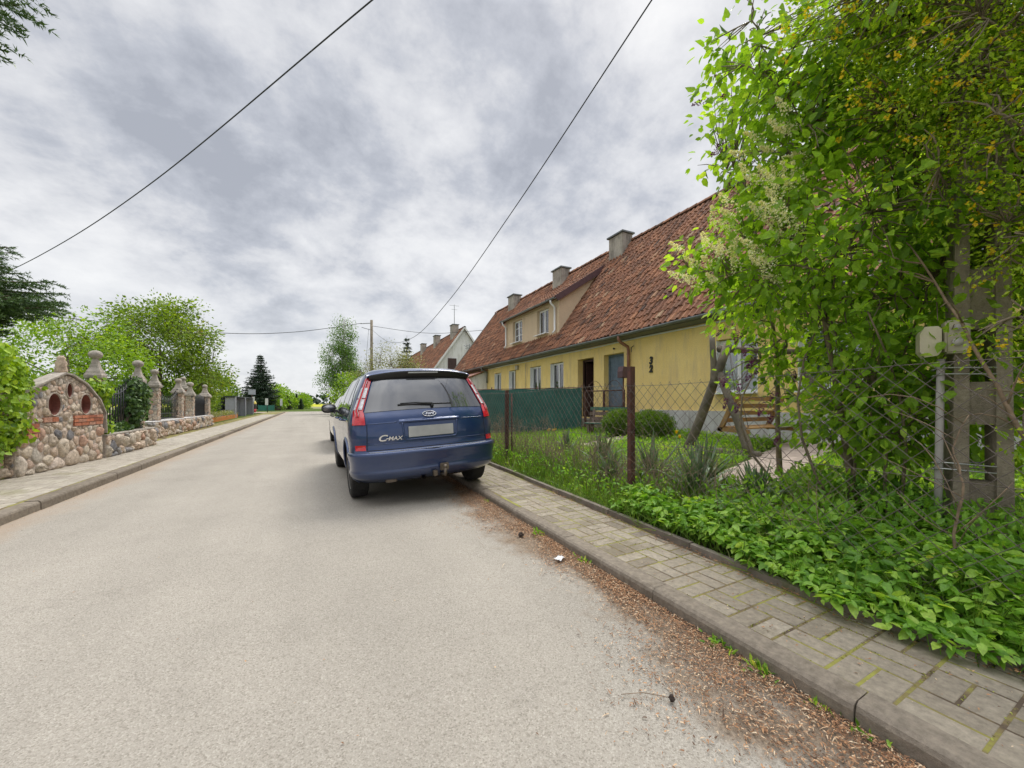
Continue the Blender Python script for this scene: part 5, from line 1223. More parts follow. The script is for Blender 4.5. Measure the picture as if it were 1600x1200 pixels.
for x, sg in ((-.76, -1), (.76, 1)):
    for y in (.80, 3.35): wheel(t, x, y, .305, .19, sg)
w2 = lambda y: (.945, max(.97, 1.355 - max(0, .95 - y) * .5 - max(0, y - 2.0) * .52))
side_glass(c2, t, 'rear_door_window', w2, .75, 1.62); side_glass(c2, t, 'front_door_window', w2, 1.68, 2.62); windscreen(c2, t, .96, 1.34)
mb = MB(); grid(mb, lambda u, v: c2.rear((2 * u - 1) * (.66 - .25 * v), .95 + .36 * v, .005), 20, 8); mb.build('rear_window', 'car_glass', t)
for sg in (-1, 1):
    mb = MB(); grid(mb, lambda u, v: c2.corner(.85 + .35 * u, .70 + .16 * v, sg, .006), 6, 4, flip=(sg > 0)); mb.build('tail_light', 'lens_red', t)
    mb = MB()
    for y in (1.20, 2.0): mb.tube([c2.side(y, .84, sg, .0), c2.side(y + .02, .84, sg, .03), c2.side(y + .16, .84, sg, .03), c2.side(y + .18, .84, sg, .0)], .011, 6)
    build_each(mb, 'door_handle', 'car_trim', t)
    mb = MB()
    for y in (.95, 1.65, 2.65): ribbon(mb, [(c2.side(y, z, sg, .0025), Vector((sg, 0, 0))) for z in np.linspace(.30, .93, 12)], .006)
    build_each(mb, 'door_gap', 'car_shadow_gap', t)
    mb = MB(); bm = bmesh.new(); bmesh.ops.create_uvsphere(bm, u_segments=16, v_segments=10, radius=1)
    for v in bm.verts: v.co = Vector((math.copysign(abs(v.co.x) ** .75, v.co.x) * .105, v.co.y * .06, math.copysign(abs(v.co.z) ** .75, v.co.z) * .07))
    mb.bm(bm, .5, True, Matrix.Translation((sg * .96, 2.55, 1.0))); bm.free(); mb.tube([(sg * .80, 2.55, .95), (sg * .9, 2.55, .98)], .02, 6); mb.build('wing_mirror', 'car_trim', t)
t.scale = (1.02,) * 3; t.rotation_euler = (0, -R(2.6), 0); t.location = (1.50, 10.25, .84 * math.sin(R(2.6)))

# ------------------------------------------------------------------ chain link fence
FT = 1.42
fdir = Vector((.073, 1, 0)).normalized(); fa = math.atan(.073)
fence = thing('chain_link_fence', 'rusty chain link fence along the pavement with square steel posts', 'fence', (FEN(0), 0, .1), -fa)
mb = MB(); r = random.Random(31)
Z0, Z1, P = .04, FT - .1, .118; H = Z1 - Z0; Ya, Yb = -3.0, 18.0; 
nc = int(round(H / (P / 2))); H = nc * P / 2
def wv(y, z): return (.012 * math.sin(y * 2.3 + z * 2) + .008 * math.sin(y * 5.1), y, z + .016 * math.sin(y * 1.7) * (z / 1.3) - (.02 * math.sin((y % 3.5) / 3.5 * math.pi) if z > 1 else 0))
y = Ya
while y < Yb:
    near = y < 9
    for s in (1, -1):
        pts = []
        for k in range(0, nc + 1, 2 if near else 6): pts.append(wv(y + s * k * P / 2, Z0 + k * P / 2))
        off = .0018 * s
        pts = [(p[0] + off, p[1], p[2]) for p in pts]
        if Ya - .1 < pts[-1][1] < Yb + .1: mb.tube(pts, .0021, 3, cap=False)
    y += P
# knuckles at the top
y = Ya
while y < 9:
    p = wv(y, Z0 + H); mb.tube([p, (p[0] + .004, p[1] + .012, p[2] + .022), (p[0], p[1] + .02, p[2] + .002)], .0016, 3, cap=False); y += P
mb.build('wire_netting', 'mesh_wire', fence)
for z in (Z0 + H - .01, Z0 + H * .52, .10):
    mb = MB(); mb.tube([(wv(y, z)[0] + .004, y, wv(y, z)[2]) for y in np.arange(-3, 18, .35)], .0022, 4); mb.build('tension_wire', 'mesh_wire', fence)
def post(y, h, w, x=.0, tilt=0.0):
    mb = MB(); mb.box(-w / 2, w / 2, -w / 2, w / 2, -.12, h, bev=.004); o = mb.build('post', 'rusty_steel', fence); o.location = (x - .0 + w / 2 + .006, y, 0); o.rotation_euler = (tilt, 0, 0)
    mb = MB()
    for z in np.arange(.15, h - .2, .22): mb.tube([(w * .53 * math.cos(a) * 1.35, w * .53 * math.sin(a) * 1.35, z + .01 * math.sin(a)) for a in np.linspace(0, 6.28, 9)], .0018, 3)
    build_each(mb, 'wire_tie', 'mesh_wire', o)
for y, h, w, tl in ((3.12, 1.52, .062, .0), (6.62, 1.37, .065, .005), (10.2, 1.4, .06, -.01), (13.8, 1.38, .06, .01), (-1.6, 1.45, .06, 0)): post(y, h, w, tilt=tl)
mb = MB(); mb.tube([(.03, 6.35, -.1), (.03, 6.37, 1.3)], .016, 8); mb.build('thin_post', 'rusty_steel', fence)

# green privacy screen running from the fence to the house, with gate
def local_line(p, q): a = math.atan2(q[1] - p[1], q[0] - p[0]); return a, math.hypot(q[0] - p[0], q[1] - p[1])
A, B = (3.95, 11.9), (7.75, 9.85)
a, L = local_line(A, B); t = thing('screen_fence', 'dark green fabric privacy screen stretched on posts in the garden', 'fence', (A[0], A[1], .15), a)
mb = MB(); n = 60; vs = []
for i in range(n + 1):
    x = L * i / n; o = .018 * math.sin(x * 9) + .01 * math.sin(x * 23 + 1)
    for z in (.02, .5, 1.0, 1.46): vs.append((x, o * (1 - abs(z - .7)), z + .10 * x / L + .012 * math.sin(x * 6) * (z > 1.4)))
for i in range(n + 1):
    x = L * i / n; o = .018 * math.sin(x * 9) + .01 * math.sin(x * 23 + 1)
    for z in (.02, .5, 1.0, 1.46): vs.append((x, o * (1 - abs(z - .7)) + .006, z + .10 * x / L + .012 * math.sin(x * 6) * (z > 1.4)))
fs = [(i * 4 + j, i * 4 + 4 + j, i * 4 + 5 + j, i * 4 + 1 + j) for i in range(n) for j in range(3)]; k = 4 * (n + 1)
mb.add(vs, fs + [tuple(q + k for q in f[::-1]) for f in fs], .5, True); mb.build('fabric', 'screen_green', t)
mb = MB()
for x in (0, L * .33, L * .67, L): mb.tube([(x, .03, -.1), (x, .03, 1.55 + .1 * x / L)], .02, 8)
mb.tube([(0, .03, 1.48), (L, .03, 1.58)], .012, 6); mb.build('frame', 'rusty_steel', t)
A, B = (7.82, 9.8), (8.1, 8.35)
a, L = local_line(A, B); t = thing('garden_gate', 'low rusty wire gate panel with arched tops before the house doors', 'gate', (A[0], A[1], .38), a)
for x in (0.03, L * .52, L): mb = MB(); mb.box(x - .03, x + .03, -.03, .03, -.1, 1.24, bev=.005); mb.build('post', 'rusty_steel', t)
mb = MB(); mb.tube([(0, 0, 1.22), (L, 0, 1.22)], .018, 6); mb.tube([(L * .52, 0, .75), (L, 0, .75)], .012, 6)
for x0, x1 in ((.08, L * .5), (L * .56, L * .98)):
    mb.tube([(x0 + (x1 - x0) * s, 0, 1.23 + .30 * math.sin(math.pi * s) ** .8) for s in np.linspace(0, 1, 14)], .008, 5)
    for i in range(13): mb.tube([(x0 + (x1 - x0) * (i + .5) / 13, .01, .1), (x0 + (x1 - x0) * (i + .5) / 13, .01, 1.22)], .0035, 3)
mb.build('frame', 'rusty_steel', t)
# mailbox lantern
t = thing('birdhouse', 'small dark rounded box on a pipe between fence post and blue door', 'bird house', (7.9, 8.16, .42)); mb = MB(); mb.tube([(0, 0, 0), (0, 0, 1.55)], .02, 6); mb.build('pole', 'rusty_steel', t)
mb = MB(); mb.prism([(-.13, 1.52), (.13, 1.52), (.13, 1.72), (.09, 1.82), (-.09, 1.84), (-.13, 1.70)], -.10, .10, 'xz'); mb.build('box', 'barge_board', t)
# ------------------------------------------------------------------ bench, swing, hedges
def bench(label, x, y, z, rz, L=1.3):
    t = thing('garden_bench', label, 'bench', (x, y, z), rz)
    for s in (0.12, L - .12):
        mb = MB(); mb.box(s - .03, s + .03, -.18, .22, 0, .40, bev=.006); mb.beam((s, .22, .38), (s, .36, .86), .05, .05); mb.build('leg', 'old_plank', t)
    for k in range(3): mb = MB(); mb.box(0, L, -.2 + k * .14, -.08 + k * .14, .402, .432, bev=.005); mb.build('seat_slat', 'bench_green' if k == 0 else 'old_plank', t)
    for k in range(3):
        mb = MB(); z0 = .50 + k * .14; y0 = .27 + (z0 - .40) * .28; mb.beam((0, y0 - .04, z0 + .04), (L, y0 - .04, z0 + .04), .025, .10); mb.build('back_slat', 'bench_green' if k == 2 else 'old_plank', t)
bench('old garden bench with green and bare brown slats beside the gate', 7.05, 8.75, .24, R(-60), 1.15)
# swing seat: two crossed log frames, bar, slatted bench on chains
t = thing('garden_swing', 'log framed garden swing under the lilac with honey coloured slatted seat', 'swing', (6.45, 0, .32))
def logpts(p, q, w=.02): return [Vector(p).lerp(Vector(q), s) + Vector((w * math.sin(7 * s), w * math.cos(5 * s), 0)) for s in np.linspace(0, 1, 7)]
def log(p, q, r, name='leg'): mb = MB(); mb.tube(logpts(p, q), [r * (1.1 - .25 * i / 6) for i in range(7)], 9); mb.build(name, 'weathered_timber', t)
log((0.05, 5.02, -.1), (.12, 4.22, 1.95), .085); log((0, 3.72, -.05), (.10, 4.42, 1.55), .075); log((.02, 4.42, 1.2), (.1, 4.52, 2.15), .055, 'brace')
log((0.10, 4.35, 1.88), (2.5, 4.1, 1.93), .06, 'top_bar'); log((2.4, 4.85, -.05), (2.45, 4.0, 2.15), .08); log((2.4, 3.45, -.05), (2.45, 4.25, 1.95), .075)
log((0.0, 4.95, .02), (0.02, 3.62, .06), .07, 'ground_sill')
se = bpy.data.objects.new('seat', None); C.objects.link(se); se.parent = t; se.location = (.06, 3.92, .42)
mb = MB()
for x in (0, 1.45): mb.beam((x, .12, .60), (x, .42, -.02), .075, .05, up=(1, 0, 0)); mb.beam((x, .45, .02), (x, -.10, .0), .05, .07)
build_each(mb, 'side_frame', 'honey_timber', se)
for k in range(4): mb = MB(); s = k / 3.6; mb.beam((0, .15 + .24 * s, .56 - .46 * s), (1.45, .15 + .24 * s, .56 - .46 * s), .025, .075); mb.build('back_slat', 'honey_timber', se)
for k in range(5): mb = MB(); mb.box(0, 1.45, -.12 + k * .105, -.035 + k * .105, .045, .07, bev=.004); mb.build('seat_slat', 'honey_timber', se)
mb = MB()
for x in (.02, 1.43):
    for yy, zz_ in ((.14, .58), (-.08, .06)):
        mb.tube([(x, yy, zz_), (x, .26, 1.42)], .006, 4)
build_each(mb, 'chain', 'mesh_wire', se)
# ------------------------------------------------------------------ electricity pole with meter boxes
PX, PY = 4.22, .87; PR = R(28)
t = thing('utility_pole', 'concrete ladder type utility pole with meter box and cable pipe behind the fence', 'pole', (PX, PY, .12), PR)
# local: wide faces look along x, narrow faces along y
def polew(z): return .145 - .007 * z, .095 - .004 * z
mb = MB(); holes = [(.55, .95), (1.25, 1.62), (2.05, 2.5), (2.9, 3.35), (3.8, 4.3), (4.8, 5.3), (5.8, 6.3)]
for sgn in (-1, 1):        # two flanges
    vs = []
    for z in (-.2, 8.6):
        hw, ht = polew(z); x0, x1 = sorted((sgn * hw, sgn * hw * .45)); vs += [(-ht, x0, z), (ht, x0, z), (ht, x1, z), (-ht, x1, z)]
    mb.add(vs, [(0, 3, 2, 1), (4, 5, 6, 7)] + [(i, (i + 1) % 4, 4 + (i + 1) % 4, 4 + i) for i in range(4)])
zs = [-.2] + [q for hh in holes for q in hh] + [8.6]
for i in range(0, len(zs), 2):
    vs = []
    for z in (zs[i], zs[i + 1]): hw, ht = polew(z); x = hw * .45 + .002; vs += [(-ht * .72, -x, z), (ht * .72, -x, z), (ht * .72, x, z), (-ht * .72, x, z)]
    mb.add(vs, [(0, 3, 2, 1), (4, 5, 6, 7)] + [(j, (j + 1) % 4, 4 + (j + 1) % 4, 4 + j) for j in range(4)])
mb.build('shaft', 'pole_concrete', t)
mb = MB(); mb.tube([(-.06, .21, .05), (-.065, .20, 1.0), (-.09, .20, 1.42)], .022, 10); mb.build('cable_pipe', 'conduit_grey', t)
for z in (.62, 1.30):
    mb = MB()
    for dz in (0, .045): mb.tube([(-.09, .235, z + dz), (-.115, .19, z + dz + .01), (-.11, -.05, z + dz), (.10, -.17, z + dz), (.10, .17, z + dz), (-.04, .235, z + dz - .004), (-.09, .235, z + dz)], .006, 5)
    mb.build('strap', 'steel_strap', t)
mb = MB(); mb.box(-.20, -.10, .085, .205, 1.45, 1.68, bev=.012); bx = mb.build('meter_box', 'cream_plastic', t)
mb = MB(); mb.lathe([(.0, 0), (.026, 0), (.026, -.016), (.0, -.02)], 18, (-.201, .15, 1.525), 'x'); mb.lathe([(.0, 0), (.020, 0), (.02, -.012), (.0, -.016)], 18, (-.201, .15, 1.625), 'x'); build_each(mb, 'knob', 'conduit_grey', bx)
mb = MB(); mb.prism([(.215, 1.47), (.235, 1.44), (.30, 1.43), (.325, 1.47), (.325, 1.60), (.30, 1.65), (.235, 1.65), (.215, 1.63)], -.17, -.07, 'yz'); mb.build('junction_box', 'cream_plastic_light', t)
mb = MB(); mb.beam((0, -.05, 7.7), (0, .35, 7.7), .05, .05); mb.lathe([(.0, 0), (.04, .01), (.045, .06), (.02, .10), (0, .11)], 10, (0, .3, 7.72)); mb.build('bracket', 'rusty_steel', t)
# distant pole
t = thing('utility_pole', 'tall slim utility pole standing among the trees beyond the cars', 'pole', (4.8, 35, 0)); mb = MB(); mb.lathe([(.14, 0), (.11, 8.4), (0, 8.42)], 12); mb.build('shaft', 'pole_concrete', t)
mb = MB(); mb.beam((-.9, 0, 8.0), (.1, 0, 8.15), .05, .05); mb.beam((-.8, 0, 7.7), (.1, 0, 7.5), .04, .04); mb.tube([(-.25, -.15, 7.6), (-.9, -.6, 0)], .015, 4); mb.build('bracket', 'gutter_zinc', t)
def wire(label, pts, r, twist=False):
    P = [Vector(p) for p in pts]; out = []
    for i in range(len(P) - 1):
        for k in range(16):
            s = k / 16; p0, p1, p2, p3 = P[max(i - 1, 0)], P[i], P[i + 1], P[min(i + 2, len(P) - 1)]
            out.append(.5 * ((2 * p1) + (p2 - p0) * s + (2 * p0 - 5 * p1 + 4 * p2 - p3) * s * s + (3 * p1 - p0 - 3 * p2 + p3) * s ** 3))
    out.append(P[-1]); mb = MB()
    if twist:
        L = sum((out[i + 1] - out[i]).length for i in range(len(out) - 1)); n = int(L / .055); dense = []
        for k in range(n + 1):
            f = k / n * (len(out) - 1); i = min(int(f), len(out) - 2); dense.append(out[i].lerp(out[i + 1], f - i))
        d = (P[-1] - P[0]).normalized(); u = d.cross(Vector((0, 0, 1))).normalized(); w = d.cross(u)
        for ph in (0, math.pi): mb.tube([q + (u * math.cos(k * .9 + ph) + w * math.sin(k * .9 + ph)) * r * .85 for k, q in enumerate(dense)], r, 5)
    else: mb.tube(out, r, 5)
    mb.build('overhead_cable', 'cable_black', None, label=label, cat='cable')
wire('black cable sagging from the near pole to the far pole on the right', [(4.12, .95, 7.45), (4.2, 4.0, 6.75), (4.33, 8.1, 5.85), (4.5, 13.4, 4.95), (4.6, 19.2, 4.5), (4.75, 26.7, 5.35), (4.8, 35, 7.6)], .0105)
wire('black cable crossing the sky above the street towards the left trees', [(4.0, 1.3, 7.75), (.77, 5.8, 6.95), (-3.1, 11.1, 5.95), (-7.0, 16.4, 5.5), (-13, 24.5, 5.4)], .0105)
wire('thin cable running left from the far pole', [(4.0, 35, 8.05), (-1, 34, 6.7), (-5.6, 32.4, 6.0), (-12, 30, 5.9)], .022)
wire('thin cable running right from the far pole over the roofs', [(4.8, 35, 7.9), (9, 32.6, 7.25), (13, 30.3, 7.45), (24, 24, 8.4)], .018)
# ------------------------------------------------------------------ left street furniture
t = thing('bin_shelter', 'grey panel bin shelter with dark openings beside the left pavement', 'bin shelter', (-5.0, 36, 0.05))
for k, y in enumerate((0, 5.2, 10.4)):
    mb = MB(); mb.box(-.62 - .1 * k, -.02, y, y + .12, 0, 1.62, bev=.01); mb.box(-.02, .06, y - .06, y + .18, 0, 1.64, bev=.01); mb.build('side_panel', 'shelter_grey', t)
mb = MB(); mb.box(-.95, .02, -.1, 10.7, 1.64, 1.72, bev=.01); mb.build('roof', 'shelter_dark', t)
mb = MB(); mb.box(-.9, -.82, .13, 10.4, 0, 1.6); mb.build('back_panel', 'shelter_dark', t)
for k, y in enumerate((.5, 5.6)):
    mb = MB(); mb.prism([(y, .12), (y + 4.2, .12), (y + 4.2, 1.1), (y + 3.9, 1.4), (y + .4, 1.4), (y, 1.1)], -.35, -.3); mb.build('door_panel', 'shelter_dark', t)
t = thing('flower_planter', 'low orange wooden planter box at the end of the stone wall', 'planter', (-4.95, 27.5, .02)); mb = MB()
mb.box(-.6, 0, 0, 9.5, 0, .34, bev=.02); mb.build('box', 'planter_orange', t); mb = MB(); mb.box(-.56, -.04, .05, 9.45, .341, .36); mb.build('soil', 'soil', t)
t = thing('bottle_bank', 'yellow domed bottle bank with dark band and red base', 'recycling bin', (-7.0, 62, 0))
mb = MB(); mb.lathe([(.72, .45), (.78, .48), (.80, .95), (.78, 1.1)], 24); mb.build('body', 'plastic_black', t)
mb = MB(); mb.lathe([(.60, 0), (.74, .05), (.76, .449)], 24); mb.build('base', 'plastic_red', t)
mb = MB(); mb.lathe([(.80, 1.101), (.80, 1.22), (.66, 1.5), (.40, 1.68), (0, 1.74)], 24); mb.build('dome', 'plastic_yellow', t)
mb = MB(); mb.lathe([(.0, 0), (.14, .0), (.14, .05), (0, .06)], 14, (.45, -.52, 1.42)); mb.build('slot', 'plastic_black', t)
def sign(name, label, x, y, h, pw, ph, pm, tilt=0):
    t = thing(name, label, 'sign', (x, y, 0), R(-10)); mb = MB(); mb.tube([(0, 0, 0), (tilt, 0, h)], .04, 6); mb.build('post', 'rusty_steel' if pm != 'sign_white' else 'shelter_dark', t)
    mb = MB(); mb.box(-pw / 2 + tilt, pw / 2 + tilt, -.05, -.01, h - ph, h + .05, bev=.01); mb.build('panel', pm, t)
sign('road_sign', 'small white and yellow sign on a dark post at the road bend', -4.4, 55, 1.75, .32, .75, 'sign_white', -.1)
sign('road_sign', 'slim white marker post beside the bottle bank', -5.5, 52, 1.9, .25, .5, 'sign_white')
sign('road_sign', 'tilted white marker behind the small fence at the bend', -4.2, 74, 1.9, .35, 1.1, 'sign_white', .2)
sign('notice_board', 'grey notice board on tall posts in front of the dark spruce', -6.3, 58, 2.9, .8, .6, 'shelter_grey')
t = thing('mesh_fence', 'short teal mesh fence panel behind the road signs', 'fence', (-6.6, 68, 0)); mb = MB()
mb.box(0, 2.0, -.02, .02, .1, .9); mb.build('panel', 'teal_fence', t); mb = MB()
for x in (0, 1.0, 2.0): mb.box(x - .04, x + .04, -.06, -.022, 0, 1.0)
build_each(mb, 'post', 'teal_fence', t)
#PART4
# ------------------------------------------------------------------ vegetation
def rel(base, ells): return [((c[0] - base[0], c[1] - base[1], c[2] - base[2]), r) for c, r in ells]
def panicles(name, m, parent, rng, C_, D_, L=.16, R0=.038, n=70, s=.014, droop=0.0):
    """flower spikes: many tiny petals around cones"""
    k = len(C_); ci = np.repeat(np.arange(k), n); t_ = rng.random(k * n) ** .8; D_ = norm(D_ + np.array([0, 0, .5 - droop]))
    sc = (.7 + .6 * rng.random(k))[ci]
    off = norm(rng.normal(size=(k * n, 3))) * (R0 * (1.05 - t_) * sc * (0.6 + .5 * rng.random(k * n)))[:, None]
    P = C_[ci] + D_[ci] * (t_ * L * sc)[:, None] + off
    V, F = leaf_geom(P, norm(off) + rng.normal(size=P.shape) * .3, rng.normal(size=P.shape), np.full(k * n, s), np.full(k * n, s * 1.1))
    return np_mesh(name, V, F, np.repeat(np.clip(.5 * rng.random(k)[ci] + .5 * rng.random(k * n), 0, 1), 5), m, parent)
CAM = np.array([0, 0, 1.22])
# white lilac at the fence
b = (4.5, 1.65, .18)
E1 = [((4.15, 1.75, 2.80), (.82, .95, .90)), ((3.98, 1.85, 3.90), (.50, .62, .70)), ((3.62, 2.2, 4.6), (.32, .35, .45)), ((4.55, 1.35, .95), (.45, .4, .35)), ((4.50, 1.25, 1.80), (.72, .70, .62)), ((4.15, 1.35, 4.15), (.85, .9, .80)), ((4.45, 1.65, 1.30), (.42, .40, .40)), ((4.35, 1.35, 1.35), (.55, .42, .48)), ((4.6, 1.75, 1.0), (.45, .5, .42)), ((4.5, 1.25, 1.15), (.45, .45, .42)), ((3.64, 2.48, 2.68), (.36, .42, .40)), ((3.90, 2.35, 2.35), (.42, .38, .30)), ((4.6, .9, 3.0), (.7, .8, 1.1))]
t, CC, OD = tree('lilac_bush', 'large lilac with cream blossom leaning over the chain link fence', 'shrub', b, [(0, 0, 0), (-.04, .05, .5), (-.12, .1, 1.1), (-.25, .15, 1.8), (-.4, .3, 2.6)], .042, rel(b, E1), 1390, 9, .10, .095,
                 'leaf_lilac', 'bark_lilac', 5, limbs=26, ratio=.62, shape=LEAFR, faces=LEAFRF, droop=.55, shell=.15, up=.55)
rng = np.random.default_rng(51)
W_ = CC + np.array(b); v = CAM - W_; v = norm(v); face_ = (OD * v).sum(1)
sel = np.where((face_ > .25) & (W_[:, 2] > 2.3) & (W_[:, 2] < 3.75) & (W_[:, 1] > 1.75))[0]; sel = rng.choice(sel, min(48, len(sel)), replace=False)
panicles('blossom', 'flower_cream', t, rng, CC[sel] + v[sel] * .16, OD[sel] * .7 + np.array([-.2, .1, .2]), .19, .05, 110, .017)
mb = MB(); r = random.Random(8)
for k in range(5):      # many stems from the ground
    x, y = r.uniform(-.25, .3), r.uniform(-.5, .35); mb.tube(curve_pts((x, y, -.05), (x + r.uniform(-.5, .3), y + r.uniform(-.2, .5), r.uniform(1.3, 2.4)), (r.uniform(-.3, .3), r.uniform(-.3, .3), 0), 6), [.014, .013, .012, .010, .008, .006], 6)
mb.build('stem', 'bark_lilac', t)
# purple lilac behind it
b = (5.35, 2.75, .3)
E2 = [((5.15, 2.55, 1.85), (.45, .42, .42)), ((4.95, 2.6, 2.5), (.6, .8, .8)), ((4.55, 2.65, 4.35), (.55, .6, .85)), ((5.2, 1.9, 1.5), (.6, .7, .7)), ((5.5, 1.2, 2.6), (.6, .9, 1.6)), ((5.2, 1.0, 1.25), (.7, .6, .6))]
t, CC, OD = tree('lilac_bush', 'lilac with drooping dark purple blossom beside the garden swing', 'shrub', b, [(0, 0, 0), (-.05, .0, .6), (-.15, -.05, 1.5), (-.45, -.05, 2.6), (-.8, 0, 3.6)], .036, rel(b, E2), 640, 8, .12, .10,
                 'leaf_lilac', 'bark_lilac', 6, limbs=16, ratio=.62, shape=LEAFR, faces=LEAFRF, droop=.5, shell=.1)
rng = np.random.default_rng(52); W_ = CC + np.array(b); v = norm(CAM - W_); face_ = (OD * v).sum(1)
s1 = np.where((face_ > .2) & (W_[:, 2] < 2.2) & (W_[:, 1] > 2.6))[0]; s2 = np.where((face_ > .0) & (W_[:, 2] > 3.9))[0]
sel = np.concatenate([rng.choice(s1, min(14, len(s1)), replace=False), rng.choice(s2, min(7, len(s2)), replace=False)])
panicles('blossom', 'flower_purple', t, rng, CC[sel] + v[sel] * .10 + np.array([-.05, .05, 0]), OD[sel] + np.array([-.3, .2, -.6]), .17, .042, 75, .015, .8)
def D_(px, py, zc): xc = (px - 800) / 600 * zc; a_ = math.radians(27.9); return (xc * math.cos(a_) + zc * math.sin(a_) - b[0], -xc * math.sin(a_) + zc * math.cos(a_) - b[1], 1.22 + (630 - py) / 600 * zc - b[2])
PB = np.array([D_(*q) for q in ((1150, 528, 4.6), (1163, 548, 4.6), (1140, 592, 4.5), (1160, 606, 4.6), (1128, 598, 4.5), (1152, 636, 4.5), (1172, 590, 4.7), (1190, 640, 4.4), (1206, 655, 4.4), (1216, 684, 4.4), (1240, 590, 4.5), (1182, 560, 4.6), (1212, 618, 4.4), (1138, 628, 4.5))])
panicles('blossom', 'flower_purple', t, rng, PB + np.array([0, 0, .06]), rng.normal(size=(len(PB), 3)) * .3 + np.array([-.2, .2, -1.0]), .14, .040, 80, .016, 1.0)
mb = MB(); NP_ = CC
for p in PB: j = int(np.argmin(((NP_ - p) ** 2).sum(1))); mb.tube(curve_pts(NP_[j], p + np.array([0, 0, .07]), (0, 0, .06), 5), [.007, .006, .005, .004, .003], 4)
build_each(mb, 'twig', 'bark_lilac', t)
foliage('leaves', 'leaf_lilac', t, rng, PB + np.array([.03, -.02, .05]), np.tile([0, 0, .5], (len(PB), 1)), 5, .08, .075, .62, LEAFR, LEAFRF)
# pea shrub with yellow flowers over the pole
b = (5.0, .45, .2)
E3 = [((3.95, 1.0, 3.55), (.62, .65, .55)), ((4.35, .35, 2.75), (.55, .55, 1.0)), ((4.05, .75, 4.1), (.85, .85, .45)), ((3.72, .42, 2.7), (.22, .16, .55)), ((3.9, .95, 2.75), (.25, .22, .4)), ((4.4, -.1, 1.9), (.5, .3, 1.0)), ((3.85, .72, 3.0), (.22, .22, .5)), ((3.8, .62, 1.25), (.15, .10, .35)), ((4.0, .60, 2.25), (.18, .16, .4)), ((3.75, .68, 1.72), (.22, .16, .26)), ((4.0, .62, 2.35), (.3, .25, .4)), ((3.7, 1.4, 4.25), (.45, .5, .35))]
t, CC, OD = tree('pea_shrub', 'feathery pea shrub with small yellow flowers hanging over the concrete pole', 'shrub', b, [(0, 0, 0), (-.1, .05, .9), (-.25, .15, 1.8), (-.5, .3, 2.8), (-.8, .4, 3.7)], .05, rel(b, E3), 1250, 26, .075, .034,
                 'leaf_pea', 'bark_lilac', 7, limbs=16, ratio=.5, droop=.2, shell=.1, up=.5)
rng = np.random.default_rng(53); sel = rng.choice(len(CC), 420, replace=False)
panicles('blossom', 'flower_yellow', t, rng, CC[sel] + np.array([-.03, 0, -.04]), rng.normal(size=(len(sel), 3)) * .4 + np.array([0, 0, -1.2]), .055, .028, 9, .022, 1.0)
# bare saplings in front of the pole
def sapling(label, pts, rad, twigs, seed):
    r = random.Random(seed); b = pts[0]; t = thing('sapling', label, 'sapling', b); P = [Vector(p) - Vector(b) for p in pts]; mb = MB(); out = []
    for i in range(len(P) - 1):
        for k in range(4): out.append(P[i].lerp(P[i + 1], k / 4) + Vector((r.uniform(-.006, .006), r.uniform(-.006, .006), 0)))
    out.append(P[-1]); mb.tube(out, [rad * (1 - .75 * i / len(out)) for i in range(len(out))], 7)
    for _ in range(twigs):
        q = out[r.randrange(3, len(out))]; d = Vector((r.uniform(-.5, .3), r.uniform(-.6, .8), r.uniform(.0, .6))).normalized() * r.uniform(.2, .55); mb.tube(curve_pts(q, q + d, (0, 0, r.uniform(-.05, .08)), 5), [rad * .35, rad * .3, .0035, .0028, .002], 4)
    mb.build('stem', 'twig_brown', t)
sapling('thin bare sapling rising in front of the concrete pole', [(3.32, .72, .10), (3.34, .78, .45), (3.36, .74, .75), (3.40, .80, .95), (3.44, .74, 1.15)], .009, 9, 3)
sapling('longer leaning bare stem crossing in front of the pole', [(3.95, .42, .15), (3.88, .50, .7), (3.80, .66, 1.2), (3.84, .86, 1.75), (4.0, 1.15, 2.4)], .019, 12, 4)
sapling('bare stem with forked twigs close to the right picture edge', [(4.15, .30, .15), (4.1, .38, .9), (4.16, .42, 1.6), (4.1, .5, 2.3)], .022, 9, 5)
# fallen log
t = thing('fallen_log', 'dark rotten log lying on the garden soil under the lilac', 'log', (4.75, 1.35, .24)); mb = MB(); mb.tube([(-.05, -.75, .04), (.0, -.2, .06), (.03, .3, .05), (.10, .85, .03)], [.085, .10, .095, .07], 10); mb.build('trunk', 'log_bark', t)

# yuccas
def yucca(label, x, y, s, seed):
    r = np.random.default_rng(seed); n = 64; z = gz(x, y); t = thing('yucca', label, 'plant', (x, y, z), 0, 'yuccas behind the fence'); V = []; F = []; A = []
    for i in range(n):
        az = r.uniform(0, 2 * math.pi); el = R(r.uniform(18, 86)); L = s * r.uniform(.65, 1.1); w = .026 * r.uniform(.8, 1.3); bend = r.uniform(.0, .35) * (1 if r.random() > .3 else 2.2) * math.cos(el); sx, sy = -math.sin(az), math.cos(az); k0 = len(V)
        for j in range(6):
            u = j / 5; ww = w * (1 - u ** 2.2) * (.6 + 1.2 * min(u * 3, 1) * .4); rr_ = math.cos(el) * L * u; zz_ = math.sin(el) * L * u - bend * L * u * u * u * 1.5
            for q in (-1, 0, 1): V.append((rr_ * math.cos(az) + q * sx * ww, rr_ * math.sin(az) + q * sy * ww, zz_ + .02 + (abs(q)) * ww * .35)); A.append(min(1, max(0, r.normal(.45, .25))) if j else .3)
        for j in range(5):
            for q in (0, 1): a_ = k0 + j * 3 + q; F.append((a_, a_ + 1, a_ + 4, a_ + 3))
    np_mesh('leaves', np.array(V), np.array(F), np.array(A), 'yucca_leaf', t)
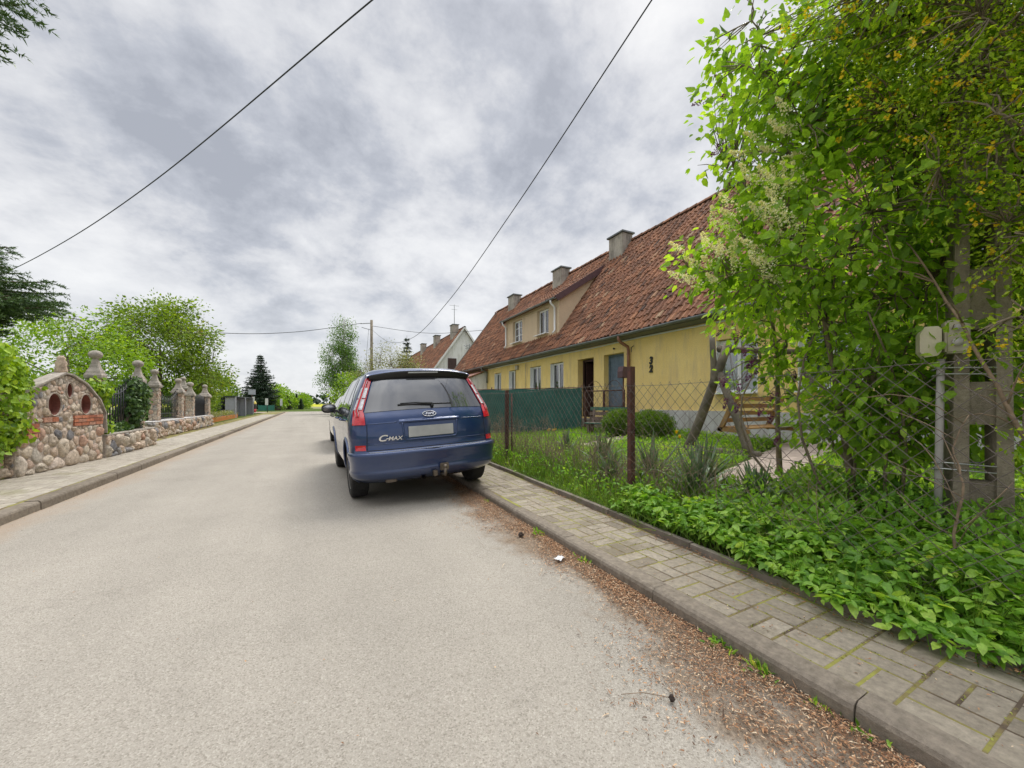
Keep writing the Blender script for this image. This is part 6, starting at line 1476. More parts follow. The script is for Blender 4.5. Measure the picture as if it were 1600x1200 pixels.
for i, (x, y, s, lb) in enumerate([(3.95, 3.55, .62, 'tall upright yucca just right of the rusty post'), (3.72, 2.75, .60, 'yucca in the middle of the row behind the fence'), (3.90, 2.20, .50, 'lower yucca with folded pale leaves nearest the lilac'),
                                   (4.02, 4.6, .58, 'yucca just left of the rusty post'), (4.5, 6.2, .5, 'farthest yucca near the lawn'), (4.2, 3.0, .6, 'yucca behind the others beside the yellow tulips'), (3.55, 3.9, .45, 'small yucca right against the wire netting')]): yucca(lb, x, y, s * 1.12, 60 + i)
# clipped mounds
def mound(name, label, cat, x, y, z, ells, n, L, m, seed, group=None, per=16, spread=.06, core=None):
    rng = np.random.default_rng(seed); t = thing(name, label, cat, (x, y, z), 0, group); CC, OD = [], []
    tot = sum(e[1][0] * e[1][2] for e in ells)
    for c, r in ells: a_, u = in_ellipsoid(rng, int(n * r[0] * r[2] / tot), c, r, .55); k = a_[:, 2] > .02; CC.append(a_[k]); OD.append(u[k])
    CC, OD = np.vstack(CC), np.vstack(OD)
    if per < 20: kk = np.array([GAPS(p) for p in CC]); CC, OD = CC[kk], OD[kk]
    foliage('leaves', m, t, rng, CC, OD, per, spread, L, .6, droop=0, up=.4)
    mb = MB(); r = random.Random(seed)
    for c in CC[::max(1, len(CC) // 60)]: mb.tube(curve_pts((r.uniform(-.1, .1), r.uniform(-.1, .1), -.05), c, (0, 0, .05), 4), [.018, .012, .008, .004], 4)
    mb.build('branches', 'bark', t); return t
mound('box_bush', 'round clipped yellow-green box bush by the yellow wall', 'bush', 7.35, 7.65, .38, [((0, 0, .3), (.48, .48, .34))], 700, .032, 'leaf_hedge', 71, 'clipped box bushes', per=34, spread=.04)
mound('box_bush', 'right hand clipped box bush next to the swing leg', 'bush', 7.45, 6.75, .38, [((0, 0, .3), (.52, .52, .33))], 700, .032, 'leaf_hedge', 72, 'clipped box bushes', per=34, spread=.04)
def shrubs(x, y, label, ells, n, L, m, seed, per=12, spread=.22, name='shrub', group=None): return mound(name, label, 'shrub', x, y, .05, ells, n, L, m, seed, group, per, spread)
shrubs(-6.0, 9.9, 'yellow-green bush just behind the niche panel', [((0, 0, 1.15), (1.0, 1.3, .95))], 420, .10, 'leaf_lime', 73, spread=.14)
shrubs(-7.6, 16.5, 'dark green shrubs in the garden behind the first railing', [((0, 0, .9), (1.4, 2.5, .95)), ((-.2, -3.5, 1.0), (1.3, 2, 1.0))], 620, .14, 'leaf_lime', 74)
shrubs(-8.0, 23.0, 'low green shrubs behind the longer low wall', [((0, 0, .9), (1.3, 3.5, 1.0)), ((.9, 4.5, 1.1), (1.2, 2.0, 1.1))], 560, .16, 'leaf_birch', 75)
shrubs(-7.5, 33.5, 'dense mid green shrub beside the orange planter', [((0, 0, 1.3), (1.5, 3.0, 1.45)), ((.35, -2.6, .7), (1.0, 1.2, .7)), ((.2, 4.5, 1.5), (1.6, 2.6, 1.7))], 900, .2, 'leaf_cherry', 76)
shrubs(-8.3, 46.5, 'rounded darker shrub behind the bin shelter', [((0, 0, 1.9), (2.0, 4.0, 2.1))], 620, .26, 'leaf_hedge', 77, spread=.3)
shrubs(-4.9, 68.0 + 8, 'yellow-green bushes right of the dark spruce', [((0, 4, 2.0), (1.3, 4, 2.2)), ((1.3, 12, 1.5), (1.5, 4, 1.7)), ((3.6, 22, 1.3), (1.6, 4, 1.7))], 800, .38, 'leaf_lime', 78, spread=.45)
shrubs(3.9, 40.5, 'bright lime green bush below the birch', [((0, 0, 2.0), (1.9, 2.2, 2.1)), ((1.4, -1, 1.5), (1.4, 1.6, 1.7))], 700, .22, 'leaf_lime', 79, spread=.28)
shrubs(7.2, 29.5, 'loose yellow-green shrub in front of the white gable', [((0, 0, 2.0), (1.3, 1.6, 1.5)), ((-1.0, 2, 1.9), (1.1, 1.6, 1.5))], 520, .14, 'leaf_cherry', 80, spread=.24)
shrubs(8.6, 33.5, 'brownish shrub against the farther red roof', [((0, 0, 2.4), (1.2, 1.8, 2.0))], 300, .14, 'leaf_blossoming', 81, spread=.28)
# trees
tree('lime_tree', 'bright light green tree behind the stone wall', 'tree', (-8.6, 22, .05), [(0, 0, 0), (.1, 0, 1), (.05, .1, 1.9), (0, .1, 3)], .13, [((0, 0, 3.0), (2.7, 2.9, 1.95)), ((-1.6, -1.2, 2.3), (1.8, 1.8, 1.5)), ((1.3, -.6, 2.4), (1.5, 1.6, 1.2))], 1250, 11, .20, .13, 'leaf_lime', seed=83, dens='gaps', limbs=16, twigs=False, up=.7)
tree('cherry_tree', 'tall green tree with reddish new leaves behind the stone pillars', 'tree', (-7.3, 27.6, .05), [(0, 0, 0), (.05, .1, 1.2), (.1, .1, 2.4), (.1, .0, 4.4)], .17, [((.2, 0, 4.4), (2.5, 2.8, 2.5)), ((1.0, .3, 5.6), (1.3, 1.4, 1.3)), ((-3.3, -1.6, 5.3), (.85, .6, .75)), ((-2.3, -1.2, 4.3), (1.1, .9, 1.0)), ((-1.7, -1.2, 3.3), (1.5, 1.5, 1.6)), ((1.7, .5, 2.6), (1.6, 1.6, 1.7))], 1900, 16, .26, .15, 'leaf_cherry', seed=84, dens='gaps', limbs=26, shell=.2, up=.5)
tree('birch_tree', 'slender birch with hanging leaves beyond the parked cars', 'tree', (3.4, 48, 0), [(0, 0, 0), (.1, 0, 3), (.1, 0, 6.5), (.2, 0, 10.8)], .16, [((.1, 0, 8.6), (1.3, 1.3, 2.7)), ((-.3, 0, 6.2), (2.0, 1.8, 2.1)), ((.6, 0, 4.0), (1.9, 1.9, 2.3)), ((-1.1, 0, 3.6), (1.5, 1.4, 1.6))], 1500, 15, .33, .16, 'leaf_birch', 'bark_birch', seed=85, dens='gaps', limbs=22, droop=1.1, shell=.1)
tree('blossom_tree', 'airy fruit tree with white blossom in front of the far pole', 'tree', (6.0, 31.5, 0), [(0, 0, 0), (.1, 0, 1.2), (.05, 0, 2.4), (0, 0, 4)], .12, [((-.3, 0, 4.0), (2.2, 2.0, 2.0)), ((1.2, 0, 3.6), (1.6, 1.6, 1.8)), ((-1.9, 0, 3.0), (1.5, 1.4, 1.6))], 620, 12, .26, .11, 'leaf_blossoming', seed=86, limbs=22, shell=.05)
def conifer(name, label, x, y, H, prof, levels, per, needle, m, seed, z0=0.05, extra=(), spacing=.03, side=.32, group=None, droop=.18, trunk_r=.15, nper=1.0):
    r = random.Random(seed); rng = np.random.default_rng(seed); t = thing(name, label, 'conifer', (x, y, z0), 0, group); mb = MB(); mb.tube([(0, 0, -.1), (0.02, 0, H * .5), (0, 0, H)], [trunk_r, trunk_r * .6, .01], 8); seg = []
    def branch(z, az, L, dr):
        d = Vector((math.cos(az), math.sin(az), 0)); P = [Vector((0, 0, z)) + d * L * s + Vector((0, 0, -dr * L * s + dr * 1.1 * L * s * s)) for s in np.linspace(0, 1, 7).tolist()]
        mb.tube(P, [.012 + .012 * L * (1 - i / 6) for i in range(7)], 4, cap=False); sd = Vector((-d.y, d.x, 0)); s = .15
        for i in range(6): seg.append((P[i], P[i + 1]))
        while s < 1:
            i = min(int(s * 6), 5); q = P[i].lerp(P[i + 1], s * 6 - i)
            for sg in (-1, 1):
                l = side * L * (1 - s * .75) * r.uniform(.6, 1.15) + .08; e = q + (d * .65 + sd * sg * r.uniform(.6, 1.0)).normalized() * l + Vector((0, 0, r.uniform(-.25, .05) * l)); seg.append((q, e))
                if l > .35:
                    for s3 in (.4, .7):
                        for g2 in (-1, 1): qq = q.lerp(e, s3); seg.append((qq, qq + (d * .8 + sd * g2 * .8).normalized() * l * .35 + Vector((0, 0, -.1 * l))))
            s += spacing * 3.2 / max(L, .4) + .03
    for i in range(levels):
        z = H * (prof[0][0] + (1 - prof[0][0] - .01) * i / levels); f = z / H; Lr = float(np.interp(f, [p[0] for p in prof], [p[1] for p in prof]))
        n = max(3, int(per * (.5 + .5 * Lr / max(p[1] for p in prof))))
        for k in range(n): branch(z + r.uniform(-.1, .1), 2 * math.pi * (k + r.random() * .8) / n + i * .7, Lr * r.uniform(.75, 1.12), droop)
    for z, az, L in extra: branch(z, az, L, .10)
    mb.build('trunk', 'bark', t)
    A_ = np.array([[tuple(p), tuple(q)] for p, q in seg]); Ls = np.linalg.norm(A_[:, 1] - A_[:, 0], axis=1); cnt = np.maximum(2, (Ls / needle * 4.2 * nper).astype(int)); ci = np.repeat(np.arange(len(seg)), cnt); n = len(ci)
    u = rng.random(n); D0 = A_[:, 1] - A_[:, 0]; P = A_[ci, 0] + D0[ci] * u[:, None]; D = norm(D0[ci]) * .7 + norm(rng.normal(size=(n, 3))) * .8; Nn = rng.normal(size=(n, 3)) + np.array([0, 0, .6])
    L_ = needle * (.7 + .5 * rng.random(n)); V, F = leaf_geom(P, D, Nn, L_, L_ * .30, NEED, NEEDF)
    np_mesh('needles', V, F, np.repeat(np.clip(.35 * rng.random(n) + .5 * u * rng.random(len(seg))[ci] + .15, 0, 1), 3), m, t); return t
conifer('spruce_tree', 'dark spruce whose lower boughs enter at the left picture edge', -8.3, 14.2, 6.6, [(.46, 1.7), (.54, 2.35), (.64, 2.25), (.8, 1.4), (1, .1)], 22, 12, .075, 'needle_green', 91, nper=1.5, side=.42)
conifer('spruce_tree', 'taller spruce with one bough reaching in at the top left corner', -10.4, 14.4, 15.5, [(.15, 1.5), (.45, 1.7), (.6, 1.3), (1, .1)], 16, 7, .12, 'needle_green', 92, extra=((9.9, R(-21), 5.1), (10.4, R(-17), 5.0), (9.5, R(-24), 4.9), (10.9, R(-22), 4.9), (10.1, R(-26), 4.9), (9.2, R(-20), 4.6)), nper=1.1)
conifer('spruce_tree', 'large dark spruce standing at the bend of the road', -7.0, 75, 9.3, [(.06, 2.6), (.3, 2.7), (.6, 1.7), (1, .08)], 24, 12, .34, 'needle_dark', 93, spacing=.09, nper=.8)
conifer('spruce_tree', 'dark young spruce behind the blossom tree', 8.6, 38.5, 7.9, [(.1, 1.7), (.5, 1.1), (1, .05)], 18, 10, .25, 'needle_dark', 94, spacing=.08, nper=.8)
for i, (px_, y, x, h_, w, lb) in enumerate([(436, 80, -5.0, 3.0, .55, 'narrow dark conifer nearest the big spruce'), (452, 84, -3.55, 3.1, .80, 'broadest dark dwarf conifer along the verge'), (466, 88, -2.15, 3.2, .5, 'slimmest dark dwarf conifer on the verge'), (473, 86, -1.35, 2.1, .5, 'shortest dwarf conifer at the right end of the row')]):
    conifer('dwarf_conifer', lb, x, y, h_, [(.02, w), (.35, w * .95), (.7, w * .5), (1, .05)], 12, 9, .22, 'needle_dark', 95 + i, spacing=.06, group='dwarf conifers on the far verge', droop=-.5, trunk_r=.06, nper=.8)
# ivy
def ivy(label, x, y, z, ells, n, m, seed, L=.075, per=7, spread=.05):
    rng = np.random.default_rng(seed); t = thing('ivy', label, 'climbing plant', (x, y, z)); CC, OD = [], []; tot = sum(e[1][1] * e[1][2] for e in ells)
    for c, r in ells: a_, u = in_ellipsoid(rng, int(n * r[1] * r[2] / tot), c, r, .5); CC.append(a_); OD.append(u)
    CC, OD = np.vstack(CC), np.vstack(OD); OD = OD * .6 + np.array([.7, -.3, .3]); n = len(CC)
    ci = np.repeat(np.arange(n), per); P = CC[ci] + rng.normal(size=(n * per, 3)) * spread; D = rng.normal(size=P.shape) * .6 + np.array([.1, -.1, -.9]); Nn = OD[ci] + rng.normal(size=P.shape) * .45
    Ls = L * (.6 + .7 * rng.random(len(P))); V, F = leaf_geom(P, D, Nn, Ls, Ls * .95, LEAFR, LEAFRF)
    np_mesh('leaves', V, F, np.repeat(np.clip(.5 * rng.random(n)[ci] + .5 * rng.random(len(P)), 0, 1), 7), m, t, True)
    mb = MB(); r = random.Random(seed)
    for c in CC[::max(1, n // 50)]: mb.tube(curve_pts((r.uniform(-.1, 0), r.uniform(-.3, .3), -.1), c, (-.05, 0, .1), 5), [.012, .01, .008, .005, .003], 4)
    mb.build('stems', 'bark', t)
ivy('thick bright green ivy covering the boulder wall at the left picture edge', -4.05, 8.0, .4, [((.02, .18, .95), (.34, .74, .88)), ((.05, .78, 1.12), (.14, .36, .22)), ((-.1, -.7, .9), (.35, .8, .8)), ((.02, .45, .48), (.26, .38, .36)), ((.08, .05, .18), (.16, .22, .3))], 1150, 'leaf_ivy', 111)
ivy('bright ivy wrapped round the top of the nearest pillar', -3.84, 10.95, .4, [((0, -.08, 1.12), (.18, .20, .14)), ((.0, .10, .95), (.08, .08, .24)), ((.02, .12, .28), (.10, .08, .20))], 240, 'leaf_ivy', 112)
ivy('dark ivy smothering the railing end and its pillar', -3.92, 12.7, .5, [((0, .35, .72), (.20, .38, .62)), ((0, -.5, .12), (.10, .6, .10)), ((0, .55, .9), (.24, .28, .4))], 620, 'leaf_ivy_dark', 113)
t = thing('planter_plants', 'mixed low flowering plants in the orange planter', 'plants', (-5.25, 27.5, .3)); rng = np.random.default_rng(7)
CC = np.column_stack([rng.uniform(-.28, .28, 260), rng.uniform(.1, 9.4, 260), rng.uniform(.05, .3, 260)]); foliage('leaves', 'leaf_blossoming', t, rng, CC, np.tile([0, 0, 1.], (260, 1)), 10, .07, .08, .6)

# ground cover, weeds and grass: uncountable
rng = np.random.default_rng(201)
Ev, Fv = (lambda y: 2.50 + .073 * y + .30 * np.clip(1.0 - y, 0, 1.6)), (lambda y: 2.86 + .073 * y)
def gzv(x, y): return .10 + np.clip((x - Fv(y)) / 5.0, 0, 1) * .36
n = 1500      # goutweed rosettes spilling over the edging
y = rng.uniform(-1.2, 3.0, n); lim = np.clip((3.1 - y) / 1.6, .1, 1); x = Ev(y) + (.10 - .20 * np.clip((1.9 - y) / 1.2, 0, 1)) + rng.random(n) ** 1.1 * 1.0 * (.30 + .70 * np.clip((2.3 - y) / 1.3, 0, 1))
keep = (rng.random(n) < np.where(y > 2.2, .45, 1)); x, y = x[keep], y[keep]; n = len(x)
hh = np.clip(.05 + .20 * np.clip((x - Ev(y) + .1) / .4, 0, 1) * rng.uniform(.25, 1.15, n), .05, .4) + gzv(x, y); per = 9
cx = np.repeat(x, per); cy = np.repeat(y, per); cz = np.repeat(hh, per); m_ = n * per; az = np.tile(np.repeat(np.arange(3) * 2.094, 3), n) + np.repeat(rng.uniform(0, 6.28, n), per) + np.tile([-.8, 0, .8], 3 * n); ga = np.tile(np.repeat(np.arange(3) * 2.094, 3), n) + np.repeat(rng.uniform(0, 6.28, n) * 0, per)
base_az = np.repeat(rng.uniform(0, 6.28, n), per) + np.tile(np.repeat(np.arange(3) * 2.094, 3), n); tip = np.tile([0, 1, 0], 3 * n)
px = cx + np.cos(base_az) * .062; py = cy + np.sin(base_az) * .062; la = base_az + np.tile([-1.0, 0, 1.0], 3 * n)
P = np.column_stack([px, py, cz + rng.normal(size=m_) * .012]); D = np.column_stack([np.cos(la), np.sin(la), rng.uniform(-.75, .30, m_)]); Nn = rng.normal(size=(m_, 3)) * .32 + np.array([0, 0, 1]) + np.repeat(rng.normal(size=(n, 3)) * .3, per, 0)
Ls = np.repeat(rng.uniform(.035, .088, n), per) * rng.uniform(.7, 1.15, m_)
V, F = leaf_geom(P, D, Nn, Ls, Ls * .60, LEAFR, LEAFRF); A = np.clip(np.repeat(rng.random(n) * .75, per) + rng.random(m_) * .25, 0, 1)
np_mesh('ground_cover', V, F, np.repeat(A, 7), 'leaf_ground', None, True, kind='stuff', label='broad leaved goutweed spilling over the edging along the fence', category='ground cover')
mb = MB(); r = random.Random(4)
for i in range(0, n, 2): mb.tube([(x[i] + r.uniform(-.04, .04), y[i] + r.uniform(-.04, .04), .07), (x[i], y[i], hh[i] - .01)], .0022, 3, cap=False)
mb.build('ground_cover_stems', 'leaf_ground', kind='stuff', label='pale stems under the goutweed leaves along the fence', category='ground cover')
def strewn(name, label, m, n, yr, xf, hr, wr, lean, seed, shape=BLADE, faces=BLADEF, zoff=0.0, lo=0, hi=1, mask=None, flat=False, up=0.3):
    rng = np.random.default_rng(seed); y = rng.uniform(*yr, n); a_, b_ = xf(y); x = a_ + (b_ - a_) * rng.random(n)
    if mask is not None: k = mask(x, y, rng); x, y = x[k], y[k]; n = len(x)
    L = rng.uniform(*hr, n); Wd = rng.uniform(*wr, n); D = rng.normal(size=(n, 3)) * lean + np.array([0, 0, 1.0]) * (0 if flat else 1); Nn = rng.normal(size=(n, 3))
    if flat: D[:, 2] = rng.normal(size=n) * .1; Nn = Nn * .25 + np.array([0, 0, 1])
    P = np.column_stack([x, y, gzv(x, y) + zoff * rng.random(n)]); V, F = leaf_geom(P, D, Nn, L, Wd, shape, faces)
    patch = .5 + .5 * np.sin(x * 2.1 + np.sin(y * 1.7) * 2) * np.cos(y * 1.3 + x)
    A = np.clip(lo + (hi - lo) * (.4 * patch + .6 * rng.random(n)), 0, 1); np_mesh(name, V, F, np.repeat(A, len(shape)), m, kind='stuff', label=label, category='grass')
path = lambda x, y: ~(((x > 4.6) & (x < 9.4) & (np.abs(y - 2.95 - (x - 4.7) * .20) < .42)) | ((x > 5.4) & (x < 8.3) & (np.abs(y - 6.95 - (x - 5.5) * .2) < .3)))
strewn('lawn', 'bright short lawn grass in the garden', 'grass_blade', 60000, (-1, 13), lambda y: (Fv(y) + .9, np.full_like(y, 8.5)), (.05, .13), (.006, .012), .35, 202, mask=lambda x, y, r: path(x, y) & (r.random(len(x)) < np.clip(.25 + .35 * (y > 6) + .3 * np.sin(x * 3 + y * 2.2), .1, 1)))
strewn('grass', 'tall rough grass along the inside of the fence', 'weed_blade', 15000, (2.2, 17), lambda y: (Ev(y) + .06, Fv(y) + 1.0), (.10, .30), (.005, .010), .38, 203)
strewn('weeds', 'low leafy weeds along the inside of the fence', 'leaf_ground', 9000, (2.6, 17), lambda y: (Ev(y) + .05, Fv(y) + .95), (.03, .065), (.018, .034), 1.0, 204, LEAFR, LEAFRF, .30)
strewn('weeds', 'bright leafy plants covering the flower bed under the swing', 'leaf_ground', 15000, (.6, 7.6), lambda y: (Fv(y) + .7, np.full_like(y, 8.3)), (.035, .075), (.022, .045), 1.0, 205, LEAFR, LEAFRF, .13, .3, 1, mask=lambda x, y, r: path(x, y) & (r.random(len(x)) < .55 + .45 * np.sin(x * 1.9 + 1) * np.cos(y * 1.6)))
mb = MB(); r = random.Random(12)       # dry canes and twigs caught in the netting
for k in range(480):
    y = r.uniform(1.2, 15) ** 1.0 if r.random() < .5 else r.uniform(2.4, 8); x = FEN(y) + r.uniform(-.05, .8); z = gz(x, y); h_ = r.uniform(.3, .95) * (1 if y > 4.5 else .8); d = Vector((r.uniform(-.3, .25), r.uniform(-.5, .5), 1)).normalized()
    p = Vector((x, y, z)); q = p + d * h_; mb.tube(curve_pts(p, q, (r.uniform(-.08, .08), r.uniform(-.1, .1), 0), 5), [.004, .0035, .003, .0025, .0015], 3, cap=False)
    for _ in range(3): w = p.lerp(q, r.uniform(.4, .95)); mb.tube([w, w + Vector((r.uniform(-.2, .2), r.uniform(-.25, .25), r.uniform(.02, .22)))], .0016, 3, cap=False)
mb.build('dry_stems', 'twig_brown', kind='stuff', label='dry brown stems tangled in the wire fence', category='weeds')
strewn('weeds', 'tangle of taller leafy perennials behind the fence under the lilac', 'leaf_ground', 8000, (.4, 2.3), lambda y: (Fv(y) + .12, Fv(y) + 1.7), (.035, .075), (.018, .042), 1.0, 210, LEAFR, LEAFRF, .36, .0, .85, mask=lambda x, y, r: r.random(len(x)) < .5 + .5 * np.sin(x * 4.1 + y) * np.cos(y * 3.6))
strewn('grass', 'strap leaved grass tufts between the yuccas', 'weed_blade', 1500, (1.4, 6.5), lambda y: (Fv(y) + .1, Fv(y) + 1.4), (.2, .45), (.007, .013), .40, 211, hi=.7)
strewn('grass', 'scattered grass blades and dead stalks among the goutweed', 'weed_blade', 2600, (-.6, 3.2), lambda y: (Ev(y) - .02, Fv(y) + .55), (.10, .34), (.004, .008), .45, 208)
strewn('leaf_litter', 'dead leaves and bits lying under the goutweed edge', 'litter_chip', 1500, (-.5, 4.5), lambda y: (Ev(y) - .14, Ev(y) + .12), (.008, .03), (.004, .012), 1.0, 209, LEAF, LEAFF, flat=True)
# flowers
def flower(name, label, x, y, h_, seed, heads):
    t = thing(name, label, 'flower', (x, y, gz(x, y))); rng = np.random.default_rng(seed); mb = MB(); P = []
    for i, (dx, dy, hh_) in enumerate(heads):
        mb.tube([(dx * .4, dy * .4, 0), (dx, dy, hh_)], .005, 4); P.append((dx, dy, hh_))
    mb.build('stem', 'yucca_leaf', t); P = np.repeat(np.array(P), 7, 0); a_ = np.tile(np.arange(7) * .9, len(heads)); D = np.column_stack([np.cos(a_) * .35, np.sin(a_) * .35, np.ones(len(a_))]); Nn = np.column_stack([-np.cos(a_), -np.sin(a_), np.full(len(a_), .3)])
    V, F = leaf_geom(P, D, Nn, np.full(len(P), .07), np.full(len(P), .05), LEAFR, LEAFRF); np_mesh('petals', V, F, np.repeat(rng.random(len(P)), 7), 'flower_yellow', t)
flower('tulips', 'two yellow tulips at the foot of the leaning swing leg', 5.85, 4.72, .35, 1, [(0, 0, .38), (.03, -.04, .30)])
flower('daffodils', 'small clump of yellow flowers on the lawn behind the fence', 5.9, 8.7, .2, 2, [(0, 0, .18), (.12, .1, .2), (-.1, .15, .17), (.05, .3, .18), (-.12, -.12, .2)])
rng = np.random.default_rng(311); n = 26000; M_ = .222; y = rng.uniform(-.6, 7.0, n); y0_ = -2.5; r_ = rng.random(n) < .5
x0_ = 1.80 + .04 * (y0_ + np.floor((y - y0_) / M_) * M_) + .128; x = x0_ + rng.random(n) * (Ev(y) - .03 - x0_)
ys_ = y0_ + np.round((y - y0_) / (M_ / 2)) * (M_ / 2) + rng.normal(size=n) * .0035; xs_ = x0_ + np.round((x - x0_) / (M_ / 2)) * (M_ / 2) + rng.normal(size=n) * .0035
ci_ = (np.floor((x - x0_) / M_) + np.floor((y - y0_) / M_)).astype(int) % 2        # which way the pair of blocks lies
jy = np.round((y - y0_) / (M_ / 2)).astype(int) % 2; jx = np.round((x - x0_) / (M_ / 2)).astype(int) % 2
ok = np.where(r_, (jy == 0) | (ci_ == 0), (jx == 0) | (ci_ == 1)); pn = np.sin(x * 11 + 2 * np.sin(y * 3.1)) + np.sin(y * 5.3 + x * 4); ok &= rng.random(n) < np.clip(.30 + .38 * pn, .03, 1)
X_ = np.where(r_, x, xs_)[ok]; Y_ = np.where(r_, ys_, y)[ok]; n = len(X_); P = np.column_stack([X_, Y_, np.full(n, PZ - .003)]); D = rng.normal(size=(n, 3)); D[:, 2] = np.abs(D[:, 2]) * .5; L = rng.uniform(.004, .011, n)
V, F = leaf_geom(P, D, rng.normal(size=(n, 3)) * .5 + np.array([0, 0, 1]), L, L * .8); np_mesh('moss', V, F, np.repeat(rng.random(n), 5), 'moss_tuft', kind='stuff', label='yellow-green moss growing in the joints of the right pavement', category='moss')
# litter by the kerb
rng = np.random.default_rng(301); n = 60000
y = -.8 + rng.random(n) ** 1.25 * 8.5; w = (.55 + .25 * np.sin(y * 1.9) + .15 * np.sin(y * 5.3 + 1)) * np.interp(y, [0, 3.5, 7.5], [1, .9, .35]); d = np.abs(rng.normal(size=n)) * w * .36; x = 1.795 + .04 * y - d; k = (x > .8) & (rng.random(n) < np.clip(.62 + .5 * np.sin(y * 7.3 + 3 * np.sin(x * 9)) * np.cos(x * 16 + y * 2.1) + .5 * np.exp(-d * 9), .08, 1))
x, y = x[k], y[k]; n = len(x); L = rng.uniform(.005, .022, n) * np.where(rng.random(n) < .04, 1.9, 1); Wd = rng.uniform(.002, .0065, n); Zb = .0045 + .012 * np.exp(-(1.85 - x) * 5) * rng.random(n)
P = np.column_stack([x, y, Zb]); D = rng.normal(size=(n, 3)); D[:, 2] *= .13; Nn = rng.normal(size=(n, 3)) * .25 + np.array([0, 0, 1]); V, F = leaf_geom(P, D, Nn, L, Wd, BLADE, BLADEF)
np_mesh('leaf_litter', V, F, np.repeat(rng.random(n), 5), 'litter_chip', kind='stuff', label='brown bark chips and needles gathered against the right kerb', category='litter')
rng = np.random.default_rng(302); n = 2600; side = rng.random(n)
x = np.where(side < .3, -2.70 + np.abs(rng.normal(size=n)) * .16, np.where(side < .7, 2.0 + rng.random(n) * .7, -1.8 + rng.random(n) * 3.6)); y = np.where(side < .3, rng.uniform(4, 20, n), np.where(side < .7, rng.uniform(-.5, 7, n), rng.uniform(.8, 12, n)))
z = np.where((side >= .3) & (side < .7), .084, np.where(side < .3, .006, .006)); keep = ~((side > .7) & (rng.random(n) > .35)); x, y, z = x[keep], y[keep], z[keep]; n = len(x)
P = np.column_stack([x, y, z + .003]); D = rng.normal(size=(n, 3)); D[:, 2] *= .1; Nn = rng.normal(size=(n, 3)) * .2 + np.array([0, 0, 1]); L = rng.uniform(.005, .018, n); V, F = leaf_geom(P, D, Nn, L, L * rng.uniform(.2, .6, n))
np_mesh('leaf_litter', V, F, np.repeat(rng.random(n), 5), 'litter_chip', kind='stuff', label='sparse bits of dry leaf scattered over road and pavements', category='litter')
rng = np.random.default_rng(303); n = 420; y = rng.uniform(-.5, 5, n); x = 1.79 + .04 * y - np.abs(rng.normal(size=n)) * .24; P = np.column_stack([x, y, .008 + .01 * rng.random(n)]); D = rng.normal(size=(n, 3)); D[:, 2] *= .08
V, F = leaf_geom(P, D, rng.normal(size=(n, 3)) * .2 + np.array([0, 0, 1]), rng.uniform(.03, .085, n), rng.uniform(.0015, .004, n), BLADE, BLADEF); np_mesh('leaf_litter', V, F, np.repeat(rng.random(n), 5), 'litter_chip', kind='stuff', label='longer dry stalks and needles lying across the kerb debris', category='litter')
def tuft(label, x, y, n, s, seed):
    rng = np.random.default_rng(seed); x = KX(y) - .03; t = thing('weed_tuft', label, 'weed', (x, y, .0), 0, 'weeds rooted at the right kerb'); P = np.column_stack([rng.normal(size=n) * s * .35, rng.normal(size=n) * s * .8, rng.random(n) * s * .4]); D = rng.normal(size=(n, 3)) * .7 + np.array([-.2, 0, .8])
    L = s * rng.uniform(.5, 1.1, n); V, F = leaf_geom(P, D, rng.normal(size=(n, 3)) + np.array([0, 0, .8]), L, L * .35, LEAFR, LEAFRF); np_mesh('leaves', V, F, np.repeat(rng.random(n), 7), 'leaf_ground', t)
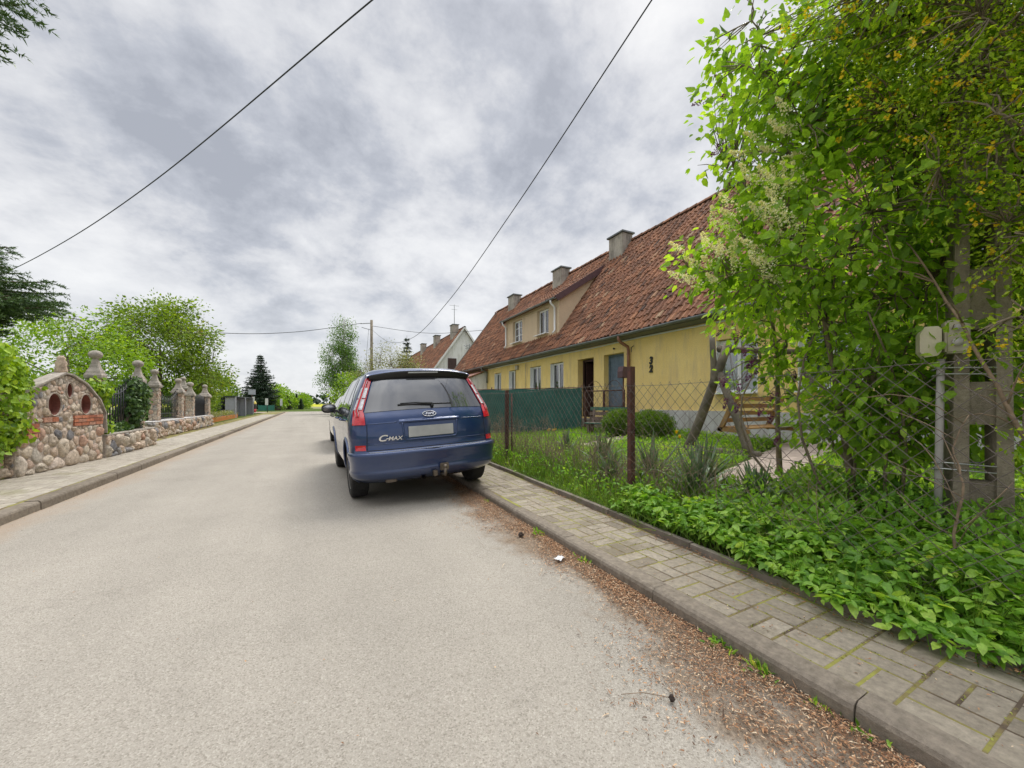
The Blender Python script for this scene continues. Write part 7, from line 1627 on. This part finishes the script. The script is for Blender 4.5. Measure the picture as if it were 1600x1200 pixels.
for i, (x, y, n, s, lb) in enumerate([(1.89, 3.02, 22, .06, 'farthest weed tuft at the kerb, level with the pine cone'), (1.89, 2.35, 18, .05, 'weed tuft at the kerb next to the paper scrap'), (1.88, 1.20, 26, .055, 'leafy weed tuft by the open kerb joint'), (1.88, 1.02, 30, .05, 'spreading weed tuft below the cracked kerb joint'), (1.88, .78, 16, .035, 'small weed tuft at the kerb near the bottom edge'), (1.88, .62, 14, .035, 'nearest tiny weed at the kerb base'), (1.9, 4.3, 12, .04, 'little weed tuft at the kerb behind the car')]): tuft(lb, x, y, n, s, 400 + i)
rng = np.random.default_rng(5); mb = MB(); bm = bmesh.new(); bmesh.ops.create_grid(bm, x_segments=7, y_segments=5, size=1)
for v in bm.verts: v.co = Vector((v.co.x * .045, v.co.y * .028, .012 + rng.normal() * .006))
mb.bm(bm, .5); bm.free(); o = mb.build('paper_scrap', 'paper_white', None, label='crumpled white paper scrap lying in the litter beside the kerb', cat='litter'); o.location = (1.72, 2.46, .010); o.rotation_euler = (0, 0, .5)
def cone(label, x, y, s, seed):
    r = random.Random(seed); bm = bmesh.new(); bmesh.ops.create_icosphere(bm, subdivisions=3, radius=s)
    for v in bm.verts: v.co *= 1 + .22 * math.sin(v.co.z / s * 9 + math.atan2(v.co.y, v.co.x) * 3) + r.uniform(-.05, .05); v.co.z *= .8
    mb = MB(); mb.bm(bm, .5, False); bm.free(); o = mb.build('pine_cone', 'cone_brown', None, label=label, cat='pine cone'); o.location = (x, y, s * .7)
cone('dark pine cone lying in the litter by the kerb', 1.72, 3.07, .024, 1)
t = thing('twig', 'thin curved twig with a dark clump at its end on the asphalt', 'twig', (1.31, 1.08, .006)); mb = MB(); mb.tube([(-.16, .12, .002), (-.08, .08, .008), (-.02, .03, .006), (0, 0, .01)], .0018, 4); mb.tube([(0, 0, .008), (.03, .02, .012), (.05, .06, .01)], .0015, 4); mb.build('stem', 'twig_brown', t)
bm = bmesh.new(); bmesh.ops.create_icosphere(bm, subdivisions=2, radius=.012)
for v in bm.verts: v.co *= random.Random(int(v.co.x * 1e5)).uniform(.7, 1.3)
mb = MB(); mb.bm(bm, .5, False, Matrix.Translation((0, 0, .01))); bm.free(); mb.build('clump', 'cone_brown', t)
